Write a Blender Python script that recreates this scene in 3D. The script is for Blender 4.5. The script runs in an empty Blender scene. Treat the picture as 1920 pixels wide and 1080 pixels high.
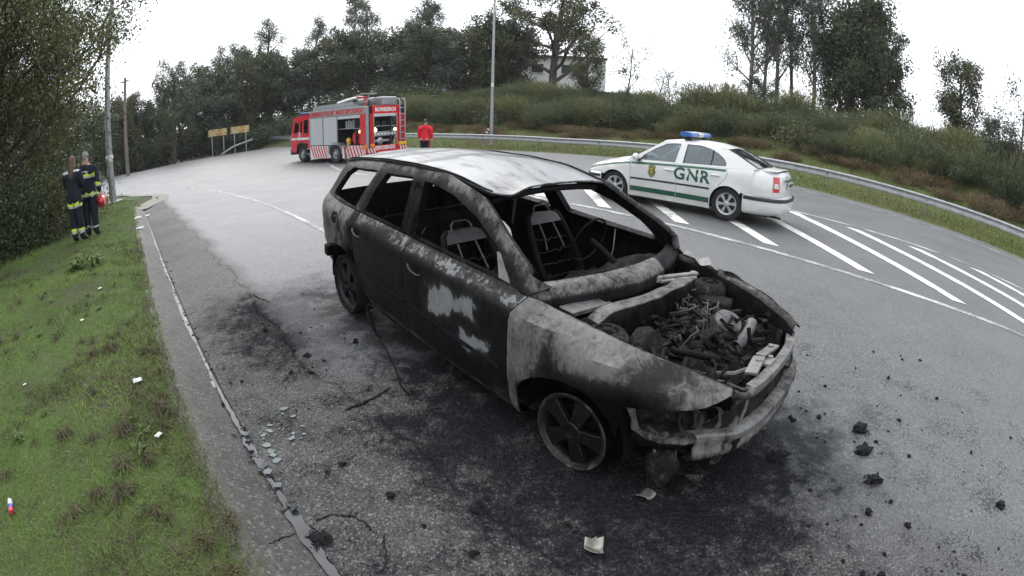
import bpy, bmesh, math, random
import numpy as np
from mathutils import Vector, Matrix, noise as mnoise
from mathutils.geometry import delaunay_2d_cdt

R = math.radians
scene = bpy.context.scene
COL = scene.collection
random.seed(7)
rng = np.random.default_rng(11)

# ------------------------------------------------------------------ camera
CAM_H, PITCH, ROLL = 1.7721, R(20.3415), R(1.4528)
cam_data = bpy.data.cameras.new('camera')
cam = bpy.data.objects.new('camera', cam_data)
COL.objects.link(cam)
scene.camera = cam
cam_data.sensor_fit = 'HORIZONTAL'
cam_data.sensor_width = 36.0
cam_data.sensor_height = 20.25
cam_data.lens = 17.0
cam_data.clip_start = 0.02
cam_data.clip_end = 3000.0
cam_data.type = 'PANO'
cy = cam_data
cy.panorama_type = 'FISHEYE_EQUISOLID'
cy.fisheye_lens = 946.31 / 1920 * 36.0
cy.fisheye_fov = math.pi
_fw = Vector((0, math.cos(PITCH), -math.sin(PITCH)))
_up = Vector((0, math.sin(PITCH), math.cos(PITCH)))
_rt = Vector((1, 0, 0))
_r2 = _rt * math.cos(ROLL) + _up * math.sin(ROLL)
_u2 = _up * math.cos(ROLL) - _rt * math.sin(ROLL)
cam.matrix_world = Matrix((
    (_r2.x, _u2.x, -_fw.x, 0), (_r2.y, _u2.y, -_fw.y, 0),
    (_r2.z, _u2.z, -_fw.z, CAM_H), (0, 0, 0, 1)))

# ------------------------------------------------------------------ sky, sun, exposure
SUN_EL, SUN_AZ = R(48), R(-28)      # azimuth clockwise from +y: beyond the road, to the left
world = bpy.data.worlds.new('World')
scene.world = world
world.use_nodes = True
wn = world.node_tree.nodes
wl = world.node_tree.links
for n in list(wn):
    wn.remove(n)
w_out = wn.new('ShaderNodeOutputWorld')
w_bg = wn.new('ShaderNodeBackground')
w_sky = wn.new('ShaderNodeTexSky')
w_sky.sky_type = 'NISHITA'
w_sky.sun_disc = False
w_sky.sun_elevation = SUN_EL
w_sky.sun_rotation = SUN_AZ
w_sky.air_density = 1.0
w_sky.dust_density = 4.0
w_mix = wn.new('ShaderNodeMix')
w_mix.data_type = 'RGBA'
w_mix.inputs[0].default_value = 0.86          # closed cloud cover
w_mix.inputs[7].default_value = (11.4, 11.85, 12.5, 1)
wl.new(w_sky.outputs[0], w_mix.inputs[6])
wl.new(w_mix.outputs[2], w_bg.inputs[0])
w_bg.inputs[1].default_value = 0.10
wl.new(w_bg.outputs[0], w_out.inputs[0])

sun_data = bpy.data.lights.new('sun', 'SUN')
sun_data.energy = 1.5
sun_data.angle = R(50)
sun_data.color = (1.0, 0.985, 0.965)
sun = bpy.data.objects.new('sun', sun_data)
COL.objects.link(sun)
sun.rotation_euler = Vector((math.sin(SUN_AZ) * math.cos(SUN_EL), math.cos(SUN_AZ) * math.cos(SUN_EL), math.sin(SUN_EL))).to_track_quat('Z', 'Y').to_euler()

vs = scene.view_settings
vs.view_transform = 'Standard'
vs.look = 'None'
vs.exposure = 0.82
vs.gamma = 1.0
vs.use_curve_mapping = False
scene.render.film_transparent = False
scene.cycles.max_bounces = 6
scene.cycles.transparent_max_bounces = 12
scene.cycles.use_denoising = True

# ------------------------------------------------------------------ helpers
def tag(o, label=None, cat=None, group=None, kind=None):
    if label: o['label'] = label
    if cat: o['category'] = cat
    if group: o['group'] = group
    if kind: o['kind'] = kind
    return o

def empty(name, loc=(0, 0, 0), rz=0.0, mat=None):
    o = bpy.data.objects.new(name, None)
    o.empty_display_size = 0.2
    COL.objects.link(o)
    if mat is not None:
        o.matrix_world = mat
    else:
        o.location = loc
        o.rotation_euler = (0, 0, rz)
    return o

def mk(name, V, F, mats, parent=None, smooth=None, mi=None, attrs=None, bevel=0):
    me = bpy.data.meshes.new(name)
    me.from_pydata([tuple(v) for v in V], [], F)
    if not isinstance(mats, (list, tuple)):
        mats = [mats]
    for m in mats:
        me.materials.append(m)
    if mi is not None:
        me.polygons.foreach_set('material_index', mi)
    if attrs:
        for k, vals in attrs.items():
            a = me.attributes.new(k, 'FLOAT', 'POINT')
            a.data.foreach_set('value', [float(x) for x in vals])
    if smooth is not None:
        me.polygons.foreach_set('use_smooth', [True] * len(me.polygons))
        me.update()
        me.set_sharp_from_angle(angle=R(smooth))
    me.update()
    o = bpy.data.objects.new(name, me)
    COL.objects.link(o)
    if parent is not None:
        o.parent = parent
    if bevel:
        b = o.modifiers.new('bevel', 'BEVEL')
        b.width = bevel
        b.segments = 2
        b.limit_method = 'ANGLE'
        b.angle_limit = R(40)
    return o

def np_mesh(name, V, F, mats, parent=None, attrs=None, mi=None):
    """V (n,3) array, F (m,k) array with constant k"""
    me = bpy.data.meshes.new(name)
    n, (m, k) = len(V), F.shape
    me.vertices.add(n)
    me.vertices.foreach_set('co', np.asarray(V, np.float32).ravel())
    me.loops.add(m * k)
    me.polygons.add(m)
    me.polygons.foreach_set('loop_start', np.arange(0, m * k, k, dtype=np.int32))
    me.loops.foreach_set('vertex_index', F.astype(np.int32).ravel())
    if not isinstance(mats, (list, tuple)):
        mats = [mats]
    for x in mats:
        me.materials.append(x)
    if mi is not None:
        me.polygons.foreach_set('material_index', np.asarray(mi, np.int32))
    if attrs:
        for kk, vals in attrs.items():
            a = me.attributes.new(kk, 'FLOAT', 'POINT')
            a.data.foreach_set('value', np.asarray(vals, np.float32))
    me.update(calc_edges=True)
    me.validate()
    o = bpy.data.objects.new(name, me)
    COL.objects.link(o)
    if parent is not None:
        o.parent = parent
    return o

def copy_tree(o, parent=None):
    c = o.copy()
    COL.objects.link(c)
    c.parent = parent
    for ch in list(o.children):
        copy_tree(ch, c)
    return c

def ortho(d):
    d = Vector(d).normalized()
    a = Vector((0, 0, 1)) if abs(d.z) < .9 else Vector((1, 0, 0))
    x = d.cross(a).normalized()
    return x, d.cross(x).normalized(), d

class MB:
    """collects simple shapes that become ONE mesh object"""
    def __init__(s):
        s.v, s.f, s.m = [], [], []
    def add(s, V, F, m=0):
        b = len(s.v)
        s.v += [tuple(v) for v in V]
        s.f += [tuple(i + b for i in f) for f in F]
        s.m += [m] * len(F)
        return s
    def box(s, c, d, m=0, rot=None, taper=None):
        x, y, z = d[0] / 2, d[1] / 2, d[2] / 2
        V = [Vector((sx * x, sy * y, sz * z)) for sz in (-1, 1) for sy in (-1, 1) for sx in (-1, 1)]
        if taper:
            for v in V:
                if v.z > 0: v.x *= taper[0]; v.y *= taper[1]
        if rot is not None:
            V = [rot @ v for v in V]
        c = Vector(c)
        return s.add([v + c for v in V], [(0, 2, 3, 1), (4, 5, 7, 6), (0, 1, 5, 4), (2, 6, 7, 3), (0, 4, 6, 2), (1, 3, 7, 5)], m)
    def tube(s, path, r, n=8, m=0, caps=True, closed=False):
        path = [Vector(p) for p in path]
        k = len(path)
        rs = r if isinstance(r, (list, tuple)) else [r] * k
        V, F = [], []
        xp = None
        for i, p in enumerate(path):
            a = path[i - 1] if (i > 0 or closed) else path[i]
            b = path[(i + 1) % k] if (i < k - 1 or closed) else path[i]
            d = (b - a)
            if d.length < 1e-9: d = Vector((0, 0, 1))
            x, y, d = ortho(d)
            if xp is not None:
                x = (xp - d * xp.dot(d))
                if x.length < 1e-6: x, _, _ = ortho(d)
                x.normalize(); y = d.cross(x)
            xp = x
            for j in range(n):
                t = 2 * math.pi * j / n
                V.append(p + (x * math.cos(t) + y * math.sin(t)) * rs[i])
        K = k if closed else k - 1
        for i in range(K):
            i2 = (i + 1) % k
            for j in range(n):
                j2 = (j + 1) % n
                F.append((i * n + j, i * n + j2, i2 * n + j2, i2 * n + j))
        if caps and not closed:
            F.append(tuple(range(n - 1, -1, -1)))
            F.append(tuple((k - 1) * n + j for j in range(n)))
        return s.add(V, F, m)
    def cyl(s, a, b, r, n=12, m=0, r2=None):
        return s.tube([a, b], [r, r if r2 is None else r2], n, m)
    def lathe(s, prof, c=(0, 0, 0), axis=(0, 0, 1), n=24, m=0, closed=False):
        x, y, d = ortho(axis)
        c = Vector(c)
        V, F = [], []
        for (r, h) in prof:
            for j in range(n):
                t = 2 * math.pi * j / n
                V.append(c + d * h + (x * math.cos(t) + y * math.sin(t)) * r)
        K = len(prof)
        for i in range(K if closed else K - 1):
            i2 = (i + 1) % K
            for j in range(n):
                j2 = (j + 1) % n
                F.append((i * n + j, i * n + j2, i2 * n + j2, i2 * n + j))
        return s.add(V, F, m)
    def sphere(s, c, r, n=12, k=8, m=0, sc=(1, 1, 1)):
        V = [Vector(c) + Vector((0, 0, -r * sc[2]))]
        for i in range(1, k):
            a = -math.pi / 2 + math.pi * i / k
            for j in range(n):
                t = 2 * math.pi * j / n
                V.append(Vector(c) + Vector((r * sc[0] * math.cos(a) * math.cos(t), r * sc[1] * math.cos(a) * math.sin(t), r * sc[2] * math.sin(a))))
        V.append(Vector(c) + Vector((0, 0, r * sc[2])))
        F = [(0, 1 + (j + 1) % n, 1 + j) for j in range(n)]
        for i in range(k - 2):
            for j in range(n):
                F.append((1 + i * n + j, 1 + i * n + (j + 1) % n, 1 + (i + 1) * n + (j + 1) % n, 1 + (i + 1) * n + j))
        e = len(V) - 1
        F += [(e, 1 + (k - 2) * n + j, 1 + (k - 2) * n + (j + 1) % n) for j in range(n)]
        return s.add(V, F, m)
    def prism(s, poly, fn, t0, t1, m=0):
        """poly: 2D points; fn(a,b,t)->3D; extruded from t0 to t1"""
        n = len(poly)
        V = [fn(a, b, t0) for a, b in poly] + [fn(a, b, t1) for a, b in poly]
        F = [tuple(range(n - 1, -1, -1)), tuple(range(n, 2 * n))]
        F += [(i, (i + 1) % n, n + (i + 1) % n, n + i) for i in range(n)]
        return s.add(V, F, m)
    def grid(s, fn, nu, nv, m=0):
        V = [fn(i / nu, j / nv) for i in range(nu + 1) for j in range(nv + 1)]
        F = [(i * (nv + 1) + j, (i + 1) * (nv + 1) + j, (i + 1) * (nv + 1) + j + 1, i * (nv + 1) + j + 1) for i in range(nu) for j in range(nv)]
        return s.add(V, F, m)
    def build(s, name, mats, parent=None, smooth=None, bevel=0, attrs=None):
        return mk(name, s.v, s.f, mats, parent, smooth, s.m, attrs, bevel)

def lerp(a, b, t): return a + (b - a) * t
def sstep(a, b, x):
    t = min(1.0, max(0.0, (x - a) / (b - a)))
    return t * t * (3 - 2 * t)
def pl(x, pts):
    """piecewise linear"""
    if x <= pts[0][0]: return pts[0][1]
    for (a, ya), (b, yb) in zip(pts, pts[1:]):
        if x <= b: return ya + (yb - ya) * (x - a) / (b - a)
    return pts[-1][1]

def in_poly(x, y, P):
    c = False
    n = len(P)
    j = n - 1
    for i in range(n):
        xi, yi = P[i]; xj, yj = P[j]
        if (yi > y) != (yj > y) and x < (xj - xi) * (y - yi) / (yj - yi) + xi:
            c = not c
        j = i
    return c

def densify(P, step, closed=True):
    out = []
    n = len(P)
    for i in range(n if closed else n - 1):
        a, b = P[i], P[(i + 1) % n]
        L = math.hypot(b[0] - a[0], b[1] - a[1])
        k = max(1, int(math.ceil(L / step)))
        for j in range(k):
            out.append((lerp(a[0], b[0], j / k), lerp(a[1], b[1], j / k)))
    if not closed: out.append(P[-1])
    return out

def tri2d(outer, holes, step, inner_step=None, extra=()):
    """constrained triangulation of a 2D outline with holes"""
    inner_step = inner_step or step
    pts, edges = [], []
    loops = [densify(outer, step)] + [densify(h, step) for h in holes]
    for L in loops:
        b = len(pts)
        pts += L
        edges += [(b + i, b + (i + 1) % len(L)) for i in range(len(L))]
    xs = [p[0] for p in outer]; ys = [p[1] for p in outer]
    bp = np.array(pts)
    nx = int((max(xs) - min(xs)) / inner_step); ny = int((max(ys) - min(ys)) / inner_step)
    for i in range(1, nx + 1):
        for j in range(1, ny + 1):
            x = min(xs) + i * inner_step + (0.5 * inner_step if j % 2 else 0)
            y = min(ys) + j * inner_step
            if not in_poly(x, y, outer) or any(in_poly(x, y, h) for h in holes): continue
            if np.min((bp[:, 0] - x) ** 2 + (bp[:, 1] - y) ** 2) < (0.45 * inner_step) ** 2: continue
            pts.append((x, y))
    pts += list(extra)
    r = delaunay_2d_cdt([Vector(p) for p in pts], edges, [], 0, 1e-6)
    vs_, fs_ = r[0], r[2]
    F = []
    for f in fs_:
        cx = sum(vs_[i][0] for i in f) / len(f); cyy = sum(vs_[i][1] for i in f) / len(f)
        if in_poly(cx, cyy, outer) and not any(in_poly(cx, cyy, h) for h in holes):
            F.append(tuple(f))
    return [(v[0], v[1]) for v in vs_], F

def panel(name, outer, holes, surf, mats, parent, thick=0.02, step=0.06, flip=False, smooth=35, attr=None, wob=0.0, mirror=False, inner=None):
    """sheet-metal panel: 2D outline mapped by surf(a,b)->Vector, with thickness behind it"""
    P, F = tri2d(outer, holes, step, inner)
    e = 1e-3
    O, I = [], []
    for (a, b) in P:
        p = Vector(surf(a, b))
        n = (Vector(surf(a + e, b)) - Vector(surf(a - e, b))).cross(Vector(surf(a, b + e)) - Vector(surf(a, b - e)))
        n = n.normalized() if n.length > 1e-12 else Vector((0, 1, 0))
        if flip: n = -n
        if wob:
            p = p + n * wob * (mnoise.noise(p * 5.0) + 0.6 * mnoise.noise(p * 13.0))
        O.append(p); I.append(p - n * thick)
    N = len(P)
    def ccw(f):
        (x0, y0), (x1, y1), (x2, y2) = P[f[0]], P[f[1]], P[f[2]]
        return (x1 - x0) * (y2 - y0) - (x2 - x0) * (y1 - y0) > 0
    FF = []
    cnt = {}
    for f in F:
        g = f if ccw(f) else f[::-1]
        if flip: g = g[::-1]
        FF.append(g)
        for i in range(len(g)):
            cnt[(g[i], g[(i + 1) % len(g)])] = 1
    ALL = list(FF) + [tuple(i + N for i in g[::-1]) for g in FF]
    for (i, j) in list(cnt):
        if (j, i) not in cnt:
            ALL.append((j, i, i + N, j + N))
    V = O + I
    if mirror:
        V = [Vector((v.x, -v.y, v.z)) for v in V]
        ALL = [f[::-1] for f in ALL]
    at = None
    if attr:
        at = {'ash': [attr(*P[i]) for i in range(N)] + [0.12] * N}  # soot-to-ash tone; on the doors also the painted shoulder reflection
    return mk(name, V, ALL, mats, parent, smooth, None, at)

def text_mesh(s, size, bold=0.0, depth=0.0, spacing=1.0):
    cu = bpy.data.curves.new('lettering', 'FONT')
    cu.body = s
    cu.size = size
    cu.offset = bold
    cu.extrude = depth
    cu.space_character = spacing
    cu.align_x = 'CENTER'
    cu.align_y = 'CENTER'
    cu.resolution_u = 3
    o = bpy.data.objects.new('lettering', cu)
    COL.objects.link(o)
    bpy.context.view_layer.update()
    me = bpy.data.meshes.new_from_object(o)
    bpy.data.objects.remove(o)
    bpy.data.curves.remove(cu)
    return me

def lettering(name, s, size, mat, parent, M, bold=0.0, sx=1.0, surf=None, spacing=1.0):
    """flat painted letters placed by matrix M (letters lie in local xy)"""
    me = text_mesh(s, size, bold, 0.0, spacing)
    for v in me.vertices:
        p = M @ Vector((v.co.x * sx, v.co.y, 0))
        v.co = surf(p) if surf else p
    me.materials.clear()
    me.materials.append(mat)
    o = bpy.data.objects.new(name, me)
    COL.objects.link(o)
    o.parent = parent
    return o

# ------------------------------------------------------------------ materials
class NT:
    def __init__(s, name):
        s.mat = bpy.data.materials.new(name)
        s.mat.use_nodes = True
        s.t = s.mat.node_tree
        s.b = s.t.nodes['Principled BSDF']
        s.out = s.t.nodes['Material Output']
    def n(s, kind, **kw):
        nd = s.t.nodes.new('ShaderNode' + kind)
        for k, v in kw.items():
            setattr(nd, k, v)
        return nd
    def l(s, a, b):
        s.t.links.new(a, b)
    def set(s, sock, v):
        if hasattr(v, 'is_output') or hasattr(v, 'links'):
            s.l(v, sock)
        else:
            sock.default_value = v
    def coord(s, which='Object'):
        return s.n('TexCoord').outputs[which]
    def noise(s, vec, scale, detail=4, rough=.55, dist=0):
        nd = s.n('TexNoise')
        s.l(vec, nd.inputs['Vector'])
        nd.inputs['Scale'].default_value = scale
        nd.inputs['Detail'].default_value = detail
        nd.inputs['Roughness'].default_value = rough
        nd.inputs['Distortion'].default_value = dist
        return nd.outputs['Fac']
    def vor(s, vec, scale, feature='F1', out='Distance', rnd=1.0):
        nd = s.n('TexVoronoi', feature=feature)
        s.l(vec, nd.inputs['Vector'])
        nd.inputs['Scale'].default_value = scale
        nd.inputs['Randomness'].default_value = rnd
        return nd.outputs[out]
    def math(s, op, a, b=0.0, c=0.0, clamp=False):
        nd = s.n('Math', operation=op)
        nd.use_clamp = clamp
        for i, x in enumerate((a, b, c)):
            s.set(nd.inputs[i], x)
        return nd.outputs[0]
    def vmath(s, op, a, b=(0, 0, 0)):
        nd = s.n('VectorMath', operation=op)
        s.set(nd.inputs[0], a)
        s.set(nd.inputs[1], b)
        return nd.outputs['Value'] if op in ('DOT_PRODUCT', 'LENGTH', 'DISTANCE') else nd.outputs['Vector']
    def mapping(s, vec, loc=(0, 0, 0), rot=(0, 0, 0), scale=(1, 1, 1)):
        nd = s.n('Mapping')
        s.l(vec, nd.inputs[0])
        nd.inputs[1].default_value = loc
        nd.inputs[2].default_value = rot
        nd.inputs[3].default_value = scale
        return nd.outputs[0]
    def ramp(s, fac, stops, interp='LINEAR'):
        nd = s.n('ValToRGB')
        nd.color_ramp.interpolation = interp
        el = nd.color_ramp.elements
        while len(el) > 1: el.remove(el[-1])
        for i, (p, c) in enumerate(stops):
            e = el[0] if i == 0 else el.new(p)
            e.position = p
            c = c if isinstance(c, (tuple, list)) else (c, c, c)
            e.color = (c[0], c[1], c[2], 1)
        s.set(nd.inputs[0], fac)
        return nd.outputs[0]
    def mix(s, fac, a, b, blend='MIX'):
        nd = s.n('Mix', data_type='RGBA', blend_type=blend)
        s.set(nd.inputs[0], fac)
        for i, x in ((6, a), (7, b)):
            if isinstance(x, (tuple, list)) and len(x) == 3: x = (*x, 1)
            s.set(nd.inputs[i], x)
        return nd.outputs[2]
    def col(s, c):
        if isinstance(c, (tuple, list)) and len(c) == 3: c = (*c, 1)
        s.set(s.b.inputs['Base Color'], c)
    def rough(s, v): s.set(s.b.inputs['Roughness'], v)
    def bump(s, h, strength=.3, dist=.01):
        nd = s.n('Bump')
        nd.inputs['Strength'].default_value = strength
        nd.inputs['Distance'].default_value = dist
        s.l(h, nd.inputs['Height'])
        s.l(nd.outputs[0], s.b.inputs['Normal'])

def simple(name, c, rough=.5, metal=0.0, var=.15, scale=8.0, bump=0.0, spec=.5, coat=0.0):
    t = NT(name)
    v = t.coord()
    n = t.noise(v, scale, 5, .6)
    lo = tuple(x * (1 - var) for x in c); hi = tuple(min(1, x * (1 + var)) for x in c)
    t.col(t.ramp(n, [(.3, lo), (.7, hi)]))
    t.rough(t.math('MULTIPLY_ADD', n, .2, rough - .1, True))
    t.b.inputs['Metallic'].default_value = metal
    t.b.inputs['Specular IOR Level'].default_value = spec
    if coat:
        t.b.inputs['Coat Weight'].default_value = coat
        t.b.inputs['Coat Roughness'].default_value = .08
    if bump:
        t.bump(n, bump, .01)
    return t.mat

def leafmat(name, dark, lite, trans=.25, scale=1.2, rough=.5):
    t = NT(name)
    v = t.coord()
    n = t.noise(v, scale, 3, .6)
    g = t.n('NewGeometry')
    at = t.n('Attribute', attribute_name='tint')
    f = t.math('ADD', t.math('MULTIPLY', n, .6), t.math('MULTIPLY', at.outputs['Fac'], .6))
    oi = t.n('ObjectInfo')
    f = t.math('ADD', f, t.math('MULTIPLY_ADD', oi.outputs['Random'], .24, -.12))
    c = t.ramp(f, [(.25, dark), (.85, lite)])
    t.col(c)
    t.rough(rough)
    t.b.inputs['Specular IOR Level'].default_value = .3
    tr = t.n('BsdfTranslucent')
    t.l(c, tr.inputs['Color'])
    ms = t.n('MixShader')
    ms.inputs[0].default_value = trans
    t.l(t.b.outputs[0], ms.inputs[1])
    t.l(tr.outputs[0], ms.inputs[2])
    t.l(ms.outputs[0], t.out.inputs[0])
    return t.mat

# ------------------------------------------------------------------ terrain functions
RD = Vector((-.70, .714)); RN = Vector((.714, .70))
def UV(x, y): return x * RD.x + y * RD.y, x * RN.x + y * RN.y
def XY(u, v): return u * RD.x + v * RN.x, u * RD.y + v * RN.y   # road frame to world (frame is orthonormal to 1e-3)
def _S(u):
    t = min(1, max(0, (u - 2) / 25)); return t * t * (3 - 2 * t)
def zr(x, y):
    u = UV(x, y)[0]
    return -.75 * _S(u) - .004 * max(0, u - 24)

RAIL = [(-34, 53), (-26, 46.6), (-19, 41.5), (-12, 37.4), (-5.9, 33.8), (-1.1, 31.4), (2.35, 28.8), (5.6, 25.4), (8.5, 21.4), (11.0, 17.6), (13.8, 13.6), (15.8, 10.6), (16.8, 7.4), (17.8, 2.0), (18.4, -4), (18.8, -12)]
def smooth_path(P, it=2):
    for _ in range(it):
        Q = [P[0]]
        for a, b in zip(P, P[1:]):
            Q.append((a[0] * .75 + b[0] * .25, a[1] * .75 + b[1] * .25))
            Q.append((a[0] * .25 + b[0] * .75, a[1] * .25 + b[1] * .75))
        Q.append(P[-1]); P = Q
    return P
RAILS = smooth_path(RAIL)
_ra = np.array([(-160, 172), (-90, 106), (-50, 67)] + list(RAILS) + [(19.5, -60), (22, -200)])
def rail_dist(x, y):
    """signed distance to the guardrail line, positive outside (bank side)"""
    a = _ra[:-1]; b = _ra[1:]; d = b - a
    t = np.clip(((x - a[:, 0]) * d[:, 0] + (y - a[:, 1]) * d[:, 1]) / (d ** 2).sum(1), 0, 1)
    px = a[:, 0] + t * d[:, 0] - x; py = a[:, 1] + t * d[:, 1] - y
    q = px * px + py * py
    i = int(np.argmin(q))
    side = d[i, 0] * (y - a[i, 1]) - d[i, 1] * (x - a[i, 0])
    return math.copysign(math.sqrt(q[i]), side)
def offset_path(P, off):
    out = []
    for i, p in enumerate(P):
        a = P[max(0, i - 1)]; b = P[min(len(P) - 1, i + 1)]
        d = Vector((b[0] - a[0], b[1] - a[1])).normalized()
        out.append((p[0] - d.y * off, p[1] + d.x * off))
    return out

VERGE = [XY(-30, .05), XY(17.5, .05), (-12.9, 14.6), (-13.9, 15.9), (-16.3, 16.9), (-21, 18.2), (-45, 19.8), (-90, 22)]
ROAD_FAR = [(-90, 34), (-45, 31), (-32, 30.4), (-29.4, 31.2), (-27.6, 34.8), (-24.4, 38.4), (-21.6, 43.5), (-26, 52), (-33, 60)]
VERGE_POLY = VERGE + [(-90, -40), (XY(-30, .05)[0], -40)]

def ground_z(x, y):
    """height of the natural ground (verge, bank, forest floor)"""
    z = zr(x, y)
    u, v = UV(x, y)
    n1 = mnoise.noise(Vector((x * .25, y * .25, 3.1))); n2 = mnoise.noise(Vector((x * .9, y * .9, 7.7)))
    rd = rail_dist(x, y)
    if rd > -1.2:
        k = sstep(-1.2, .3, rd) * .06
        b = pl(rd, [(-1.2, 0), (0, .04), (1.2, .22), (3, .75), (8, 2.15), (11, 2.5), (25, 2.9), (60, 3.3), (120, 3.0)])
        z0 = -.45 if z < -.45 else z
        zz = lerp(z, z0, sstep(2, 12, rd)) + b + (n1 * .28 + n2 * .1) * sstep(.5, 4, rd) + n2 * .03
        return zz + k
    if in_poly(x, y, VERGE_POLY):
        e = -v
        return z + .075 + .06 * sstep(0, .5, e) + .10 * sstep(.5, 4, e) + (n1 * .06 + n2 * .03) * sstep(.1, 1.0, e)
    return z + n2 * .03

# ================================================================== SETTING
VP = (0.03, 3.604, R(-47.484))          # burnt car: x, y, yaw

def asphalt_mat():
    t = NT('wet_asphalt')
    P = t.coord()
    v = t.vmath('DOT_PRODUCT', P, (RN.x, RN.y, 0))
    u = t.vmath('DOT_PRODUCT', P, (RD.x, RD.y, 0))
    big = t.noise(P, .8, 3, .6)
    nz = t.n('TexNoise'); t.l(P, nz.inputs['Vector']); nz.inputs['Scale'].default_value = 2.8; nz.inputs['Detail'].default_value = 3; nz.inputs['Roughness'].default_value = .65
    mid = nz.outputs['Fac']
    fine = t.noise(P, 38, 3, .75)
    cc = t.n('TexVoronoi'); t.l(P, cc.inputs['Vector']); cc.inputs['Scale'].default_value = 85
    cell = cc.outputs['Distance']
    spk = t.n('SeparateColor'); t.l(cc.outputs['Color'], spk.inputs[0])
    # newer carriageway
    new = t.ramp(t.math('ADD', t.math('MULTIPLY', mid, .5), t.math('MULTIPLY', big, .6)), [(.3, (.060, .062, .065)), (.8, (.104, .107, .111))])
    # paler lane towards the side road
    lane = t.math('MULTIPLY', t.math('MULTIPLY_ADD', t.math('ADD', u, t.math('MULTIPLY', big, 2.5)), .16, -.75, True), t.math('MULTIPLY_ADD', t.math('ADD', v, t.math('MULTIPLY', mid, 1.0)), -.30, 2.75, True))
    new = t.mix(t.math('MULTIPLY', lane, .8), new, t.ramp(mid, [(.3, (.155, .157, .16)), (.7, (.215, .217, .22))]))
    # old strip along the gutter: coarse aggregate, every stone its own tone, dark binder between
    gap = t.math('MULTIPLY_ADD', cell, 3.2, -1.0, True)
    sv = t.math('ADD', t.math('MULTIPLY', spk.outputs[0], .55), t.math('ADD', t.math('MULTIPLY', fine, .55), t.math('MULTIPLY', mid, .25)))
    old = t.ramp(sv, [(.25, (.030, .030, .031)), (.55, (.062, .061, .060)), (.82, (.105, .103, .10)), (1.0, (.24, .236, .232))])
    old = t.mix(t.math('MULTIPLY', gap, .6), old, (.016, .016, .017))
    pits = t.math('MULTIPLY', t.math('GREATER_THAN', t.math('ADD', t.math('MULTIPLY', mid, .5), t.math('MULTIPLY', fine, .5)), .585), .6)
    old = t.mix(pits, old, (.018, .018, .019))
    new = t.mix(t.math('MULTIPLY', t.math('GREATER_THAN', spk.outputs[1], .80), .38), new, (.22, .22, .225))
    new = t.mix(t.math('MULTIPLY', t.math('LESS_THAN', spk.outputs[2], .34), .55), new, (.026, .027, .029))
    wob = t.math('MULTIPLY_ADD', t.math('ADD', t.math('MULTIPLY', big, .8), t.math('MULTIPLY', mid, .2)), .85, -.42)
    edge = t.math('ADD', v, wob)
    isold = t.math('SUBTRACT', 1.0, t.math('MULTIPLY_ADD', edge, 4.0, -4.5, True), 0, True)
    isold = t.math('MULTIPLY', isold, t.math('MULTIPLY_ADD', u, -.6, 12.2, True))
    near = t.math('MULTIPLY_ADD', t.math('ADD', t.math('ADD', u, t.math('MULTIPLY', v, .55)), t.math('MULTIPLY', wob, 1.5)), -1.3, 5.2, True)
    isold = t.math('MAXIMUM', isold, t.math('MULTIPLY', near, t.math('MULTIPLY_ADD', edge, -1.1, 3.1, True)))
    c = t.mix(isold, new, old)
    # cracks: open joint between the two surfaces and crazing in the old one
    ce = t.math('ABSOLUTE', t.math('SUBTRACT', edge, 1.13))
    crack = t.math('MULTIPLY', t.math('SUBTRACT', 1.0, t.math('DIVIDE', ce, t.math('MULTIPLY_ADD', mid, .06, -.008)), 0, True), t.math('MULTIPLY_ADD', u, -.6, 12.2, True))
    pd = t.vmath('ADD', P, t.vmath('MULTIPLY', nz.outputs['Color'], (.35, .35, .35)))
    vc = t.vor(pd, 2.4, 'DISTANCE_TO_EDGE')
    craz = t.math('MULTIPLY', t.math('SUBTRACT', 1.0, t.math('DIVIDE', vc, .018), 0, True), t.math('MULTIPLY_ADD', big, 6, -2.6, True))
    crack = t.math('MAXIMUM', crack, t.math('MULTIPLY', t.math('MULTIPLY', craz, isold), .85))
    c = t.mix(t.math('MULTIPLY', crack, .9), c, (.012, .012, .013))
    # scorched and oily ground round the burnt car
    q = t.mapping(t.vmath('SUBTRACT', P, (VP[0], VP[1], 0)), rot=(0, 0, -VP[2]))
    def boxd(cx, cyy, hx, hy):
        d = t.vmath('SUBTRACT', t.vmath('ABSOLUTE', t.vmath('SUBTRACT', q, (cx, cyy, 0))), (hx, hy, 50))
        return t.vmath('LENGTH', t.vmath('MAXIMUM', d, (0, 0, 0)))
    nb = t.math('MULTIPLY_ADD', t.noise(P, 3.4, 6, .82), 2.2, .15)
    def soot(d, w):
        return t.math('SUBTRACT', 1.0, t.math('DIVIDE', t.math('ADD', d, t.math('SUBTRACT', nb, 1.25)), w), 0, True)
    s1 = soot(boxd(1.45, -.40, .90, .80), .55)
    s2 = soot(boxd(-.2, .05, 1.75, .95), .4)
    s3 = t.math('MULTIPLY', soot(boxd(-1.55, -1.2, .55, .35), .8), .8)
    s = t.math('MAXIMUM', s1, t.math('MAXIMUM', s2, s3))
    w1 = t.math('MULTIPLY', soot(boxd(.8, -.6, 1.9, 1.2), 1.3), .5)
    w1 = t.math('MULTIPLY', w1, t.math('MULTIPLY_ADD', mid, 3.0, -1.0, True))
    grit = t.math('MULTIPLY', t.math('GREATER_THAN', t.math('ADD', t.math('MULTIPLY', fine, .6), t.math('MULTIPLY', mid, .4)), .56), soot(boxd(1.6, -.4, 3.0, 2.1), 1.6))
    s = t.math('MAXIMUM', s, t.math('MAXIMUM', w1, t.math('MULTIPLY', grit, .75)))
    sootc = t.ramp(fine, [(.3, (.005, .005, .006)), (.62, (.012, .013, .015)), (.85, (.045, .047, .054))])
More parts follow.
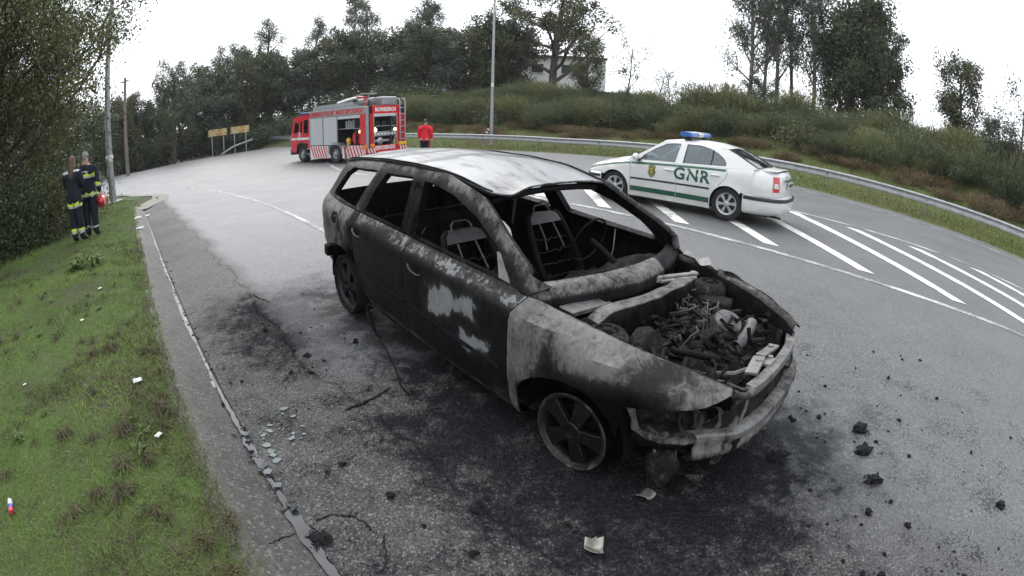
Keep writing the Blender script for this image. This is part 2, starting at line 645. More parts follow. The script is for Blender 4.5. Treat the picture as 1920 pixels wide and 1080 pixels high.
    c = t.mix(t.math('MULTIPLY', s, .88), c, sootc)
    t.col(c)
    r = t.ramp(t.math('ADD', t.math('MULTIPLY', big, .7), t.math('MULTIPLY', mid, .3)), [(.36, .40), (.6, .54)])
    r = t.math('ADD', r, t.math('MULTIPLY', isold, .12))
    t.rough(t.math('ADD', r, t.math('MULTIPLY', s, .1)))
    t.set(t.b.inputs['Specular IOR Level'], t.math('MULTIPLY_ADD', s, -.60, t.math('MULTIPLY_ADD', isold, -.40, .80)))
    t.bump(t.math('SUBTRACT', fine, t.math('MULTIPLY', cell, 1.2)), .85, .009)
    return t.mat

def paint_mat():
    t = NT('worn_road_paint')
    P = t.coord()
    n = t.noise(P, 26, 5, .75)
    n2 = t.noise(P, 2.2, 4, .6)
    f = t.math('ADD', n, t.math('MULTIPLY', t.math('SUBTRACT', n2, .5), .7))
    c = t.ramp(f, [(.36, (.16, .16, .16)), (.44, (.60, .60, .56)), (.7, (.74, .74, .69))])
    t.col(c); t.rough(.5)
    t.bump(n, .2, .004)
    return t.mat
def thin_paint_mat():
    t = NT('thin_worn_paint')
    P = t.coord()
    n = t.noise(P, 30, 5, .8)
    n2 = t.noise(P, 1.3, 4, .6)
    f = t.math('ADD', n, t.math('MULTIPLY', t.math('SUBTRACT', n2, .5), .9))
    t.col(t.ramp(f, [(.44, (.12, .12, .122)), (.58, (.42, .42, .41)), (.8, (.62, .62, .60))])); t.rough(.5)
    return t.mat

def soil_mat(name, greens, brown, sc=1.0):
    t = NT(name)
    P = t.coord()
    a = t.noise(P, .8 * sc, 5, .65); b = t.noise(P, 6 * sc, 5, .7); d = t.noise(P, 45, 4, .7)
    g = t.ramp(t.math('ADD', t.math('MULTIPLY', b, .6), t.math('MULTIPLY', d, .4)), [(.3, greens[0]), (.7, greens[1])])
    f = t.math('MULTIPLY_ADD', t.math('ADD', t.math('MULTIPLY', a, .75), t.math('MULTIPLY', b, .35)), 5, -2.6, True)
    c = t.mix(f, g, t.ramp(d, [(.3, tuple(x * .5 for x in brown)), (.7, brown)]))
    t.col(c); t.rough(.85)
    t.b.inputs['Specular IOR Level'].default_value = .2
    t.bump(t.math('ADD', b, t.math('MULTIPLY', d, .6)), .8, .03)
    return t.mat

def concrete_mat():
    t = NT('gutter_concrete')
    P = t.coord()
    v = t.vmath('DOT_PRODUCT', P, (RN.x, RN.y, 0))
    a = t.noise(P, 1.6, 4, .65); b = t.noise(P, 13, 4, .75); d = t.noise(P, 75, 3, .8)
    cv = t.n('TexVoronoi'); t.l(P, cv.inputs['Vector']); cv.inputs['Scale'].default_value = 70
    sc_ = t.n('SeparateColor'); t.l(cv.outputs['Color'], sc_.inputs[0])
    c = t.ramp(t.math('ADD', t.math('MULTIPLY', a, .5), t.math('ADD', t.math('MULTIPLY', b, .35), t.math('MULTIPLY', d, .25))),
               [(.38, (.026, .025, .024)), (.50, (.058, .056, .053)), (.62, (.088, .084, .079)), (.8, (.20, .192, .18))])
    c = t.mix(t.math('MULTIPLY', t.math('GREATER_THAN', sc_.outputs[0], .86), .5), c, (.21, .20, .19))
    c = t.mix(t.math('MULTIPLY', t.math('LESS_THAN', sc_.outputs[1], .30), .6), c, (.028, .027, .026))
    # wet, sooty towards the channel, mossy near the turf
    c = t.mix(t.math('MULTIPLY', t.math('MULTIPLY_ADD', t.math('SUBTRACT', b, .5), 3, .1, True), .7), c, (.035, .034, .032))
    moss = t.math('MULTIPLY', t.math('MULTIPLY_ADD', v, -9, 1.35, True), t.math('MULTIPLY_ADD', b, 4, -1.6, True))
    c = t.mix(t.math('MULTIPLY', moss, .7), c, (.075, .085, .035))
    t.col(c); t.rough(.55)
    t.bump(t.math('ADD', b, t.math('MULTIPLY', d, 1.0)), .9, .018)
    return t.mat

def puddle_mat():
    t = NT('dirty_gutter_water')
    P = t.coord()
    n = t.noise(P, 5, 3)
    t.col(t.ramp(n, [(.3, (.022, .024, .028)), (.7, (.05, .054, .06))]))
    t.rough(.16)
    t.b.inputs['Specular IOR Level'].default_value = .18
    t.bump(t.noise(P, 3, 2), .05, .01)
    return t.mat

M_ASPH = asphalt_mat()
M_PAINT = paint_mat()
M_THIN = thin_paint_mat()
M_TURF = soil_mat('turf_soil', ((.030, .050, .014), (.080, .120, .032)), (.062, .052, .034))
M_BANK = soil_mat('bank_grass_soil', ((.045, .062, .018), (.095, .118, .035)), (.105, .082, .048), .5)
M_FLOOR = soil_mat('forest_floor', ((.020, .028, .012), (.045, .055, .022)), (.055, .043, .030), .4)
M_CONC = concrete_mat()
M_PUDDLE = puddle_mat()
M_GALV = simple('galvanised_steel', (.36, .37, .38), .45, .55, .2, 5)
M_GALVD = simple('weathered_galvanised_steel', (.25, .255, .26), .5, .5, .3, 3)

# --- ground sheet to the horizon
def build_ground():
    def axis(lim0, lim1, n, c, k):
        t = np.linspace(-1, 1, n)
        s = np.sinh(t * k) / np.sinh(k)
        return np.where(s < 0, c + s * (c - lim0), c + s * (lim1 - c))
    xs = axis(-420, 420, 121, -2, 4.2); ys = axis(-160, 620, 121, 14, 4.4)
    V = []
    for x in xs:
        for y in ys:
            z = ground_z(x, y)
            rd = rail_dist(x, y)
            if rd < 15.5:
                z -= .30 if rd > -1.2 else .42
            V.append((x, y, z))
    n = len(ys)
    F = np.array([(i * n + j, (i + 1) * n + j, (i + 1) * n + j + 1, i * n + j + 1) for i in range(len(xs) - 1) for j in range(n - 1)])
    o = np_mesh('ground', np.array(V), F, M_FLOOR)
    tag(o, kind='structure')
build_ground()

def sheet(name, outer, zf, mat, step, inner, extra=(), attrs=None):
    P, F = tri2d(outer, [], step, inner, extra)
    FF = []
    for f in F:
        (x0, y0), (x1, y1), (x2, y2) = P[f[0]], P[f[1]], P[f[2]]
        FF.append(f if (x1 - x0) * (y2 - y0) - (x2 - x0) * (y1 - y0) > 0 else f[::-1])
    return mk(name, [(x, y, zf(x, y)) for x, y in P], FF, mat, None, 60)

def road_z(x, y):
    u, v = UV(x, y)
    dip = -.034 * (1 - sstep(.37, .95, v)) if (u < 21 and v < 1.2) else 0
    return zr(x, y) + dip

ROAD_EDGE_R = offset_path(RAILS, -1.25)
_re = [(p[0] + .10 * math.sin(i * 1.7), p[1] + .08 * math.sin(i * 2.3)) for i, p in enumerate(ROAD_EDGE_R)]
ROAD_POLY = [XY(-30, .375), XY(18.0, .375), (-12.7, 14.9), (-13.6, 16.1), (-16.2, 17.1), (-21, 18.4), (-45, 20.0), (-88, 22)] + ROAD_FAR[0:1] + ROAD_FAR[1:] + _re + [(18, -22)]
_ex = [XY(-2 + .5 * i, vv) for i in range(42) for vv in (.45, .55, .68, .82, .96)]
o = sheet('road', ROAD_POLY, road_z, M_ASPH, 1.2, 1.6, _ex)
tag(o, kind='structure')

# --- concrete gutter
def strip(name, prof, u0, u1, du, mat, jit=0.0, parent=None, zoff=0.0):
    n = int((u1 - u0) / du)
    V, F = [], []
    for i in range(n + 1):
        u = u0 + (u1 - u0) * i / n
        for j, (v, z) in enumerate(prof):
            w = v
            if jit and j <= 1:
                w += jit * mnoise.noise(Vector((u * 1.3, j * .3, 2.2))) + jit * .5 * mnoise.noise(Vector((u * 5, j, 9)))
            x, y = XY(u, w)
            V.append((x, y, zr(x, y) + z + zoff + .004 * mnoise.noise(Vector((u * 3, v * 9, 1)))))
    k = len(prof)
    for i in range(n):
        for j in range(k - 1):
            F.append((i * k + j, i * k + j + 1, (i + 1) * k + j + 1, (i + 1) * k + j))
    F = [f[::-1] for f in F]
    return mk(name, V, F, mat, parent, 60)
gut = strip('gutter', [(-.06, .085), (.03, .092), (.10, .075), (.20, .025), (.295, -.030), (.33, -.046), (.36, -.048), (.40, -.060)], -8, 17.6, .12, M_CONC, .05)
tag(gut, kind='structure')
M_MORTAR = simple('pale_joint_mortar', (.17, .17, .168), .6, 0, .7, 9, .5)
jm = strip('gutter_joint', [(.326, -.0395), (.345, -.0425), (.360, -.038)], 3.4, 12.5, .1, M_MORTAR, .03)
tag(jm, kind='structure')

def blob_sheet(name, pts, zf, mat, step=.06):
    return sheet(name, pts, zf, mat, step, step)
def puddle():
    L, Rr = [], []
    for i in range(110):
        u = .9 + i * .025
        w = .030 + .024 * mnoise.noise(Vector((u * 2.6, 0, 5))) + .022 * mnoise.noise(Vector((u * 11, 0, 5)))
        w *= sstep(.9, 1.3, u) * (1 - sstep(3.2, 3.6, u)) + .15
        c = .350 + .010 * mnoise.noise(Vector((u * 1.7, 4, 1))) + .008 * mnoise.noise(Vector((u * 13, 4, 1)))
        w *= lerp(.75, .35, sstep(1.6, 3.2, u)); L.append(XY(u, c - w)); Rr.append(XY(u, c + w * 1.1))
    return L + Rr[::-1]
o = blob_sheet('gutter_water', puddle(), lambda x, y: zr(x, y) - .0265, M_PUDDLE, .05)
tag(o, kind='structure')

# --- turf verge on the left
vp = [XY(-8, -.02)] + [XY(-8 + i * .5, -.02 + .05 * mnoise.noise(Vector((i * .6, 1, 1)))) for i in range(1, 51)] + [(-12.85, 14.5), (-13.8, 15.7), (-16.3, 16.7), (-21, 17.9), (-34, 18.8), (-34, -6), (-4, -8)]
o = sheet('verge', vp, lambda x, y: ground_z(x, y) + .01, M_TURF, .4, .45)
tag(o, kind='structure')
M_GRAVEL = simple('pale_gravel', (.20, .185, .165), .8, 0, .5, 30, .8)
gv = [XY(17.0, .44), XY(17.0, -.08), (-12.95, 14.3), (-13.9, 15.35), (-16.4, 16.3), (-21, 17.4), (-34, 18.4), (-34, 19.2), (-21, 18.35), (-16.2, 17.05), (-13.6, 16.05), (-12.6, 14.95)]
o = sheet('gravel_edge', gv, lambda x, y: max(zr(x, y) + .006, ground_z(x, y) + .035) if in_poly(x, y, VERGE_POLY) else zr(x, y) + .008, M_GRAVEL, .35, .35)
tag(o, kind='structure')

# --- bank behind the guardrail
def build_bank():
    offs = [-1.55, -1.3, -1.1, -.8, -.4, 0, .4, .9, 1.5, 2.2, 3, 4, 5, 6.2, 7.5, 9, 11, 13, 15.8]
    rows = [offset_path(RAILS, o) for o in offs]
    V, F = [], []
    n = len(RAILS)
    for j, o in enumerate(offs):
        for (x, y) in rows[j]:
            z = ground_z(x, y)
            if o < -1.2: z = zr(x, y) - .03
            elif o < -.9: z = zr(x, y) + .012 + .02 * mnoise.noise(Vector((x * 2, y * 2, 0)))
            V.append((x, y, z + .004))
    for j in range(len(offs) - 1):
        for i in range(n - 1):
            F.append((j * n + i, j * n + i + 1, (j + 1) * n + i + 1, (j + 1) * n + i))
    o = mk('bank', V, F, M_BANK, None, 60)
    tag(o, kind='structure')
build_bank()

# --- road markings
def line_strip(name, pts, w, mat, z=.005, parent=None):
    P = [Vector(p) for p in pts]
    V, F = [], []
    n = len(P)
    for i, p in enumerate(P):
        a = P[max(0, i - 1)]; b = P[min(n - 1, i + 1)]
        d = (b - a).normalized(); nn = Vector((-d.y, d.x))
        for s in (-1, 1):
            q = p + nn * s * w / 2
            V.append((q.x, q.y, zr(q.x, q.y) + z))
    F = [(2 * i, 2 * i + 2, 2 * i + 3, 2 * i + 1) for i in range(n - 1)]
    F = [f[::-1] for f in F]
    o = mk(name, V, F, mat, parent)
    return o
def samp(P, k=3): return [tuple(p) for p in densify(smooth_path(P, k), .5, False)]
m = line_strip('edge_line', samp([(-1.6, 5.6), (-2.93, 7.3), (-4.4, 9.1), (-6.8, 11.8), (-11.1, 15.9), (-16.0, 19.6), (-18.6, 21.0), (-21.6, 21.5), (-34, 21.6), (-60, 23.5)]), .085, M_THIN)
tag(m, kind='structure')
NEAR = [(-10.0, 25.2), (-6.75, 18.75), (-4.67, 16.15), (-1.6, 12.8), (1.49, 9.42), (3.64, 7.0), (6.15, 4.32), (6.97, 3.45), (8.6, .4), (11, -4)]
m = line_strip('chevron_border_line', samp(NEAR), .14, M_THIN); tag(m, kind='structure')
FARL = [(-10.0, 25.2), (-5.5, 21.8), (0.5, 17.2), (4.0, 13.6), (6.58, 10.72), (7.86, 9.48), (9.27, 7.83), (10.3, 5.53), (11.0, 2.0), (12, -3)]
m = line_strip('chevron_far_line', samp(FARL), .12, M_THIN); tag(m, kind='structure')
m = line_strip('shoulder_line', [p for p in offset_path(RAILS, -2.3) if p[1] < 34 and p[1] > -4], .10, M_THIN); tag(m, kind='structure')
def stripe(P, i):
    Q = [Vector(p) for p in P]
    pts = densify([tuple(q) for q in Q], .4)
    o = sheet('chevron_stripe', pts, lambda x, y: zr(x, y) + .006, M_PAINT, .5, .6)
    tag(o, kind='structure')
def near_at(v_shift, u): pass
STR = [[(6.39, 10.60), (6.75, 10.69), (6.29, 4.49), (5.95, 4.64)]]
# regular bars: near end on the border line, far end on the far line (step 1.86 m along the road)
for k in range(-4, 8):
    # bar k=0 is the one measured
    nu, nv = -1.05 + 1.70 * k, 7.88
    fu, fv = 3.0 + 1.62 * k, 12.05 + (-.05 * k if k > 0 else .2 * k)
    if k > 3: fv -= .30 * (k - 3); fu -= .1 * (k - 3)
    a, b = Vector(XY(nu, nv)), Vector(XY(fu, fv))
    d = (b - a).normalized(); alongn = Vector((RD.x, RD.y))
    w = .40
    stripe([a - alongn * w * .15, a - alongn * w * .95 + d * .06, b - alongn * w * .8, b + alongn * w * .1], k)

# --- guardrail
def guardrail():
    root = empty('guardrail', (RAILS[20][0], RAILS[20][1], ground_z(*RAILS[20])))
    tag(root, 'long galvanised W-beam guardrail curving along the foot of the bank', 'guardrail')
    path = densify(RAILS, .5, False)
    prof = [(-.155, .012), (-.145, .03), (-.10, .04), (-.055, -.03), (-.02, -.042), (.02, -.042), (.055, -.03), (.10, .04), (.145, .03), (.155, .012)]
    # beam lengths of about 4 m, each its own piece
    acc, cuts = 0, [0]
    for i in range(1, len(path)):
        acc += math.dist(path[i - 1], path[i])
        if acc > 4.0: cuts.append(i); acc = 0
    if cuts[-1] != len(path) - 1: cuts.append(len(path) - 1)
    inv = root.matrix_world.inverted()
    ro = Vector(root.location)
    def hz(x, y): return lerp(zr(x, y), max(zr(x, y), -.55), .5) + .06
    posts = []
    for a, b in zip(cuts, cuts[1:]):
        seg = path[a:b + 1]
        if seg[0][1] < -9 and seg[0][0] > 0: continue
        V, F = [], []
        for sgn, (off0) in ((1, 0.0), (-1, -.006)):
            for i, p in enumerate(seg):
                k = a + i
                q0 = path[max(0, k - 1)]; q1 = path[min(len(path) - 1, k + 1)]
                d = Vector((q1[0] - q0[0], q1[1] - q0[1])).normalized()
                nn = Vector((d.y, -d.x))        # towards the road
                z0 = hz(*p) + .58
                for (h, o_) in prof:
                    w = Vector((p[0] + nn.x * (o_ + off0 + .0), p[1] + nn.y * (o_ + off0), z0 + h)) - ro
                    V.append(w)
        np_ = len(prof); ns = len(seg)
        for L in (0, 1):
            for i in range(ns - 1):
                for j in range(np_ - 1):
                    f = (L * ns * np_ + i * np_ + j, L * ns * np_ + (i + 1) * np_ + j, L * ns * np_ + (i + 1) * np_ + j + 1, L * ns * np_ + i * np_ + j + 1)
                    F.append(f[::-1] if L == 0 else f)
        for i in range(ns - 1):
            for j in (0, np_ - 1):
                F.append((i * np_ + j, (i + 1) * np_ + j, ns * np_ + (i + 1) * np_ + j, ns * np_ + i * np_ + j))
        mk('beam', V, F, M_GALV, root, 30)
        posts.append(a)
    for k in posts:
        p = path[k]
        d = Vector((path[min(k + 1, len(path) - 1)][0] - path[max(k - 1, 0)][0], path[min(k + 1, len(path) - 1)][1] - path[max(k - 1, 0)][1])).normalized()
        nn = Vector((-d.y, d.x))
        g = min(ground_z(p[0] + nn.x * .12, p[1] + nn.y * .12), zr(*p)) - .15
        rot = Matrix.Rotation(math.atan2(d.y, d.x), 3, 'Z')
        top = hz(*p) + .70
        mb = MB()
        c = Vector((p[0] + nn.x * .13, p[1] + nn.y * .13, (g + top) / 2)) - ro
        mb.box(c, (.07, .008, top - g), 0, rot)
        for s in (-1, 1):
            mb.box(c + rot @ Vector((s * .033, .028, 0)), (.008, .05, top - g), 0, rot)
        mb.box(Vector((p[0] + nn.x * .05, p[1] + nn.y * .05, top - .14)) - ro, (.07, .10, .2), 0, rot)
        mb.build('post', M_GALVD, root)
guardrail()
# ================================================================== BURNT ESTATE CAR
def burnt_mat(name, amp=(.75, .60, .38), bias=0.0, rough=.5, spec=.35, crisp=False):
    t = NT(name)
    P = t.coord()
    a = t.n('Attribute', attribute_name='ash').outputs['Fac']
    n1 = t.noise(t.mapping(P, scale=(5, 5, 2.2)), 1.0, 5, .68, .4)
    n2 = t.noise(t.mapping(P, scale=(34, 34, 11)), 1.0, 4, .7)
    n3 = t.noise(P, 16, 5, .72, 1.2)
    f = t.math('ADD', a, t.math('MULTIPLY', t.math('SUBTRACT', n1, .5), amp[0]))
    f = t.math('ADD', f, t.math('MULTIPLY', t.math('SUBTRACT', n2, .5), amp[1]))
    f = t.math('ADD', f, t.math('MULTIPLY_ADD', t.math('SUBTRACT', n3, .5), amp[2], bias))
    c = t.ramp(f, [(0, (.0045, .0045, .005)), (.36, (.0085, .0085, .009)), (.47, (.022, .021, .020)), (.505, (.060, .059, .058)), (.535, (.145, .148, .152)), (.80, (.20, .205, .212)), (1, (.25, .255, .26))] if crisp else [(.0, (.004, .004, .0045)), (.34, (.008, .008, .0085)), (.47, (.016, .0145, .0135)), (.53, (.045, .041, .036)), (.60, (.083, .080, .075)), (.74, (.132, .131, .128)), (1.0, (.24, .245, .25))])
    # brownish rust bloom
    rs = t.math('MULTIPLY', t.math('MULTIPLY_ADD', n1, 6, -3.5, True), t.math('MULTIPLY_ADD', f, 4, -1.6, True))
    c = t.mix(t.math('MULTIPLY', rs, .35), c, (.15, .105, .065))
    t.col(c)
    t.rough(t.math('MULTIPLY_ADD', n3, .35, rough - .17, True))
    t.set(t.b.inputs['Specular IOR Level'], t.math('MULTIPLY_ADD', f, .40, spec - .34, True))
    t.bump(t.math('ADD', n3, t.math('MULTIPLY', n2, .6)), .35, .006)
    return t.mat

def roof_mat():
    t = NT('scorched_roof_metal')
    P = t.coord()
    a = t.n('Attribute', attribute_name='ash').outputs['Fac']
    n1 = t.noise(t.mapping(P, rot=(0, 0, .25), scale=(2.2, 9.0, 1)), 1.0, 5, .62, .9)
    n3 = t.noise(P, 26, 4, .7)
    f = t.math('ADD', a, t.math('MULTIPLY', t.math('SUBTRACT', n1, .5), 1.9))
    f = t.math('ADD', f, t.math('MULTIPLY', t.math('SUBTRACT', n3, .5), .22))
    c = t.ramp(f, [(.28, (.010, .010, .011)), (.42, (.035, .033, .031)), (.50, (.10, .10, .10)), (.60, (.155, .158, .161)), (1.0, (.215, .22, .228))])
    sp = t.math('GREATER_THAN', t.noise(P, 19, 3, .6), .735)
    c = t.mix(t.math('MULTIPLY', sp, .85), c, (.02, .02, .02))
    t.col(c)
    t.rough(t.math('MULTIPLY_ADD', n1, .3, .22, True))
    t.b.inputs['Specular IOR Level'].default_value = .55
    t.bump(n3, .12, .004)
    return t.mat

def debris_mat():
    t = NT('charred_debris')
    P = t.coord()
    n = t.noise(P, 14, 6, .75, .6); n2 = t.noise(P, 55, 4, .75)
    f = t.math('ADD', t.math('MULTIPLY', n, .6), t.math('MULTIPLY', n2, .45))
    t.col(t.ramp(f, [(.40, (.006, .006, .007)), (.55, (.016, .015, .015)), (.66, (.07, .066, .062)), (.80, (.16, .16, .16))]))
    t.rough(.7)
    t.b.inputs['Specular IOR Level'].default_value = .10
    t.bump(f, .9, .025)
    return t.mat

M_BURN = burnt_mat('burnt_sheet_metal')
M_BDOOR = burnt_mat('sooted_door_metal', (.46, .50, .52), 0.0, .42, .42, True)
M_BFEND = burnt_mat('blistered_wing_metal', (.42, .30, .55), 0.0, .5, .36)
M_BROOF = roof_mat()
M_DEB = debris_mat()
M_SOOT = simple('soot_black_metal', (.006, .006, .0065), .6, 0, .6, 14, .4, .08)
M_ASHM = simple('ash_grey_metal', (.075, .075, .074), .5, .2, .6, 16, .4)
M_ASHL = simple('pale_ash_metal', (.15, .147, .14), .5, .1, .35, 18, .4)
M_HANDLE = simple('dull_burnt_handle', (.028, .028, .028), .5, 0, .6, 20)
M_WIREB = simple('dull_bare_wire', (.055, .052, .048), .6, 0, .6, 30)
M_RUSTY = simple('rust_brown_metal', (.035, .022, .014), .7, .1, .5, 14, .5)
M_BRIM = burnt_mat('scorched_alloy', rough=.4, spec=.5)
M_BGLASS = simple('smoked_reflector', (.16, .135, .11), .2, .3, .4, 9)
M_CHARTYRE = simple('charred_tyre', (.010, .010, .011), .8, 0, .5, 20, .8, .08)

car = empty('burnt_estate_car', (VP[0], VP[1], 0), VP[2])
tag(car, 'burnt-out estate car shell with ash-grey roof, missing bonnet and windows', 'car')

def vzb(x): return .905 - .062 * max(-1.95, min(1.0, x))
V_ZT = [(.84, .82), (1.07, .81), (1.29, .79), (1.46, .77), (1.675, .74), (1.80, .715), (1.905, .69), (2.0, .66), (2.1, .63)]
V_YT = [(.84, .742), (1.29, .727), (1.46, .708), (1.675, .665), (1.8, .608), (1.9, .573), (2.0, .52), (2.1, .46)]
def v_off(x):
    return pl(x, [(-2.15, .27), (-2.05, .165), (-1.9, .09), (-1.7, .038), (-1.4, 0), (1.2, 0), (1.5, .018), (1.7, .055), (1.85, .115), (2.0, .19), (2.1, .27)])
def _vY(x, z):
    of = v_off(x)
    # arch flares
    fl = 0
    for ax, az in ((1.30, .22), (-1.32, .28)):
        d = abs(math.hypot(x - ax, z - az) - .35)
        fl = max(fl, .022 * max(0, 1 - d / .10))
    if x > .9:
        zt = pl(x, V_ZT); yt = pl(x, V_YT)
        W = .872 - of
        P = [(.12, W - .09), (.2, W - .055), (.35, W - .022), (.50, W - .008), (zt - .12, W), (zt - .07, W - .012), (zt - .03, (W + yt) / 2 + .02), (zt, yt), (zt + .08, yt - .12)]
        k = sstep(.9, 1.02, x)
        if k >= 1: return pl(z, P) + fl
    zb = vzb(x); zs = zb - .075
    W = .872 - of
    Q = [(.12, W - .085), (.2, W - .05), (.35, W - .022), (.5, W - .01), (zs - .06, W), (zs - .01, W - .008), (zs + .012, W - .03), (zb - .015, W - .078), (zb, W - .088),
         (zb + (1.31 - zb) * .5, W - .088 - .092 - (of * .15)), (1.31, W - .088 - .205), (1.37, W - .088 - .25), (1.42, W - .45)]
    y = pl(z, Q) + fl
    if x > .9:
        y = lerp(y, pl(z, P) + fl, k)
    return y
def vY(x, z):
    return sum(_vY(x, z + d) for d in (-.016, -.008, 0, .008, .016)) / 5
def vside(x, z): return Vector((x, -vY(x, z), z))

def gauss(x, z, cx, cz, sx, sz): return math.exp(-((x - cx) / sx) ** 2 - ((z - cz) / sz) ** 2)
def box_s(x, z, x0, x1, z0, z1, e):
    return sstep(x0 - e, x0 + e, x) * (1 - sstep(x1 - e, x1 + e, x)) * sstep(z0 - e, z0 + e, z) * (1 - sstep(z1 - e, z1 + e, z))
def ash_sheen_door(x, z):
    zs = vzb(x) - .075
    a = .10 + .40 * sstep(zs - .03, zs + .015, z) * (1 - .35 * sstep(vzb(x) - .02, vzb(x), z))  # pale shoulder strip: ash plus sky reflection painted into the tone
    zt = .79 - .22 * sstep(.1, .75, x) * .3
    wx = .06 * mnoise.noise(Vector((x * 7, z * 9, 3))) + .04 * mnoise.noise(Vector((x * 19, z * 13, 5))); wz = .05 * mnoise.noise(Vector((x * 9, z * 5, 8))) + .03 * mnoise.noise(Vector((x * 26, z * 6, 1)))
    xx, zz = x + wx, z + wz
    a = max(a, .10 + .56 * box_s(xx, zz, .07, .62, lerp(.47, .60, sstep(.1, .6, x)), .74, .07) - .30 * gauss(x, z, .40, .56, .04, .05))
    a = max(a, .10 + .58 * box_s(xx, zz, .42, .70, .39, .53, .06))
    a = max(a, .10 + .36 * box_s(x, z, .70, .90, .18, .28, .05))
    return a
def ash_sheen_rdoor(x, z):
    zs = vzb(x) - .075
    return .12 + .36 * sstep(zs - .03, zs + .015, z)  # same strip on the rear door, sky sheen put into the colour with ash
def ash_quarter(x, z):
    return .10 + .44 * sstep(-1.06, -1.14, x) + .14 * sstep(.82, .92, z) - .25 * (1 - sstep(.6, .72, z)) * sstep(-1.3, -1.1, x)
def ash_fender(x, z):
    a = .60 + .20 * gauss(x, z, 1.45, .66, .18, .10) + .06 * sstep(.75, .80, z)
    a -= .55 * gauss(x, z, 1.42, .49, .26, .10)
    a -= .70 * gauss(x, z, 1.66, .47, .17, .17)
    a -= .16 * gauss(x, z, 1.70, .72, .08, .06)
    a -= .22 * gauss(x, z, 1.17, .60, .03, .18)
    a -= .2 * gauss(x, z, .95, .36, .06, .06)
    a += .02 * sstep(1.7, 1.9, x)
    return min(a, .82)
def ash_frame(x, z):
    a = .22
    a += .36 * sstep(1.27, 1.32, z)
    top = pl(x, [(.0, 1.335), (.21, 1.285), (.35, 1.256), (.64, 1.10), (.85, .99), (1.0, .89)])
    if x > -.05: a += .34 * sstep(top - .115, top - .04, z)
    if x < -1.0: a += .22
    if -.5 < x < -.1 and z < 1.27: a -= .12
    return min(a, .72)

FARCH = [(.945, .163), (.954, .348), (1.0, .413), (1.07, .466), (1.152, .503), (1.241, .527), (1.318, .534), (1.393, .53), (1.454, .517), (1.518, .476), (1.563, .429), (1.583, .37)]
P_FENDER = [(.868, .19), (.865, .40), (.871, .62), (.883, .76), (.932, .838), (.99, .822), (1.07, .812), (1.29, .792), (1.46, .772), (1.675, .742), (1.80, .717), (1.905, .692), (2.0, .662), (2.015, .645), (1.95, .612), (1.86, .587), (1.72, .556), (1.615, .532), (1.61, .45), (1.60, .36)] + FARCH[::-1] + [(.90, .15)]
P_FDOOR = [(.86, .19), (.857, .40), (.863, .62), (.875, .76), (.924, .838), (.80, .864), (.60, .874), (.3, .889), (-.06, .911), (-.182, .918), (-.200, .60), (-.186, .30), (-.186, .258), (.41, .205)]
P_RDOOR = [(-.194, .258), (-.194, .30), (-.208, .60), (-.190, .919), (-.6, .944), (-.996, .967), (-1.003, .90), (-1.006, .75), (-1.0, .60), (-.965, .49), (-.91, .39), (-.845, .31)]
P_QUART = [(-1.014, .75), (-1.008, .600), (-.985, .535), (-1.04, .585), (-1.13, .63), (-1.25, .658), (-1.38, .66), (-1.5, .63), (-1.57, .585), (-1.75, .572), (-2.08, .60), (-2.11, .80), (-2.07, .98), (-1.97, 1.03), (-1.66, 1.01), (-1.004, .968), (-1.011, .90)]
P_FRAME = [(.985, .882), (.85, .99), (.64, 1.10), (.35, 1.256), (.21, 1.287), (-.04, 1.337), (-.43, 1.362), (-.95, 1.37), (-1.40, 1.358), (-1.64, 1.342), (-1.80, 1.305), (-1.92, 1.16), (-2.03, 1.005), (-1.96, 1.02), (-1.6, 1.012), (-1.0, .974), (-.19, .924), (.6, .880), (.93, .848)]
H_FRONT = [(.785, .884), (.615, 1.022), (.382, 1.134), (.07, 1.227), (-.20, 1.268), (-.305, 1.272), (-.255, 1.15), (-.165, .942), (.3, .908)]
H_REAR = [(-.475, 1.285), (-.87, 1.278), (-.925, 1.13), (-.955, .990), (-.355, .950), (-.415, 1.15)]
H_QUART = [(-1.03, 1.287), (-1.52, 1.278), (-1.64, 1.225), (-1.70, 1.07), (-1.67, 1.038), (-1.12, .998)]

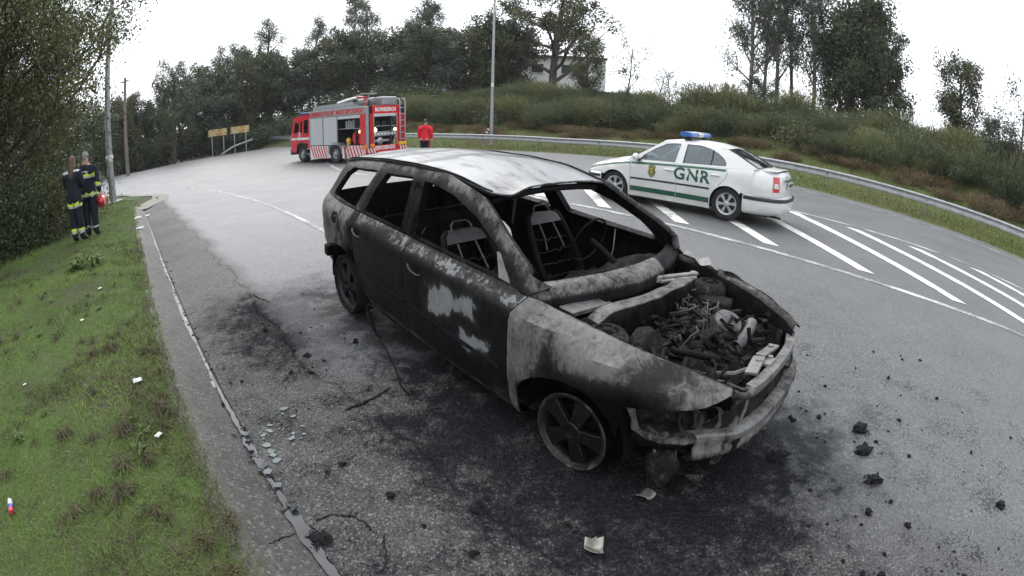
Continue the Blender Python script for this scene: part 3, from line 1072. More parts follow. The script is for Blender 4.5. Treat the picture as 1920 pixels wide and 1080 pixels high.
for mir in (False, True):
    panel('front_fender', P_FENDER, [], vside, M_BFEND, car, .012, .05, attr=ash_fender, wob=.004, mirror=mir)
    fd = panel('front_door', P_FDOOR, [], vside, M_BDOOR, car, .03, .035, attr=ash_sheen_door, wob=.003, mirror=mir)
    rdr = panel('rear_door', P_RDOOR, [], vside, M_BDOOR, car, .03, .06, attr=ash_sheen_rdoor, wob=.003, mirror=mir)
    qp = panel('rear_quarter_panel', P_QUART, [], vside, M_BURN, car, .012, .06, attr=ash_quarter, wob=.003, mirror=mir)
    panel('window_frame', P_FRAME, [H_FRONT, H_REAR, H_QUART], vside, M_BURN, car, .05, .045, attr=ash_frame, wob=.003, mirror=mir)
    sgn = 1 if mir else -1
    def S(x, z, o=0.0): return Vector((x, sgn * (vY(x, z) + o), z))
    # handles: burnt out recess with a bow of metal
    for (hx, hz, par) in ((-.03, .768, fd), (-.905, .845, rdr)):
        mb = MB()
        n = 14
        V = [S(hx, hz, .004)] + [S(hx + .055 * math.cos(2 * math.pi * i / n), hz + .028 * math.sin(2 * math.pi * i / n), .004) for i in range(n)]
        mb.add(V, [(0, 1 + i, 1 + (i + 1) % n) if sgn > 0 else (0, 1 + (i + 1) % n, 1 + i) for i in range(n)], 0)
        mb.build('handle_recess', M_SOOT, par)
        mb = MB()
        mb.tube([S(hx + .075, hz - .03, .004), S(hx + .05, hz - .032, .018), S(hx, hz - .022, .024), S(hx - .05, hz - .004, .018), S(hx - .08, hz + .008, .004)], .006, 6)
        mb.build('door_handle', M_HANDLE, par, 50)
    # side moulding
    for (x0, z0, x1, z1, par) in ((-.82, .512, -.215, .478, rdr), (-.18, .474, .80, .395, fd)):
        mb = MB()
        pts = [(lerp(x0, x1, i / 16), lerp(z0, z1, i / 16)) for i in range(17)]
        for a, b in zip(pts, pts[1:]):
            A = [S(a[0], a[1] - .018, .001), S(a[0], a[1], .012), S(a[0], a[1] + .018, .001)]
            B = [S(b[0], b[1] - .018, .001), S(b[0], b[1], .012), S(b[0], b[1] + .018, .001)]
            mb.add(A + B, [(0, 3, 4, 1), (1, 4, 5, 2)] if sgn > 0 else [(0, 1, 4, 3), (1, 2, 5, 4)])
        mb.build('side_moulding', M_SOOT, par, 30)
    # sill under the doors
    mb = MB()
    V, F = [], []
    pts = [(-.84, .30), (-.4, .283), (-.19, .262), (.41, .207), (.90, .175)]
    for (x, z) in densify(pts, .12, False):
        V += [S(x, z + .02, -.03), S(x, z - .008, -.004), S(x, z - .04, -.006), S(x, z - .07, -.06), S(x, z - .07, -.25)]
    for i in range(len(V) // 5 - 1):
        for j in range(4):
            f = (i * 5 + j, i * 5 + j + 1, (i + 1) * 5 + j + 1, (i + 1) * 5 + j)
            F.append(f if sgn < 0 else f[::-1])
    mk('sill', V, F, M_BURN, car, 40, None, {'ash': [.45 if i % 5 in (1, 2) else .15 for i in range(len(V))]})
    # wheel housings, dark inside the arches
    for (ax, az, r) in ((1.30, .22, .345), (-1.32, .28, .375)):
        mb = MB()
        n = 14
        V, F = [], []
        for i in range(n + 1):
            a = math.pi * (-.02 + 1.04 * i / n)
            for y in (.80, .45):
                V.append((ax + r * math.cos(a), sgn * y, az + r * math.sin(a)))
        F = [(2 * i, 2 * i + 1, 2 * i + 3, 2 * i + 2) for i in range(n)]
        mb.add(V, F)
        mb.add([(ax - r, sgn * .45, .12), (ax + r, sgn * .45, .12), (ax + r, sgn * .45, az + r), (ax - r, sgn * .45, az + r)], [(0, 1, 2, 3)])
        mb.build('wheel_housing', M_SOOT, car, 60)
    if not mir:
        # fuel filler cavity
        mb = MB()
        n = 18
        ring = [(math.copysign(abs(math.cos(2 * math.pi * i / n)) ** .6, math.cos(2 * math.pi * i / n)), math.copysign(abs(math.sin(2 * math.pi * i / n)) ** .6, math.sin(2 * math.pi * i / n))) for i in range(n)]
        o_ = [S(-1.385 + .085 * a, .882 + .062 * b, .006) for a, b in ring]
        i_ = [S(-1.385 + .068 * a, .882 + .047 * b, .004) for a, b in ring]
        mb.add(o_ + i_, [(i, (i + 1) % n, n + (i + 1) % n, n + i) for i in range(n)], 0)
        mb.add(i_ + [S(-1.385, .882, .002)], [(i, (i + 1) % n, n) for i in range(n)], 1)
        mb.build('fuel_filler', [M_ASHM, M_SOOT], qp)
    # mirror sail plate in the front corner of the window
    mb = MB()
    T = [(.79, .872), (.70, .880), (.625, 1.0), (.655, .998)]
    mb.add([S(a, b, .004) for a, b in T] + [S(a, b, -.012) for a, b in T], [(0, 1, 2, 3), (7, 6, 5, 4), (0, 4, 5, 1), (1, 5, 6, 2), (2, 6, 7, 3), (3, 7, 4, 0)])
    mb.build('mirror_plate', M_ASHL, car)

# roof skin
V_RZ = [(-1.92, 1.285), (-1.80, 1.318), (-1.64, 1.347), (-1.3, 1.365), (-.95, 1.375), (-.43, 1.367), (-.04, 1.342), (.21, 1.292), (.36, 1.252)]
def roof_pt(s, w, off=0.0):
    y0 = (w * 2 - 1)
    x = lerp(-1.90, .355, s) + .05 * (1 - y0 * y0) * (s - .15)
    z = sum(pl(x + d, V_RZ) for d in (-.08, -.04, 0, .04, .08)) / 5
    h = .555 - .05 * sstep(-1.6, -1.95, x)
    z += .048 * (1 - y0 ** 2) * (1 - .55 * sstep(-1.5, -1.95, x))
    # heat sag and the torn front corner
    z -= .030 * math.exp(-((x - .36) / .16) ** 2 - ((y0 + .72) / .16) ** 2)
    z += .012 * math.exp(-((x - .36) / .12) ** 2 - ((y0 + .98) / .10) ** 2)
    z += .0045 * mnoise.noise(Vector((x * 3.1, y0 * 2.6, 1))) + .002 * mnoise.noise(Vector((x * 9, y0 * 8, 4)))
    return Vector((x, y0 * h, z + off))
nu, nv = 60, 36
V = [roof_pt(i / nu, j / nv) for i in range(nu + 1) for j in range(nv + 1)]
V += [roof_pt(i / nu, j / nv, -.014) for i in range(nu + 1) for j in range(nv + 1)]
N = (nu + 1) * (nv + 1)
F = []
for i in range(nu):
    for j in range(nv):
        f = (i * (nv + 1) + j, (i + 1) * (nv + 1) + j, (i + 1) * (nv + 1) + j + 1, i * (nv + 1) + j + 1)
        F.append(f); F.append(tuple(k + N for k in f[::-1]))
for i in range(nu):
    for j in (0, nv):
        a, b = i * (nv + 1) + j, (i + 1) * (nv + 1) + j
        F.append((a, b, b + N, a + N) if j else (b, a, a + N, b + N))
for j in range(nv):
    for i in (0, nu):
        a, b = i * (nv + 1) + j, i * (nv + 1) + j + 1
        F.append((a, b, b + N, a + N) if i == 0 else (b, a, a + N, b + N))
def ash_roof(p):
    s = p.x; y = p.y / .55
    a = .66 - .30 * sstep(-.2, -.9, s) * sstep(-.2, .4, y) - .30 * sstep(.45, .95, y) - .16 * sstep(-.8, -1.6, s)
    # burnt bands where the roof bows ran
    for bx in (-1.55, -1.2, -.85, -.42):
        a -= .75 * math.exp(-((s - bx - .16 * y - .05 * math.sin(y * 5 + bx * 3)) / .05) ** 2) * sstep(-1.0, -.3, y + .25)
    if abs(p.y) > .535: a -= .35
    return a
mk('roof', V, F, M_BROOF, car, 50, None, {'ash': [ash_roof(v) for v in V[:N]] + [.1] * N})
# front header under the roof edge, rear header
mb = MB()
mb.tube([(.30, -.50, 1.205), (.345, -.25, 1.245), (.355, 0, 1.255), (.345, .25, 1.245), (.30, .50, 1.215)], .022, 8)
mb.build('roof_header', M_SOOT, car, 50)
mb = MB()
mb.tube([(-1.86, -.49, 1.255), (-1.90, -.25, 1.285), (-1.905, 0, 1.29), (-1.90, .25, 1.285), (-1.86, .49, 1.255)], .03, 8)
mb.build('tailgate_header', M_SOOT, car, 50)
# thin seam beads along the roof edges
for s in (-1, 1):
    mb = MB()
    pts = [roof_pt(i / 30, 0 if s < 0 else 1) + Vector((0, -s * .012, .008)) for i in range(31)]
    mb.tube(pts, .006, 6)
    mb.build('roof_drip_rail', M_SOOT, car, 60)

# tail: lower tailgate and rear panel
def tailpt(t, z):
    a = (t - .5) * math.pi
    c, s_ = math.cos(a), math.sin(a)
    W = .66 - .10 * sstep(.8, 1.0, z)
    return Vector((-2.03 - .13 * abs(c) ** .6, W * math.copysign(abs(s_) ** .75, s_), z))
mb = MB()
mb.grid(lambda a, b: tailpt(a, lerp(.50, .99, b)), 24, 8)
mb.build('tailgate_panel', M_SOOT, car, 60)
for s in (-1, 1):
    mb = MB()
    mb.tube([(-1.86, s * .50, 1.255), (-1.95, s * .53, 1.13), (-2.04, s * .56, .98)], .026, 8)
    mb.build('tailgate_pillar', M_SOOT, car, 60)

# floor, bulkhead, tunnel, inner sides
mb = MB()
mb.grid(lambda a, b: Vector((lerp(-2.0, 1.0, a), lerp(-.76, .76, b), .17 + .05 * mnoise.noise(Vector((a * 14, b * 9, 0))) + (.22 * sstep(.25, .05, a)) + .10 * math.exp(-((b - .5) / .09) ** 2))), 40, 20)
mb.build('floor_pan', M_DEB, car, 60)
mb = MB()
mb.add([(1.02, -.74, .15), (1.02, .74, .15), (1.02, .70, .70), (1.02, -.70, .70)], [(0, 1, 2, 3)])
mb.build('bulkhead', M_SOOT, car)
# scuttle below the windscreen: long curved grey sheet
def scut(a, b):
    y = lerp(-.735, .735, a)
    k = 1 - (y / .735) ** 2
    xb = .86 + .20 * k
    t = b * 1.75
    sag = .008 * mnoise.noise(Vector((y * 4, b * 3, 2))) + .02 * mnoise.noise(Vector((y * 2, 1, 2))) * b
    return Vector((xb - .03 + .105 * math.sin(t) + sag, y, .775 + .075 * math.cos(t) + .03 * k - .06 * sstep(.75, 1, b) + sag + .014 * (y / .735) ** 2))
mb = MB()
mb.grid(scut, 44, 10)
o = mb.build('scuttle_panel', M_BURN, car, 50, attrs={'ash': [.60 - (.40 if i // 11 > 29 else 0) - .25 * ((i % 11) > 7) for i in range(45 * 11)]})
sm = o.modifiers.new('t', 'SOLIDIFY'); sm.thickness = .006
# ash heap where the dashboard was
def heap(a, b):
    x = lerp(.18, .86, a) + .16 * (1 - (2 * b - 1) ** 2) * a; y = lerp(-.70, .72, b)
    n = mnoise.noise(Vector((x * 6, y * 5, 0))) * .05 + mnoise.noise(Vector((x * 17, y * 15, 3))) * .022 + mnoise.noise(Vector((x * 40, y * 38, 3))) * .008
    return Vector((x, y, .47 + .25 * sstep(.18, .75, x) + n + .04 * sstep(.0, .5, y)))
mb = MB(); mb.grid(heap, 46, 70)
mb.build('dashboard_ash', M_DEB, car, 80)
# dash cross tube and steering column stub
mb = MB()
mb.tube([(.74, -.72, .66), (.70, -.3, .70), (.68, .1, .71), (.72, .72, .66)], .025, 8)
mb.build('dash_crossbeam', M_SOOT, car, 50)
mb = MB()
mb.tube([(.70, .36, .70), (.50, .37, .80), (.40, .37, .84)], .022, 8)
ring = [(.38 + .06 * math.cos(t), .37 + .18 * math.sin(t), .84 + .17 * math.cos(t)) for t in [2 * math.pi * i / 20 for i in range(20)]]
mb.tube(ring, .009, 6, closed=True)
mb.build('steering_column', M_SOOT, car, 50)

# seat frames
def seat_frame(yc, xo=0.0, rust=M_SOOT):
    seat = MB()
    root = MB()
    def B(y, z):   # back plane leaning rearwards
        t = (z - .42) / .56
        return Vector((.22 - .34 * t + xo, yc + y, z))
    root.tube([B(-.21, .40), B(-.225, .62), B(-.205, .80), B(-.17, .93), B(-.13, .955)], [.024, .026, .024, .022, .018], 8)
    root.tube([B(.21, .40), B(.225, .62), B(.205, .80), B(.17, .93), B(.13, .955)], [.024, .026, .024, .022, .018], 8)
    o = root.build('seat_frame', M_SOOT, car, 50)
    mb = MB()
    # top plate with holes for the head restraint
    mb.prism([(-.175, .885), (.175, .885), (.165, .935), (.10, .962), (-.10, .962), (-.165, .935)], lambda a, b, t: B(a, b) + Vector((t, 0, .0)), -.012, .016)
    mb.build('top_plate', M_HANDLE, o)
    mb = MB()
    mb.tube([B(-.085, .955), B(-.08, .99), B(-.05, 1.012), B(.05, 1.012), B(.08, .99), B(.085, .955)], .007, 6)
    mb.build('head_restraint_loop', M_WIREB, o, 50)
    mb = MB()
    for y in (-.075, .075):
        mb = MB()
        mb.tube([B(y, .885), B(y * 1.1, .78) + Vector((.015, 0, 0)), B(y * 1.3, .70) + Vector((.01, 0, 0))], .007, 6)
        mb.build('restraint_rod', M_WIREB, o, 50)
    mb = MB()
    for k in range(4):
        z = .50 + k * .085
        mb.tube([B(-.20 + .02 * mnoise.noise(Vector((k, yc, 1))), z)] + [B(lerp(-.18, .18, i / 9), z + .014 * (i % 2) + .012 * mnoise.noise(Vector((i, k, yc)))) + Vector((-.02, 0, 0)) for i in range(10)] + [B(.20, z)], .0028, 4)
    mb.build('back_spring', M_RUSTY, o, 50)
    mb = MB()
    for s in (-1, 1):
        mb.tube([B(s * .21, .40), Vector((.35 + xo, yc + s * .22, .36)), Vector((.62 + xo, yc + s * .22, .40))], .02, 6)
        mb.tube([Vector((.1 + xo, yc + s * .2, .22)), Vector((.6 + xo, yc + s * .2, .24))], .018, 6)
        mb.tube([Vector((.15 + xo, yc + s * .2, .22)), Vector((.2 + xo, yc + s * .21, .38))], .014, 6)
    for k in range(6):
        x = .28 + k * .06 + xo
        mb.tube([(x, yc - .21, .35), (x, yc, .32 + .01 * k), (x, yc + .21, .35)], .004, 4)
    mb.build('seat_base', M_SOOT, o, 50)
    return o
seat_frame(-.47, .06)
seat_frame(.38, -.02)
# rear bench back frame and headrest loops
mb = MB()
mb.tube([(-.95, -.62, .38), (-1.10, -.62, .80), (-1.12, -.5, .86), (-1.12, .5, .86), (-1.10, .62, .80), (-.95, .62, .38)], .016, 8)
for y in (-.3, 0.05, .35):
    mb.tube([(-1.0, y, .40), (-1.12, y, .86)], .011, 6)
mb.grid(lambda a, b: Vector((lerp(-.98, -1.13, b) - .02 + .02 * mnoise.noise(Vector((a * 9, b * 7, 1))), lerp(-.60, .60, a), lerp(.36, .84, b))), 24, 12)
mb.build('rear_seat_frame', M_SOOT, car, 60)
for y in (-.38, .38):
    mb = MB()
    mb.tube([(-1.12, y - .09, .85), (-1.13, y - .085, .93), (-1.13, y - .06, .955), (-1.13, y + .06, .955), (-1.13, y + .085, .93), (-1.12, y + .09, .85)], .009, 6)
    mb.build('rear_headrest_loop', M_SOOT, car, 60)
# load bay side debris, belts and loose wires
mb = MB()
for (pts, r) in (([(.30, .80, .905), (.36, .72, .86), (.44, .60, .74), (.48, .50, .66), (.62, .34, .58)], .0045),
                 ([(-.98, -.70, .97), (-.9, -.66, .80), (-.72, -.66, .55)], .005),
                 ([(-.26, -.69, .98), (-.18, -.72, .93), (-.13, -.71, .99)], .004),
                 ([(-.7, .72, .96), (-.72, .70, 1.04), (-.78, .70, .99), (-.80, .68, .70)], .012)):
    mb = MB()
    mb.tube(pts, r, 6)
    mb.build('loose_wire', M_ASHM, car, 60)
# ---- engine bay
rr = random.Random(5)
# inner wings: folded dark sheets below the fender tops
for s in (-1, 1):
    mb = MB()
    V, F = [], []
    xs = [.95, 1.07, 1.29, 1.46, 1.675, 1.80, 1.905, 1.99]
    for x in xs:
        zt, yt = pl(x, V_ZT), pl(x, V_YT)
        for (dy, dz) in ((.004, -.004), (-.03, -.012), (-.055, -.03), (-.065, -.10), (-.10, -.28), (-.10, -.50)):
            V.append((x, s * (yt + dy), zt + dz + .006 * mnoise.noise(Vector((x * 9, dy * 30, s)))))
    k = 6
    for i in range(len(xs) - 1):
        for j in range(k - 1):
            f = (i * k + j, (i + 1) * k + j, (i + 1) * k + j + 1, i * k + j + 1)
            F.append(f if s < 0 else f[::-1])
    mk('inner_wing', V, F, M_BURN, car, 40, None, {'ash': [(.50, .45, .30, .1, .05, .05)[i % 6] for i in range(len(V))]})
    # strut tower
    mb = MB()
    mb.lathe([(.125, -.28), (.12, -.03), (.095, 0), (.065, .006), (.06, -.01), (.03, -.012), (.02, .012), (0.001, .014)], (1.30, s * .585, .725), (0, 0, 1), 20)
    mb.build('strut_tower', M_DEB, car, 40)
# cross plate ahead of the scuttle
def plate(a, b):
    y = lerp(-.56, .40, a)
    x = 1.235 + .055 * sstep(-.5, -.1, y) - .02 * sstep(.1, .4, y)
    prof = [(-.085, .004), (-.02, 0), (0, -.006), (.012, -.05), (.012, -.16)]
    t = b * 4
    i = min(3, int(t)); f = t - i
    dx = lerp(prof[i][0], prof[i + 1][0], f); dz = lerp(prof[i][1], prof[i + 1][1], f)
    return Vector((x + dx + .008 * mnoise.noise(Vector((y * 7, b, 1))), y, .775 + dz - .05 * math.exp(-((y + .60) / .10) ** 2) + .010 * mnoise.noise(Vector((y * 5, b * 2, 4)))))
mb = MB(); mb.grid(plate, 36, 8)
mb.build('bulkhead_plate', M_BURN, car, 50, attrs={'ash': [(.60 if i % 9 < 4 else .12) for i in range(37 * 9)]})
mb = MB()
mb.add([(1.0, -.66, .66), (1.0, .66, .66), (1.24, .66, .62), (1.24, -.66, .62)], [(0, 1, 2, 3)])
mb.grid(lambda a, b: Vector((lerp(1.02, 1.22, b), lerp(-.6, .6, a), .665 + .03 * mnoise.noise(Vector((a * 20, b * 6, 0))))), 40, 6)
mb.build('plenum_tray', M_DEB, car, 60)
# wiper linkage: pale cast arms lying across the plenum
mb = MB()
rotw = Matrix.Rotation(R(68), 3, 'Z')
for (c, L, w) in (((1.17, .32, .79), .36, .035), ((1.20, .30, .775), .30, .025)):
    mb.box(c, (L, w, .018), 0, rotw)
mb.cyl((1.12, .16, .77), (1.12, .16, .81), .03, 12)
mb.cyl((1.22, .47, .77), (1.22, .47, .80), .025, 12)
mb.build('wiper_linkage', M_ASHL, car, None, .004)
mb = MB()
mb.box((1.09, -.52, .775), (.11, .26, .012), 0, Matrix.Rotation(R(-8), 3, 'Z'))
mb.box((1.13, -.50, .765), (.03, .28, .02), 0, Matrix.Rotation(R(-8), 3, 'Z'))
mb.build('hinge_plate', M_ASHM, car, None, .003)
# bright bent strip lying on the far wing
mb = MB()
mb.grid(lambda a, b: Vector((lerp(1.02, 1.30, a), lerp(.66, .735, b) + .02 * math.sin(a * 5), .835 - .04 * a + .02 * math.sin(a * 9 + b * 2) + .015 * b)), 14, 4)
mb.build('bent_trim', M_ASHL, car, 50)
# buckled lip of the far wing
mb = MB()
mb.grid(lambda a, b: Vector((lerp(1.33, 1.54, a), lerp(.70, .80, b), .79 - .04 * a + .02 * math.sin(a * 4) - .06 * b * b)), 10, 5)
mb.build('wing_flap', M_SOOT, car, 50)

# engine lump: heap of molten and charred pieces
def eng(a, b):
    x = lerp(1.27, 1.97, a); y = lerp(-.60, .60, b)
    n = mnoise.noise(Vector((x * 6, y * 6, 1))) * .07 + mnoise.noise(Vector((x * 15, y * 15, 4))) * .04 + mnoise.noise(Vector((x * 38, y * 38, 8))) * .018
    base = .565 + .06 * math.exp(-((x - 1.50) / .22) ** 2 - ((y - .02) / .36) ** 2)
    base -= .06 * sstep(.38, .6, abs(y)) + .12 * sstep(1.72, 1.95, x)
    return Vector((x, y, base + n))
mb = MB(); mb.grid(eng, 70, 110)
mb.build('engine_remains', M_DEB, car, 80)
mb = MB()   # cylinder head and covers
mb.box((1.50, -.02, .56), (.20, .52, .10), 0, Matrix.Rotation(R(4), 3, 'Z'))
mb.box((1.44, .02, .615), (.10, .40, .05), 0, Matrix.Rotation(R(-3), 3, 'Z'))
for k in range(5):
    mb.cyl((1.50, -.2 + k * .1, .60), (1.50, -.2 + k * .1, .64), .022, 10)
mb.build('cylinder_head', M_DEB, car, None, .01)
mb = MB()   # pale melted alternator
mb.lathe([(.001, .06), (.05, .058), (.09, .04), (.105, .0), (.10, -.05), (.07, -.07), (.001, -.075)], (1.61, .235, .615), (.35, -.2, .9), 20)
for k in range(7):
    a = k * .9
    mb.box((1.60 + .06 * math.cos(a), .235 + .06 * math.sin(a), .60), (.03, .012, .02), 0, Matrix.Rotation(a, 3, 'Z'))
mb.build('alternator', M_ASHM, car, 40)
mb = MB()   # intake pipe
pts = [(1.745, .10, .56), (1.75, .16, .57), (1.752, .23, .59), (1.748, .31, .615), (1.73, .37, .625)]
mb.tube(pts, [.042, .038, .036, .036, .040], 14, caps=False)
mb.build('intake_pipe', M_ASHM, car, 50)
mb = MB(); mb.cyl((1.744, .093, .559), (1.744, .10, .56), .034, 14); mb.build('pipe_mouth', M_SOOT, car)
mb = MB()   # brake servo drum and battery tray
mb.lathe([(.001, .06), (.09, .055), (.115, .02), (.115, -.02), (.08, -.06), (.001, -.06)], (1.44, -.42, .62), (.9, .1, .35), 22)
mb.build('brake_servo', M_DEB, car, 40)
mb = MB()
mb.box((1.42, .48, .60), (.20, .16, .14), 0, Matrix.Rotation(R(10), 3, 'Z'))
mb.build('battery_remains', M_DEB, car, None, .02)
mb = MB()   # torn pale foil and lumps
for k in range(26):
    x, y = rr.uniform(1.32, 1.9), rr.uniform(-.5, .5)
    z = eng((x - 1.27) / .70, (y + .6) / 1.2).z + rr.uniform(.0, .03)
    s = rr.uniform(.015, .05)
    mb.box((x, y, z), (s, s * rr.uniform(.4, 1), s * rr.uniform(.15, .6)), 0, Matrix.Rotation(rr.uniform(0, 6), 3, (rr.random(), rr.random(), rr.random() + .1)))
tag(mb.build('scrap_fragment', M_ASHM, car), kind='stuff')
mb = MB()
for k in range(240):
    x, y = rr.uniform(1.25, 1.95), rr.uniform(-.55, .55)
    z = eng((x - 1.27) / .70, (y + .6) / 1.2).z + rr.uniform(-.01, .03)
    s = rr.choice([.02, .03, .04, .05, .07, .10])
    mb.box((x, y, z), (s * rr.uniform(.7, 1.6), s * rr.uniform(.3, .8), s * rr.uniform(.15, .6)), 0, Matrix.Rotation(rr.uniform(0, 6), 3, (rr.random(), rr.random(), rr.random() + .1)))
tag(mb.build('charred_fragment', M_DEB, car), kind='stuff')
mb = MB()   # bare wiring loops
for k in range(16):
    x, y = rr.uniform(1.30, 1.60), rr.uniform(-.10, .36)
    pts = []
    for i in range(7):
        z = .68 + .04 * rr.random() if i not in (0, 6) else .60
        pts.append((x, y, z))
        x += rr.uniform(-.05, .06); y += rr.uniform(-.06, .065)
    mb.tube(pts, rr.choice([.002, .0025, .0035]), 5)
tag(mb.build('bare_wiring', M_WIREB, car, 60), kind='stuff')
mb = MB()
for k in range(26):
    x, y = rr.uniform(1.30, 1.85), rr.uniform(-.5, .5)
    pts = []
    for i in range(5):
        pts.append((x, y, .62 + .07 * rr.random()))
        x += rr.uniform(-.07, .07); y += rr.uniform(-.1, .1)
    mb.tube(pts, rr.choice([.010, .014, .018]), 7)
tag(mb.build('charred_hose', M_SOOT, car, 60), kind='stuff')

# radiator support, bonnet lock, headlamp remains
def xm(y): return 2.035 - .16 * y * y - .03 * sstep(.3, .55, y)
def bar(name, ys, zf, xf, w, h, mat, n=24, ash=None):
    mb = MB()
    V, F = [], []
    for i in range(n + 1):
        y = lerp(ys[0], ys[1], i / n)
        x, z = xf(y), zf(y)
        for (dx, dz) in ((-w / 2, h / 2), (w / 2, h / 2), (w / 2 + .006, 0), (w / 2, -h / 2), (-w / 2, -h / 2)):
            V.append((x + dx + .003 * mnoise.noise(Vector((y * 11, dx * 40, 2))), y, z + dz + .003 * mnoise.noise(Vector((y * 9, dz * 40, 6)))))
    for i in range(n):
        for j in range(5):
            F.append((i * 5 + j, i * 5 + (j + 1) % 5, (i + 1) * 5 + (j + 1) % 5, (i + 1) * 5 + j))
    F.append((0, 1, 2, 3, 4)); F.append(tuple(n * 5 + j for j in (4, 3, 2, 1, 0)))
    F = [f[::-1] for f in F]
    return mk(name, V, F, mat, car, 35, None, {'ash': [ash if ash is not None else .6] * len(V)})
bar('upper_crossmember', (-.30, .56), lambda y: .565 + .01 * y, xm, .055, .05, M_BURN, ash=.66)
bar('lower_crossmember', (-.50, .52), lambda y: .20, lambda y: 1.98 - .12 * y * y, .05, .06, M_BURN, ash=.2)
mb = MB()
mb.tube([(2.00, -.52, .635), (2.025, -.46, .60), (2.04, -.38, .575), (2.03, -.28, .565)], [.022, .02, .02, .022], 8)
mb.tube([(1.80, -.44, .60), (1.90, -.40, .60), (2.0, -.36, .58), (2.03, -.30, .575)], .012, 8)
mb.build('support_bracket', M_BURN, car, 50, attrs={'ash': [.55] * len(mb.v)})
for (c, d, rz, nm) in (((1.955, -.10, .60), (.07, .22, .018), 10, 'lock_plate'), ((1.945, .12, .605), (.06, .20, .016), -6, 'lock_plate'), ((1.985, .02, .585), (.075, .10, .02), 0, 'lock_plate')):
    mb = MB(); mb.box(c, d, 0, Matrix.Rotation(R(rz), 3, 'Z') @ Matrix.Rotation(R(-10), 3, 'Y'))
    mb.cyl((c[0], c[1] + .05, c[2]), (c[0], c[1] + .05, c[2] + .02), .018, 10)
    mb.build(nm, M_ASHL, car, None, .004)
mb = MB()
mb.tube([(1.72, -.22, .55), (1.80, -.24, .545), (1.88, -.20, .56), (1.93, -.15, .585)], .014, 7)
mb.build('prop_stay', M_ASHM, car, 50)
for s in (-1, 1):
    # headlamp floor flange
    line = [(1.655, .775, .415), (1.70, .76, .398), (1.77, .735, .380), (1.87, .66, .380), (1.95, .585, .397), (2.01, .44, .42), (2.03, .38, .44)]
    V, F = [], []
    L3 = []
    for a, b in zip(line, line[1:]):
        for i in range(4):
            L3.append(tuple(lerp(a[k], b[k], i / 4) for k in range(3)))
    L3.append(line[-1])
    for (x, y, z) in L3:
        j = .010 * mnoise.noise(Vector((x * 20, y * 20, 3)))
        V += [(x - .16, s * (y - .12), z + .03 + j * 2), (x, s * y, z + j), (x + .012, s * (y + .01), z - .012 + j), (x, s * y, z - .04 + j), (x - .03, s * (y - .02), z - .09 + 2 * j)]
    for i in range(len(L3) - 1):
        for j in range(4):
            f = (i * 5 + j, i * 5 + j + 1, (i + 1) * 5 + j + 1, (i + 1) * 5 + j)
            F.append(f if s > 0 else f[::-1])
    hl = mk('headlamp_housing', V, F, M_BURN, car, 50, None, {'ash': [(.2, .62, .6, .25, .1)[i % 5] for i in range(len(V))]})
    # reflector bowls
    for (cx, cyy, cz, r, mt) in ((1.865, .60, .455, .062, M_ASHM), (1.94, .535, .465, .07, M_BGLASS)):
        mb = MB()
        mb.lathe([(.015, -.09), (r * .55, -.075), (r * .85, -.04), (r, 0), (r * 1.05, .004), (r * 1.0, -.002)], (cx, s * cyy, cz), (.8, s * .55, .18), 20)
        mb.build('lamp_reflector', mt, hl, 60)
    mb = MB()   # back wall of the lamp opening
    mb.add([(1.60, s * .70, .37), (1.93, s * .42, .40), (1.93, s * .42, .63), (1.60, s * .70, .56)], [(0, 1, 2, 3)])
    mb.grid(lambda a, b: Vector((lerp(1.62, 1.93, a), s * (lerp(.70, .44, a) + .01), lerp(.38, .60, b))) + Vector((.03, s * .03, 0)) * mnoise.noise(Vector((a * 8, b * 6, s))), 18, 12)
    mb.build('lamp_debris', M_DEB, hl, 80)
    mb = MB()   # torn strut at the rear edge of the opening
    mb.tube([(1.635, s * .80, .53), (1.655, s * .785, .47), (1.665, s * .775, .41)], [.022, .013, .02], 6)
    mb.build('lamp_strut', M_ASHM, hl, 50)
    mb = MB()
    mb.tube([(2.035, s * .35, .56), (2.045, s * .38, .50), (2.04, s * .40, .42)], .008, 6)
    mb.build('lamp_strut', M_ASHM, hl, 50)

# bumper beam: pressed aluminium channel, wrapped round the nose
def beam_x(y): return 2.115 - .20 * y * y - .10 * sstep(.45, .72, abs(y))
V, F = [], []
prof = [(-.06, .055), (-.008, .058), (.004, .05), (.006, .02), (-.004, .0), (.006, -.02), (.004, -.05), (-.008, -.058), (-.05, -.055)]
n = 60
for L, off in ((0, 0), (1, -.006)):
    for i in range(n + 1):
        y = lerp(-.665, .665, i / n)
        fl = 1 + .35 * sstep(-.45, -.66, y)
        for (dx, dz) in prof:
            V.append((beam_x(y) + dx + off + .004 * mnoise.noise(Vector((y * 8, dz * 20, 1))), y, .345 + .03 * sstep(.2, .66, abs(y)) + dz * fl - .01 * sstep(-.5, -.66, y) + .004 * mnoise.noise(Vector((y * 6, dz * 9, 5)))))
k = len(prof)
for L in (0, 1):
    for i in range(n):
        for j in range(k - 1):
            f = (L * (n + 1) * k + i * k + j, L * (n + 1) * k + (i + 1) * k + j, L * (n + 1) * k + (i + 1) * k + j + 1, L * (n + 1) * k + i * k + j + 1)
            F.append(f[::-1] if L == 0 else f)
o = mk('bumper_beam', V, F, M_BURN, car, 40, None, {'ash': [.62 + .1 * mnoise.noise(Vector((v[1] * 6, v[2] * 30, 0))) - (.2 if v[2] < .31 else 0) for v in V]})
for y in (-.45, .45):
    mb = MB()
    mb.box((1.98, y, .345), (.20, .08, .09), 0)
    mb.build('beam_bracket', M_SOOT, car, None, .01)
mb = MB()
mb.grid(lambda a, b: Vector((beam_x(lerp(-.5, .55, a)) - .075, lerp(-.5, .55, a), lerp(.19, .52, b))) + Vector((.02, 0, 0)) * mnoise.noise(Vector((a * 12, b * 5, 0))), 40, 12)
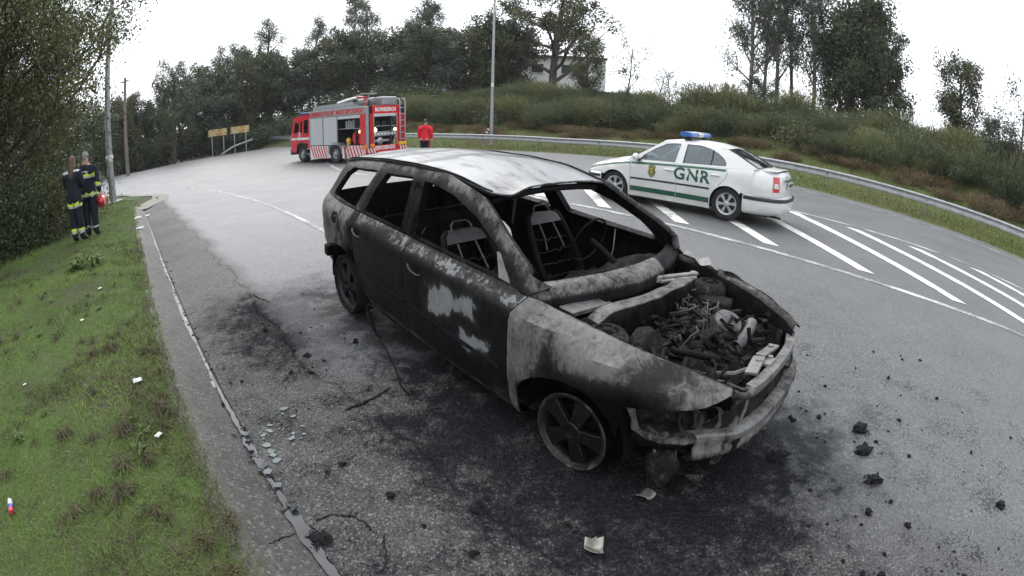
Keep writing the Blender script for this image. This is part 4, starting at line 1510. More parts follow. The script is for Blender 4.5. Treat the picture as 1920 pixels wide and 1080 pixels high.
mb.build('radiator_remains', M_DEB, car, 80)
# hanging lump below the corner of the nose
mb = MB()
V = []
def lump(a, b):
    t = a * 2 * math.pi; p = (b - .5) * math.pi
    r = 1 + .35 * mnoise.noise(Vector((math.cos(t) * 1.6, math.sin(t) * 1.6, b * 4)))
    return Vector((1.79 + .085 * r * math.cos(p) * math.cos(t), -.66 + .07 * r * math.cos(p) * math.sin(t), .175 + .13 * r * math.sin(p)))
mb.grid(lump, 24, 14)
mb.build('hanging_fog_lamp', M_DEB, car, 60)
mb = MB()
mb.tube([(1.74, -.70, .36), (1.76, -.70, .26), (1.78, -.68, .20)], .01, 6)
mb.tube([(1.84, -.64, .34), (1.85, -.65, .25), (1.84, -.66, .12)], .005, 6)
mb.build('hanging_wire', M_ASHM, car, 60)
mb = MB()
mb.grid(lambda a, b: Vector((lerp(1.60, 2.0, a), lerp(-.72, -.46, b) + .08 * a, .12 + .16 * (1 - b) * .4 + .03 * mnoise.noise(Vector((a * 7, b * 5, 2))))), 16, 8)
mb.build('torn_undertray', M_DEB, car, 80)

# torn sill trim hanging below the rear door
mb = MB()
def trim(a, b):
    x = lerp(-.86, -.30, a); z = lerp(.295, .075, a ** .8)
    w = .05 * (1 - .3 * a) * math.sin(math.pi * min(1, a * 1.1 + .15))
    return Vector((x, -.865 - .08 * math.sin(a * 2.6), z + (b - .5) * 2 * w + .012 * math.sin(a * 18)))
mb.grid(trim, 24, 4)
mb.build('torn_sill_trim', M_SOOT, car, 60)
mb = MB()
mb.tube([(-.84, -.86, .30), (-.70, -.90, .22), (-.52, -.94, .13), (-.34, -.95, .05), (-.15, -1.0, .014), (.05, -1.08, .012), (.20, -1.1, .012)], .006, 6)
mb.build('trailing_wire', M_SOOT, car, 60)
mb = MB()
mb.box((-1.62, -.80, .54), (.08, .16, .10), 0, Matrix.Rotation(R(12), 3, 'Y'))
mb.build('bumper_bracket', M_SOOT, car, None, .01)

# ---- wheels
def make_wheel(tyre_r, name='wheel'):
    w = MB()
    w.lathe([(.205, .155), (.192, .14), (.183, .05), (.186, 0), (.200, -.018), (.221, -.024), (.224, -.016), (.212, .0), (.203, .02), (.200, .14), (.215, .155)], (0, 0, 0), (0, 1, 0), 56)
    n = len(w.v)
    rim = w
    o = rim.build(name, M_BRIM, None, 40, attrs={'ash': [(.20, .15, .12, .25, .36, .52, .50, .3, .15, .15, .2)[(i // 56) % 11] for i in range(n)]})
    for k in range(5):
        a = 2 * math.pi * k / 5 + math.pi / 2
        mb = MB()
        poly = [(.035, -.030), (.06, -.034), (.13, -.042), (.192, -.058), (.192, .058), (.13, .042), (.06, .034), (.035, .030)]
        ca, sa = math.cos(a), math.sin(a)
        def fn(r, t, d, ca=ca, sa=sa):
            dd = d - .012 * (1 - r / .2) + (.010 if abs(t) < .5 * .04 else 0)
            return Vector((r * ca - t * sa, dd, r * sa + t * ca))
        mb.prism(poly, fn, .028, -.006)
        mb.build('spoke', M_BRIM, o, 30, .004, attrs={'ash': [.16] * len(mb.v)})
    mb = MB()
    mb.lathe([(.062, .03), (.062, -.016), (.054, -.022), (.034, -.022), (.030, -.010), (.001, -.008)], (0, 0, 0), (0, 1, 0), 24)
    mb.build('hub', M_BRIM, o, 35, attrs={'ash': [.15] * len(mb.v)})
    for k in range(5):
        a = 2 * math.pi * k / 5 + math.pi / 2 + math.pi / 5
        mb = MB(); mb.cyl((.047 * math.cos(a), -.005, .047 * math.sin(a)), (.047 * math.cos(a), -.028, .047 * math.sin(a)), .010, 8)
        mb.build('lug_bolt', M_SOOT, o)
    mb = MB()
    mb.lathe([(.001, .06), (.135, .06), (.135, .075), (.001, .075)], (0, 0, 0), (0, 1, 0), 28)
    mb.build('brake_disc', M_SOOT, o, 30)
    if tyre_r:
        mb = MB()
        T = tyre_r
        mb.lathe([(.205, -.012), (.225, -.035), (T - .03, -.045), (T - .008, -.025), (T, .02), (T, .12), (T - .01, .165), (T - .04, .18), (.21, .16)], (0, 0, 0), (0, 1, 0), 44)
        V = []
        for v in mb.v:
            v = Vector(v)
            q = 1 + .03 * mnoise.noise(v * 14)
            V.append((v.x * q, v.y, v.z * q))
        mb.v = V
        mb.build('burnt_tyre', M_CHARTYRE, o, 50)
    return o
wf = make_wheel(0)
wr = make_wheel(.275)
for (src, x, y, z, rz, first) in ((wf, 1.32, -.805, .224, 0, 1), (wr, -1.32, -.795, .275, 0, 1), (wf, 1.32, .805, .224, math.pi, 0), (wr, -1.32, .795, .275, math.pi, 0)):
    o = src if first else copy_tree(src)
    o.parent = car
    o.location = (x, y, z)
    o.rotation_euler = (0, .3 if first else .8, rz + (R(3) if x > 0 else 0))
# suspension behind the front wheel
for s in (-1, 1):
    mb = MB()
    mb.tube([(1.32, s * .62, .22), (1.31, s * .58, .45), (1.30, s * .575, .72)], .028, 8)
    mb.tube([(1.32, s * .66, .20), (1.22, s * .30, .17)], .022, 8)
    mb.cyl((1.32, s * .74, .224), (1.32, s * .60, .224), .05, 12)
    mb.build('suspension_arm', M_SOOT, car, 50)
    mb = MB()
    mb.cyl((-1.32, s * .74, .275), (-1.32, s * .2, .25), .04, 12)
    mb.build('rear_axle_stub', M_SOOT, car, 50)
# ================================================================== PATROL CAR
def paint(name, c, rough=.28):
    t = NT(name)
    P = t.coord()
    n = t.noise(P, 2.0, 4, .6)
    n2 = t.noise(t.mapping(P, scale=(9, 9, 3)), 1.0, 4, .7)
    z = t.n('SeparateXYZ'); t.l(P, z.inputs[0])
    dirt = t.math('MULTIPLY', t.math('MULTIPLY_ADD', z.outputs[2], -2.2, 1.1, True), t.math('MULTIPLY_ADD', n2, 2.2, -.7, True))
    cc = t.mix(t.math('MULTIPLY', dirt, .55), t.ramp(n, [(.3, tuple(x * .93 for x in c)), (.7, c)]), (.16, .145, .125))
    t.col(cc)
    t.rough(t.math('MULTIPLY_ADD', dirt, .4, rough))
    t.b.inputs['Coat Weight'].default_value = .5
    t.b.inputs['Coat Roughness'].default_value = .12
    return t.mat
def glass_mat(name='tinted_glass', tint=(.50, .57, .56), k=.62):
    t = NT(name)
    tr = t.n('BsdfTransparent'); tr.inputs[0].default_value = (*tint, 1)
    gl = t.n('BsdfGlossy'); gl.inputs['Roughness'].default_value = .03
    gl.inputs[0].default_value = (.9, .95, 1, 1)
    fr = t.n('Fresnel'); fr.inputs[0].default_value = 1.5
    f = t.math('MULTIPLY_ADD', fr.outputs[0], 1.1, .05, True)
    ms = t.n('MixShader')
    t.l(f, ms.inputs[0]); t.l(tr.outputs[0], ms.inputs[1]); t.l(gl.outputs[0], ms.inputs[2])
    t.l(ms.outputs[0], t.out.inputs[0])
    return t.mat
M_WHITE = paint('white_car_paint', (.60, .60, .585))
M_GREEN = simple('dark_green_film', (.012, .075, .045), .35, 0, .1, 5, 0, .5)
M_BLACKP = simple('black_plastic', (.018, .018, .02), .45, 0, .3, 9)
M_GLASS = glass_mat()
M_TYRE = simple('tyre_rubber', (.018, .018, .019), .75, 0, .4, 12, .3, .3)
M_ALLOY = simple('silver_alloy', (.42, .43, .44), .35, .6, .15, 6)
M_REDL = simple('red_lamp_lens', (.45, .012, .018), .15, 0, .2, 6, 0, .6, .4)
M_CLEARL = simple('clear_lamp_lens', (.55, .55, .55), .12, .2, .2, 8, 0, .6, .4)
M_BLUEL = simple('blue_beacon_lens', (.06, .16, .42), .12, 0, .3, 5, 0, .6, .5)
M_SEAT = simple('dark_seat_cloth', (.03, .032, .035), .8, 0, .3, 10)
M_GOLD = simple('gold_badge_film', (.35, .27, .05), .4, 0, .2, 30)
M_PLATE = simple('number_plate', (.45, .45, .43), .4, 0, .1, 5)
M_PLATEX = simple('plate_ink', (.03, .03, .035), .5)

def terr_matrix(x, y, yaw, dz=0.0, e=.8):
    f = Vector((math.cos(yaw), math.sin(yaw))); l = Vector((-f.y, f.x))
    sx = (zr(x + f.x * e, y + f.y * e) - zr(x - f.x * e, y - f.y * e)) / (2 * e)
    sy = (zr(x + l.x * e, y + l.y * e) - zr(x - l.x * e, y - l.y * e)) / (2 * e)
    X = Vector((f.x, f.y, sx)).normalized(); Y = Vector((l.x, l.y, sy)); Z = X.cross(Y).normalized(); Y = Z.cross(X)
    return Matrix(((X.x, Y.x, Z.x, x), (X.y, Y.y, Z.y, y), (X.z, Y.z, Z.z, zr(x, y) + dz), (0, 0, 0, 1)))
pol = empty('police_car', mat=terr_matrix(3.588, 10.193, R(138.05), .006))
tag(pol, 'white police saloon with green GNR lettering and blue roof light bar', 'police car')

def szb(x): return .925 - .045 * max(-1.9, min(1.0, x))
def s_off(x): return pl(x, [(-2.2, .16), (-2.0, .085), (-1.75, .04), (-1.4, .008), (-1.0, 0), (1.2, 0), (1.55, .025), (1.8, .075), (2.0, .15), (2.15, .26)])
S_ZT = [(.87, .895), (.95, .90), (1.3, .845), (1.7, .765), (1.95, .69), (2.1, .63)]
def _sY(x, z):
    W = .866 - s_off(x)
    fl = 0
    for ax in (1.256, -1.256):
        d = abs(math.hypot(x - ax, z - .315) - .35)
        fl = max(fl, .016 * max(0, 1 - d / .09))
    zb = szb(x)
    if x > .95:
        zt = pl(x, S_ZT)
        P = [(.15, W - .08), (.25, W - .04), (.42, W - .012), (.58, W), (zt - .12, W - .006), (zt - .05, W - .03), (zt - .015, W - .085), (zt, W - .135), (zt + .05, W - .3)]
        return pl(z, P) + fl
    Q = [(.15, W - .08), (.25, W - .04), (.42, W - .012), (.60, W), (.78, W - .004), (zb - .06, W - .02), (zb - .012, W - .045), (zb + .01, W - .062), (zb + (1.36 - zb) * .5, W - .155), (1.36, W - .268), (1.41, W - .33)]
    return pl(z, Q) + fl
def sY(x, z): return sum(_sY(x, z + d) for d in (-.014, 0, .014)) / 3
def sside(x, z): return Vector((x, -sY(x, z), z))
def arch(cx, cz, r, a0, a1, n=14): return [(cx + r * math.cos(R(lerp(a0, a1, i / n))), cz + r * math.sin(R(lerp(a0, a1, i / n)))) for i in range(n + 1)]
SF = [(.875, .235), (.875, .86), (.935, .898), (1.3, .845), (1.7, .765), (1.93, .695), (1.93, .58), (1.595, .575)] + arch(1.256, .315, .345, 42, 196) + [(.92, .2)]
SD = [(.867, .235), (.867, .862), (.90, .884), (.5, .903), (0, .924), (-.172, .931), (-.172, .235)]
SR = [(-.180, .235), (-.180, .932), (-.8, .960), (-1.20, .979), (-1.235, .88), (-1.19, .76), (-1.08, .665)] + arch(-1.256, .315, .345, 62, 0, 8) + [(-.90, .235)]
SQ = [(-1.207, .980), (-1.242, .88), (-1.197, .757), (-1.088, .660)] + arch(-1.256, .315, .345, 64, 140) + [(-1.52, .575), (-1.75, .575), (-1.75, 1.04), (-1.6, 1.03)]
SFR = [(.965, .898), (.55, 1.15), (.24, 1.345), (0, 1.388), (-.4, 1.408), (-.8, 1.393), (-1.12, 1.345), (-1.35, 1.262), (-1.6, 1.15), (-1.84, 1.045), (-1.75, 1.042), (-1.6, 1.032), (-1.2, .984), (0, .930), (.90, .888)]
HF = [(.705, .925), (.615, 1.03), (.40, 1.175), (.16, 1.302), (-.02, 1.328), (-.150, 1.335), (-.105, .955)]
HR = [(-.285, 1.338), (-.58, 1.345), (-.78, 1.31), (-.96, 1.245), (-1.10, 1.165), (-1.175, 1.08), (-1.175, 1.018), (-.87, .998), (-.27, .962)]
def inset_side(d): return lambda x, z: Vector((x, -sY(x, z) + d, z))
def side_strip(name, xs, zc, h, off, mat, par, sgn, dx=.08):
    n = max(2, int(abs(xs[1] - xs[0]) / dx))
    V, F = [], []
    for i in range(n + 1):
        x = lerp(xs[0], xs[1], i / n)
        z = zc(x)
        hh = h(x) if callable(h) else h
        V += [Vector((x, sgn * (sY(x, z - hh / 2) + off), z - hh / 2)), Vector((x, sgn * (sY(x, z) + off * 1.3), z)), Vector((x, sgn * (sY(x, z + hh / 2) + off), z + hh / 2))]
    for i in range(n):
        for j in (0, 1):
            f = (i * 3 + j, i * 3 + j + 1, i * 3 + j + 4, i * 3 + j + 3)
            up = (xs[1] < xs[0]) == (sgn > 0)
            F.append(f[::-1] if up else f)
    return mk(name, V, F, mat, par, 40)
for mir in (False, True):
    sgn = 1 if mir else -1
    ff = panel('front_wing', SF, [], sside, M_WHITE, pol, .02, .06, mirror=mir)
    fd = panel('front_door', SD, [], sside, M_WHITE, pol, .03, .07, mirror=mir)
    rd = panel('rear_door', SR, [], sside, M_WHITE, pol, .03, .06, mirror=mir)
    qp = panel('rear_wing', SQ, [], sside, M_WHITE, pol, .02, .06, mirror=mir)
    fr = panel('window_frame', SFR, [HF, HR], sside, M_WHITE, pol, .03, .05, mirror=mir)
    g1 = [(x + (.012 if x > .2 else -.012) * 0, z) for x, z in HF]
    for H, cx, cz in ((HF, .25, 1.1), (HR, -.7, 1.15)):
        big = [(cx + (x - cx) * 1.03, cz + (z - cz) * 1.04) for x, z in H]
        panel('side_window', big, [], inset_side(.014), M_GLASS, pol, .004, .08, mirror=mir)
        # dark rubber round the pane
        D = densify(H, .04)
        V, F = [], []
        n = len(D)
        for (x, z) in D:
            k = .986
            V += [Vector((x, sgn * (sY(x, z) + .002), z)), Vector((cx + (x - cx) * .965, sgn * (sY(x, z) - .006), cz + (z - cz) * .955))]
        for i in range(n):
            F.append((2 * i, 2 * i + 1, (2 * i + 3) % (2 * n), (2 * i + 2) % (2 * n)))
        mk('window_seal', V, F, M_BLACKP, fr)
    # divider in the rear window
    mb = MB()
    mb.tube([Vector((-.865, sgn * (sY(-.865, 1.0) - .004), .998)), Vector((-.865, sgn * (sY(-.865, 1.14) - .004), 1.14)), Vector((-.86, sgn * (sY(-.86, 1.285) - .004), 1.285))], .014, 6)
    mb.build('window_divider', M_BLACKP, fr, 50)
    # livery
    side_strip('green_belt_stripe', (1.93, .885), lambda x: pl(x, S_ZT) - .055, .04, .003, M_GREEN, ff, sgn)
    side_strip('green_belt_stripe', (.862, -.168), lambda x: szb(x) - .036, .042, .003, M_GREEN, fd, sgn)
    side_strip('green_belt_stripe', (-.184, -1.20), lambda x: szb(x) - .036, .042, .003, M_GREEN, rd, sgn)
    side_strip('green_sill_stripe', (.862, -.168), lambda x: .325, .10, .003, M_GREEN, fd, sgn)
    side_strip('green_sill_stripe', (-.184, -.895), lambda x: .325, .10, .003, M_GREEN, rd, sgn)
    side_strip('black_moulding', (.855, -.168), lambda x: .545 - .01 * x, .035, .012, M_BLACKP, fd, sgn)
    side_strip('black_moulding', (-.184, -.90), lambda x: .545 - .01 * x, .035, .012, M_BLACKP, rd, sgn)
    SS = lambda p: Vector((p.x, sgn * (sY(p.x, p.z) + .004), p.z))
    ax = -1 if sgn > 0 else 1
    Mt = Matrix(((ax, 0, 0, -.50), (0, 0, sgn, 0), (0, 1, 0, .745), (0, 0, 0, 1)))
    lettering('green_lettering', 'GNR', .325, M_GREEN, rd, Mt, .0085, 1.08, SS, 1.08)
    # shield badge on the front door
    sh = [(-.085, .11), (0, .135), (.085, .11), (.09, -.02), (.06, -.09), (0, -.13), (-.06, -.09), (-.09, -.02)]
    for k, (sc, mt, of) in enumerate(((1, M_GREEN, .003), (.86, M_GOLD, .0045), (.70, M_GREEN, .006))):
        V = [Vector((.37 + a * sc, sgn * (sY(.37 + a * sc, .72 + b * sc) + of), .72 + b * sc)) for a, b in sh]
        mk('shield_badge', V, [tuple(range(8)) if sgn < 0 else tuple(range(7, -1, -1))], mt, fd)
    mb = MB()
    for (a, b) in (((-.035, .03), (0, -.07)), ((.035, .03), (0, -.07)), ((-.045, .05), (.045, .05)), ((0, .08), (0, -.06)), ((-.04, -.0), (.04, 0))):
        mb.tube([Vector((.37 + q[0], sgn * (sY(.37, .72) + .008), .72 + q[1])) for q in (a, b)], .010, 4)
    mb.build('badge_figure', M_GOLD, fd)
    # handles
    for hx, par in ((-.02, fd), (-1.00, rd)):
        mb = MB()
        z = .80 - .03 * hx
        mb.tube([Vector((hx + d, sgn * (sY(hx + d, z) + o), z)) for d, o in ((.10, .0), (.085, .02), (0, .028), (-.085, .02), (-.10, .0))], [.010, .016, .018, .016, .010], 8)
        mb.build('door_handle', M_WHITE, par, 50)
    # sill
    mb = MB()
    V, F = [], []
    for x in np.linspace(.92, -.91, 14):
        V += [Vector((x, sgn * (sY(x, .24) - .012), .245)), Vector((x, sgn * (sY(x, .2) + .012), .215)), Vector((x, sgn * (sY(x, .17) + .006), .165)), Vector((x, sgn * .60, .15))]
    for i in range(13):
        for j in range(3):
            f = (i * 4 + j, i * 4 + j + 1, i * 4 + j + 5, i * 4 + j + 4)
            F.append(f if sgn > 0 else f[::-1])
    mk('sill', V, F, M_WHITE, pol, 40)
    # door mirror
    mb = MB()
    mb.sphere((.70, sgn * .96, .985), .10, 14, 10, 0, (.65, 1.0, .75))
    mb.build('door_mirror', M_WHITE, fd, 60)
    mb = MB()
    mb.box((.70, sgn * .86, .93), (.10, .12, .05)); mb.build('mirror_foot', M_BLACKP, fd, None, .01)
    # housings
    for axx in (1.256, -1.256):
        mb = MB()
        V = []
        for i in range(13):
            a = math.pi * (-.05 + 1.1 * i / 12)
            for y in (.82, .5): V.append((axx + .35 * math.cos(a), sgn * y, .315 + .35 * math.sin(a)))
        mb.add(V, [(2 * i, 2 * i + 1, 2 * i + 3, 2 * i + 2) for i in range(12)])
        mb.add([(axx - .36, sgn * .5, .1), (axx + .36, sgn * .5, .1), (axx + .36, sgn * .5, .68), (axx - .36, sgn * .5, .68)], [(0, 1, 2, 3)])
        mb.build('wheel_housing', M_BLACKP, pol, 60)

def loft(name, st, mat, par, nv=16, smooth=40, thick=0.0):
    """st: (x, zside, half, crown, bow) stations front to back"""
    V, F = [], []
    for (x, z, h, cr, bow) in st:
        for j in range(nv + 1):
            t = 2 * j / nv - 1
            V.append((x + bow * (1 - t * t), h * t, z + cr * (1 - abs(t) ** 2.4)))
    for i in range(len(st) - 1):
        for j in range(nv):
            F.append((i * (nv + 1) + j, i * (nv + 1) + j + 1, (i + 1) * (nv + 1) + j + 1, (i + 1) * (nv + 1) + j))
    o = mk(name, V, F, mat, par, smooth)
    if thick:
        s = o.modifiers.new('t', 'SOLIDIFY'); s.thickness = thick; s.offset = -1
    return o
def hw(x): return sY(x, pl(x, S_ZT)) + .004
loft('bonnet', [(x, pl(x, S_ZT) - .002, hw(x), .075 - .03 * sstep(1.4, 2, x), .02 + .06 * sstep(1.5, 2.0, x)) for x in np.linspace(2.0, .96, 12)], M_WHITE, pol)
def rz(x): return pl(x, [(-1.15, 1.335), (-.8, 1.393), (-.4, 1.408), (0, 1.388), (.24, 1.345)])
loft('roof', [(x, rz(x), sY(x, rz(x)) + .004, .035 - .012 * sstep(-.8, -1.15, x), .05 * sstep(0, .24, x) - .05 * sstep(-.8, -1.15, x)) for x in np.linspace(.25, -1.15, 16)], M_WHITE, pol)
loft('windscreen', [(lerp(.99, .25, t), lerp(.895, 1.343, t), lerp(.735, .592, t), lerp(.07, .032, t), lerp(.10, .05, t)) for t in np.linspace(0, 1, 8)], M_GLASS, pol)
loft('rear_window', [(lerp(-1.155, -1.80, t), lerp(1.338, 1.062, t) + .012 * math.sin(t * 3.14), lerp(.585, .66, t), lerp(.028, .025, t), lerp(-.05, -.06, t)) for t in np.linspace(0, 1, 8)], M_GLASS, pol)
# dark band round the rear window
for s in (-1, 1):
    mb = MB()
    mb.tube([(lerp(-1.155, -1.80, t), s * lerp(.59, .665, t), lerp(1.336, 1.060, t) + .012 * math.sin(t * 3.14)) for t in np.linspace(0, 1, 6)], .014, 6)
    mb.build('rear_window_seal', M_BLACKP, pol, 50)
def swrap(front, z, t, W, xs, xe, n=2.7):
    """plan curve of a bumper end: t 0..1 from +y side round to -y side"""
    a = (t - .5) * math.pi
    c, s_ = math.cos(a), math.sin(a)
    y = W * math.copysign(abs(s_) ** (2 / n), -s_)
    x = xs + (xe - xs) * abs(c) ** (2 / n)
    return Vector((x, y, z))
def wrap_obj(name, rows, mat, par, t0=0.0, t1=1.0, nt=36, smooth=40, off=0.0, flip=False):
    """rows: (z, W, xs, xe)"""
    V, F = [], []
    for (z, W, xs, xe) in rows:
        for i in range(nt + 1):
            V.append(swrap(0, z, lerp(t0, t1, i / nt), W + off, xs, xe + math.copysign(off, xe)))
    k = nt + 1
    for r in range(len(rows) - 1):
        for i in range(nt):
            f = (r * k + i, r * k + i + 1, (r + 1) * k + i + 1, (r + 1) * k + i)
            F.append(f[::-1] if flip else f)
    return mk(name, V, F, mat, par, smooth)
# tail: panel with lamps and lid, bumper
TR = [(.575, .825, -1.75, -2.30), (.70, .828, -1.75, -2.325), (.85, .815, -1.75, -2.32), (.96, .775, -1.75, -2.29), (1.01, .735, -1.75, -2.255), (1.04, .70, -1.75, -2.22)]
tp = wrap_obj('tail_panel', TR, M_WHITE, pol)
loft('boot_lid', [(x, 1.04 + .012 * math.sin((x + 1.78) * -3), lerp(.675, .60, t), .030, -.02 - .05 * t) for x, t in zip(np.linspace(-1.78, -2.17, 8), np.linspace(0, 1, 8))], M_WHITE, pol)
loft('deck_edge', [(-1.76, 1.035, .70, .02, 0), (-2.0, 1.033, .70, .02, 0), (-2.12, 1.03, .66, .02, 0), (-2.20, 1.035, .5, .02, -.02)], M_WHITE, pol)
bump_r = [(.20, .70, -1.58, -2.22), (.235, .80, -1.58, -2.32), (.30, .84, -1.58, -2.375), (.42, .855, -1.58, -2.39), (.52, .855, -1.58, -2.385), (.565, .845, -1.58, -2.36), (.585, .80, -1.60, -2.30)]
rb = wrap_obj('rear_bumper', bump_r, M_WHITE, pol)
wrap_obj('bumper_strip', [(.485, .868, -1.60, -2.40), (.505, .875, -1.60, -2.41), (.535, .875, -1.60, -2.41), (.555, .866, -1.60, -2.395)], M_BLACKP, rb)
for (a, b) in ((.20, .29), (.71, .80)):
    tl = wrap_obj('tail_lamp', [(z, W, xs, xe) for z, W, xs, xe in TR if z < .99] , M_REDL, pol, a, b, 12, 40, .012)
    tl2 = wrap_obj('reversing_lens', [(.745, .826, -1.75, -2.324), (.79, .822, -1.75, -2.323), (.835, .817, -1.75, -2.32)], M_CLEARL, tl, a + .012, b - .012, 10, 40, .018)
# red lamps only from 0.68 m up: white lower skirt in front of them
wrap_obj('tail_skirt', [(.575, .825, -1.75, -2.30), (.63, .827, -1.75, -2.312), (.675, .828, -1.75, -2.322)], M_WHITE, tp, 0, 1, 36, 40, .016)
mb = MB()
mb.box((-2.345, 0, .80), (.02, .53, .12), 0); mb.build('number_plate', M_PLATE, tp, None, .004)
mb = MB(); mb.box((-2.356, 0, .80), (.006, .40, .062)); mb.build('plate_characters', M_PLATEX, tp)
mb = MB(); mb.box((-2.33, 0, .90), (.03, .9, .035)); mb.build('lid_handle_strip', M_GREEN, tp, None, .006)
lettering('boot_lettering', 'GNR', .085, M_GREEN, tp, Matrix(((0, 0, -1, -2.325), (-1, 0, 0, .40), (0, 1, 0, .965), (0, 0, 0, 1))), .002)
mb = MB(); mb.cyl((-2.0, .45, .19), (-2.30, .45, .18), .025, 10); mb.build('exhaust', M_BLACKP, pol, 50)
# nose
FRR = [(.575, .80, 1.60, 2.06), (.64, .79, 1.60, 2.05), (.70, .76, 1.62, 2.01), (.735, .72, 1.64, 1.97)]
np0 = wrap_obj('nose_panel', FRR, M_WHITE, pol, flip=True)
for (a, b) in ((.16, .37), (.63, .84)):
    wrap_obj('headlamp', [(.60, .80, 1.60, 2.056), (.66, .785, 1.60, 2.042), (.72, .74, 1.62, 1.99)], M_CLEARL, np0, a, b, 10, 40, .01, True)
wrap_obj('grille', [(.59, .80, 1.60, 2.058), (.66, .785, 1.60, 2.042), (.71, .75, 1.62, 2.0)], M_BLACKP, np0, .40, .60, 10, 40, .012, True)
fb = wrap_obj('front_bumper', [(.20, .68, 1.58, 2.0), (.24, .80, 1.58, 2.09), (.32, .85, 1.58, 2.125), (.45, .855, 1.58, 2.13), (.54, .85, 1.58, 2.11), (.585, .80, 1.60, 2.05)], M_WHITE, pol, flip=True)
wrap_obj('bumper_strip', [(.47, .868, 1.60, 2.14), (.50, .872, 1.60, 2.148), (.525, .866, 1.60, 2.135)], M_BLACKP, fb, flip=True)
# underside and cabin
mb = MB(); mb.box((-.1, 0, .22), (3.9, 1.3, .08)); mb.box((-.1, 0, .5), (3.4, 1.0, .3)); mb.build('underbody', M_BLACKP, pol)
for (x, y) in ((.05, .37), (.05, -.37), (-.85, 0)):
    wd = .50 if x > -.5 else 1.30
    mb = MB()
    mb.box((x + .12, y, .55), (.50, wd, .16), 0)
    mb.box((x - .20, y, .82), (.13, wd * .96, .55), 0, Matrix.Rotation(R(-14), 3, 'Y'))
    hs = (0,) if x > -.5 else (-.38, .38)
    for h in hs: mb.box((x - .28, y + h, 1.14), (.09, .27, .17), 0, Matrix.Rotation(R(-14), 3, 'Y'))
    mb.build('seat', M_SEAT, pol, None, .04)
mb = MB()
ring = [(.50 + .07 * math.cos(t), .37 + .185 * math.sin(t), .93 + .175 * math.cos(t)) for t in [2 * math.pi * i / 22 for i in range(22)]]
mb.tube(ring, .014, 6, closed=True)
mb.tube([(.50, .37, .93), (.75, .37, .84)], .03, 8); mb.tube([(.50, .20, .93), (.50, .54, .93)], .014, 6)
mb.build('steering_wheel', M_BLACKP, pol, 50)
mb = MB(); mb.box((.80, 0, .80), (.36, 1.36, .22)); mb.build('dashboard', M_SEAT, pol, None, .05)
# light bar
mb = MB(); mb.box((-.22, 0, 1.478), (.12, 1.0, .025))
lb = mb.build('light_bar', M_BLACKP, pol, None, .008)
for y in (-.42, .42):
    mb = MB(); mb.box((-.22, y, 1.435), (.16, .07, .06)); mb.build('bar_foot', M_BLACKP, lb, None, .01)
def rbar(y0, y1, mat, name, h=.055, w=.145):
    mb = MB()
    V, F = [], []
    n, k = 16, 6
    for i in range(k + 1):
        t = i / k
        y = lerp(y0, y1, t)
        e = 1 - .12 * abs(2 * t - 1) ** 6
        for j in range(n):
            a = 2 * math.pi * j / n
            V.append((-.22 + w * e * math.copysign(abs(math.cos(a)) ** .6, math.cos(a)), y, 1.535 + h * e * math.copysign(abs(math.sin(a)) ** .6, math.sin(a))))
    for i in range(k):
        for j in range(n): F.append((i * n + j, i * n + (j + 1) % n, (i + 1) * n + (j + 1) % n, (i + 1) * n + j))
    F.append(tuple(range(n))); F.append(tuple(k * n + j for j in range(n - 1, -1, -1)))
    mb.add(V, [f[::-1] for f in F])
    return mb.build(name, mat, lb, 50)
rbar(.14, .58, M_BLUEL, 'blue_lens'); rbar(-.58, -.14, M_BLUEL, 'blue_lens'); rbar(-.14, .14, M_CLEARL, 'centre_lens', .06)
# wheels
def alloy_wheel():
    mb = MB()
    mb.lathe([(.205, .17), (.19, .15), (.185, .0), (.200, -.014), (.212, -.016), (.214, -.006), (.206, .02), (.2, .16)], (0, 0, 0), (0, 1, 0), 40)
    o = mb.build('wheel', M_ALLOY, None, 40)
    mb = MB(); mb.lathe([(.208, -.010), (.225, -.030), (.29, -.036), (.308, -.022), (.316, .01), (.316, .15), (.305, .185), (.28, .195), (.21, .175)], (0, 0, 0), (0, 1, 0), 44)
    mb.build('tyre', M_TYRE, o, 40)
    for k in range(6):
        a = 2 * math.pi * k / 6 + .25
        ca, sa = math.cos(a), math.sin(a)
        mb = MB()
        mb.prism([(.045, -.022), (.12, -.024), (.19, -.046), (.19, .046), (.12, .024), (.045, .022)], lambda r, t, d, ca=ca, sa=sa: Vector((r * ca - t * sa, d - .012 * (1 - r / .2), r * sa + t * ca)), .03, -.004)
        mb.build('spoke', M_ALLOY, o, None, .004)
    mb = MB(); mb.lathe([(.058, .03), (.058, -.018), (.045, -.026), (.001, -.028)], (0, 0, 0), (0, 1, 0), 20); mb.build('hub_cap', M_ALLOY, o, 35)
    mb = MB(); mb.lathe([(.001, .05), (.186, .05), (.186, .07), (.001, .07)], (0, 0, 0), (0, 1, 0), 24); mb.build('brake_drum', M_BLACKP, o, 30)
    return o
aw = alloy_wheel()
for i, (x, y, rzz) in enumerate(((1.256, -.80, 0), (-1.256, -.80, 0), (1.256, .80, math.pi), (-1.256, .80, math.pi))):
    o = aw if i == 0 else copy_tree(aw)
    o.parent = pol
    o.location = (x, y, .316)
    o.rotation_euler = (0, i * .4, rzz)
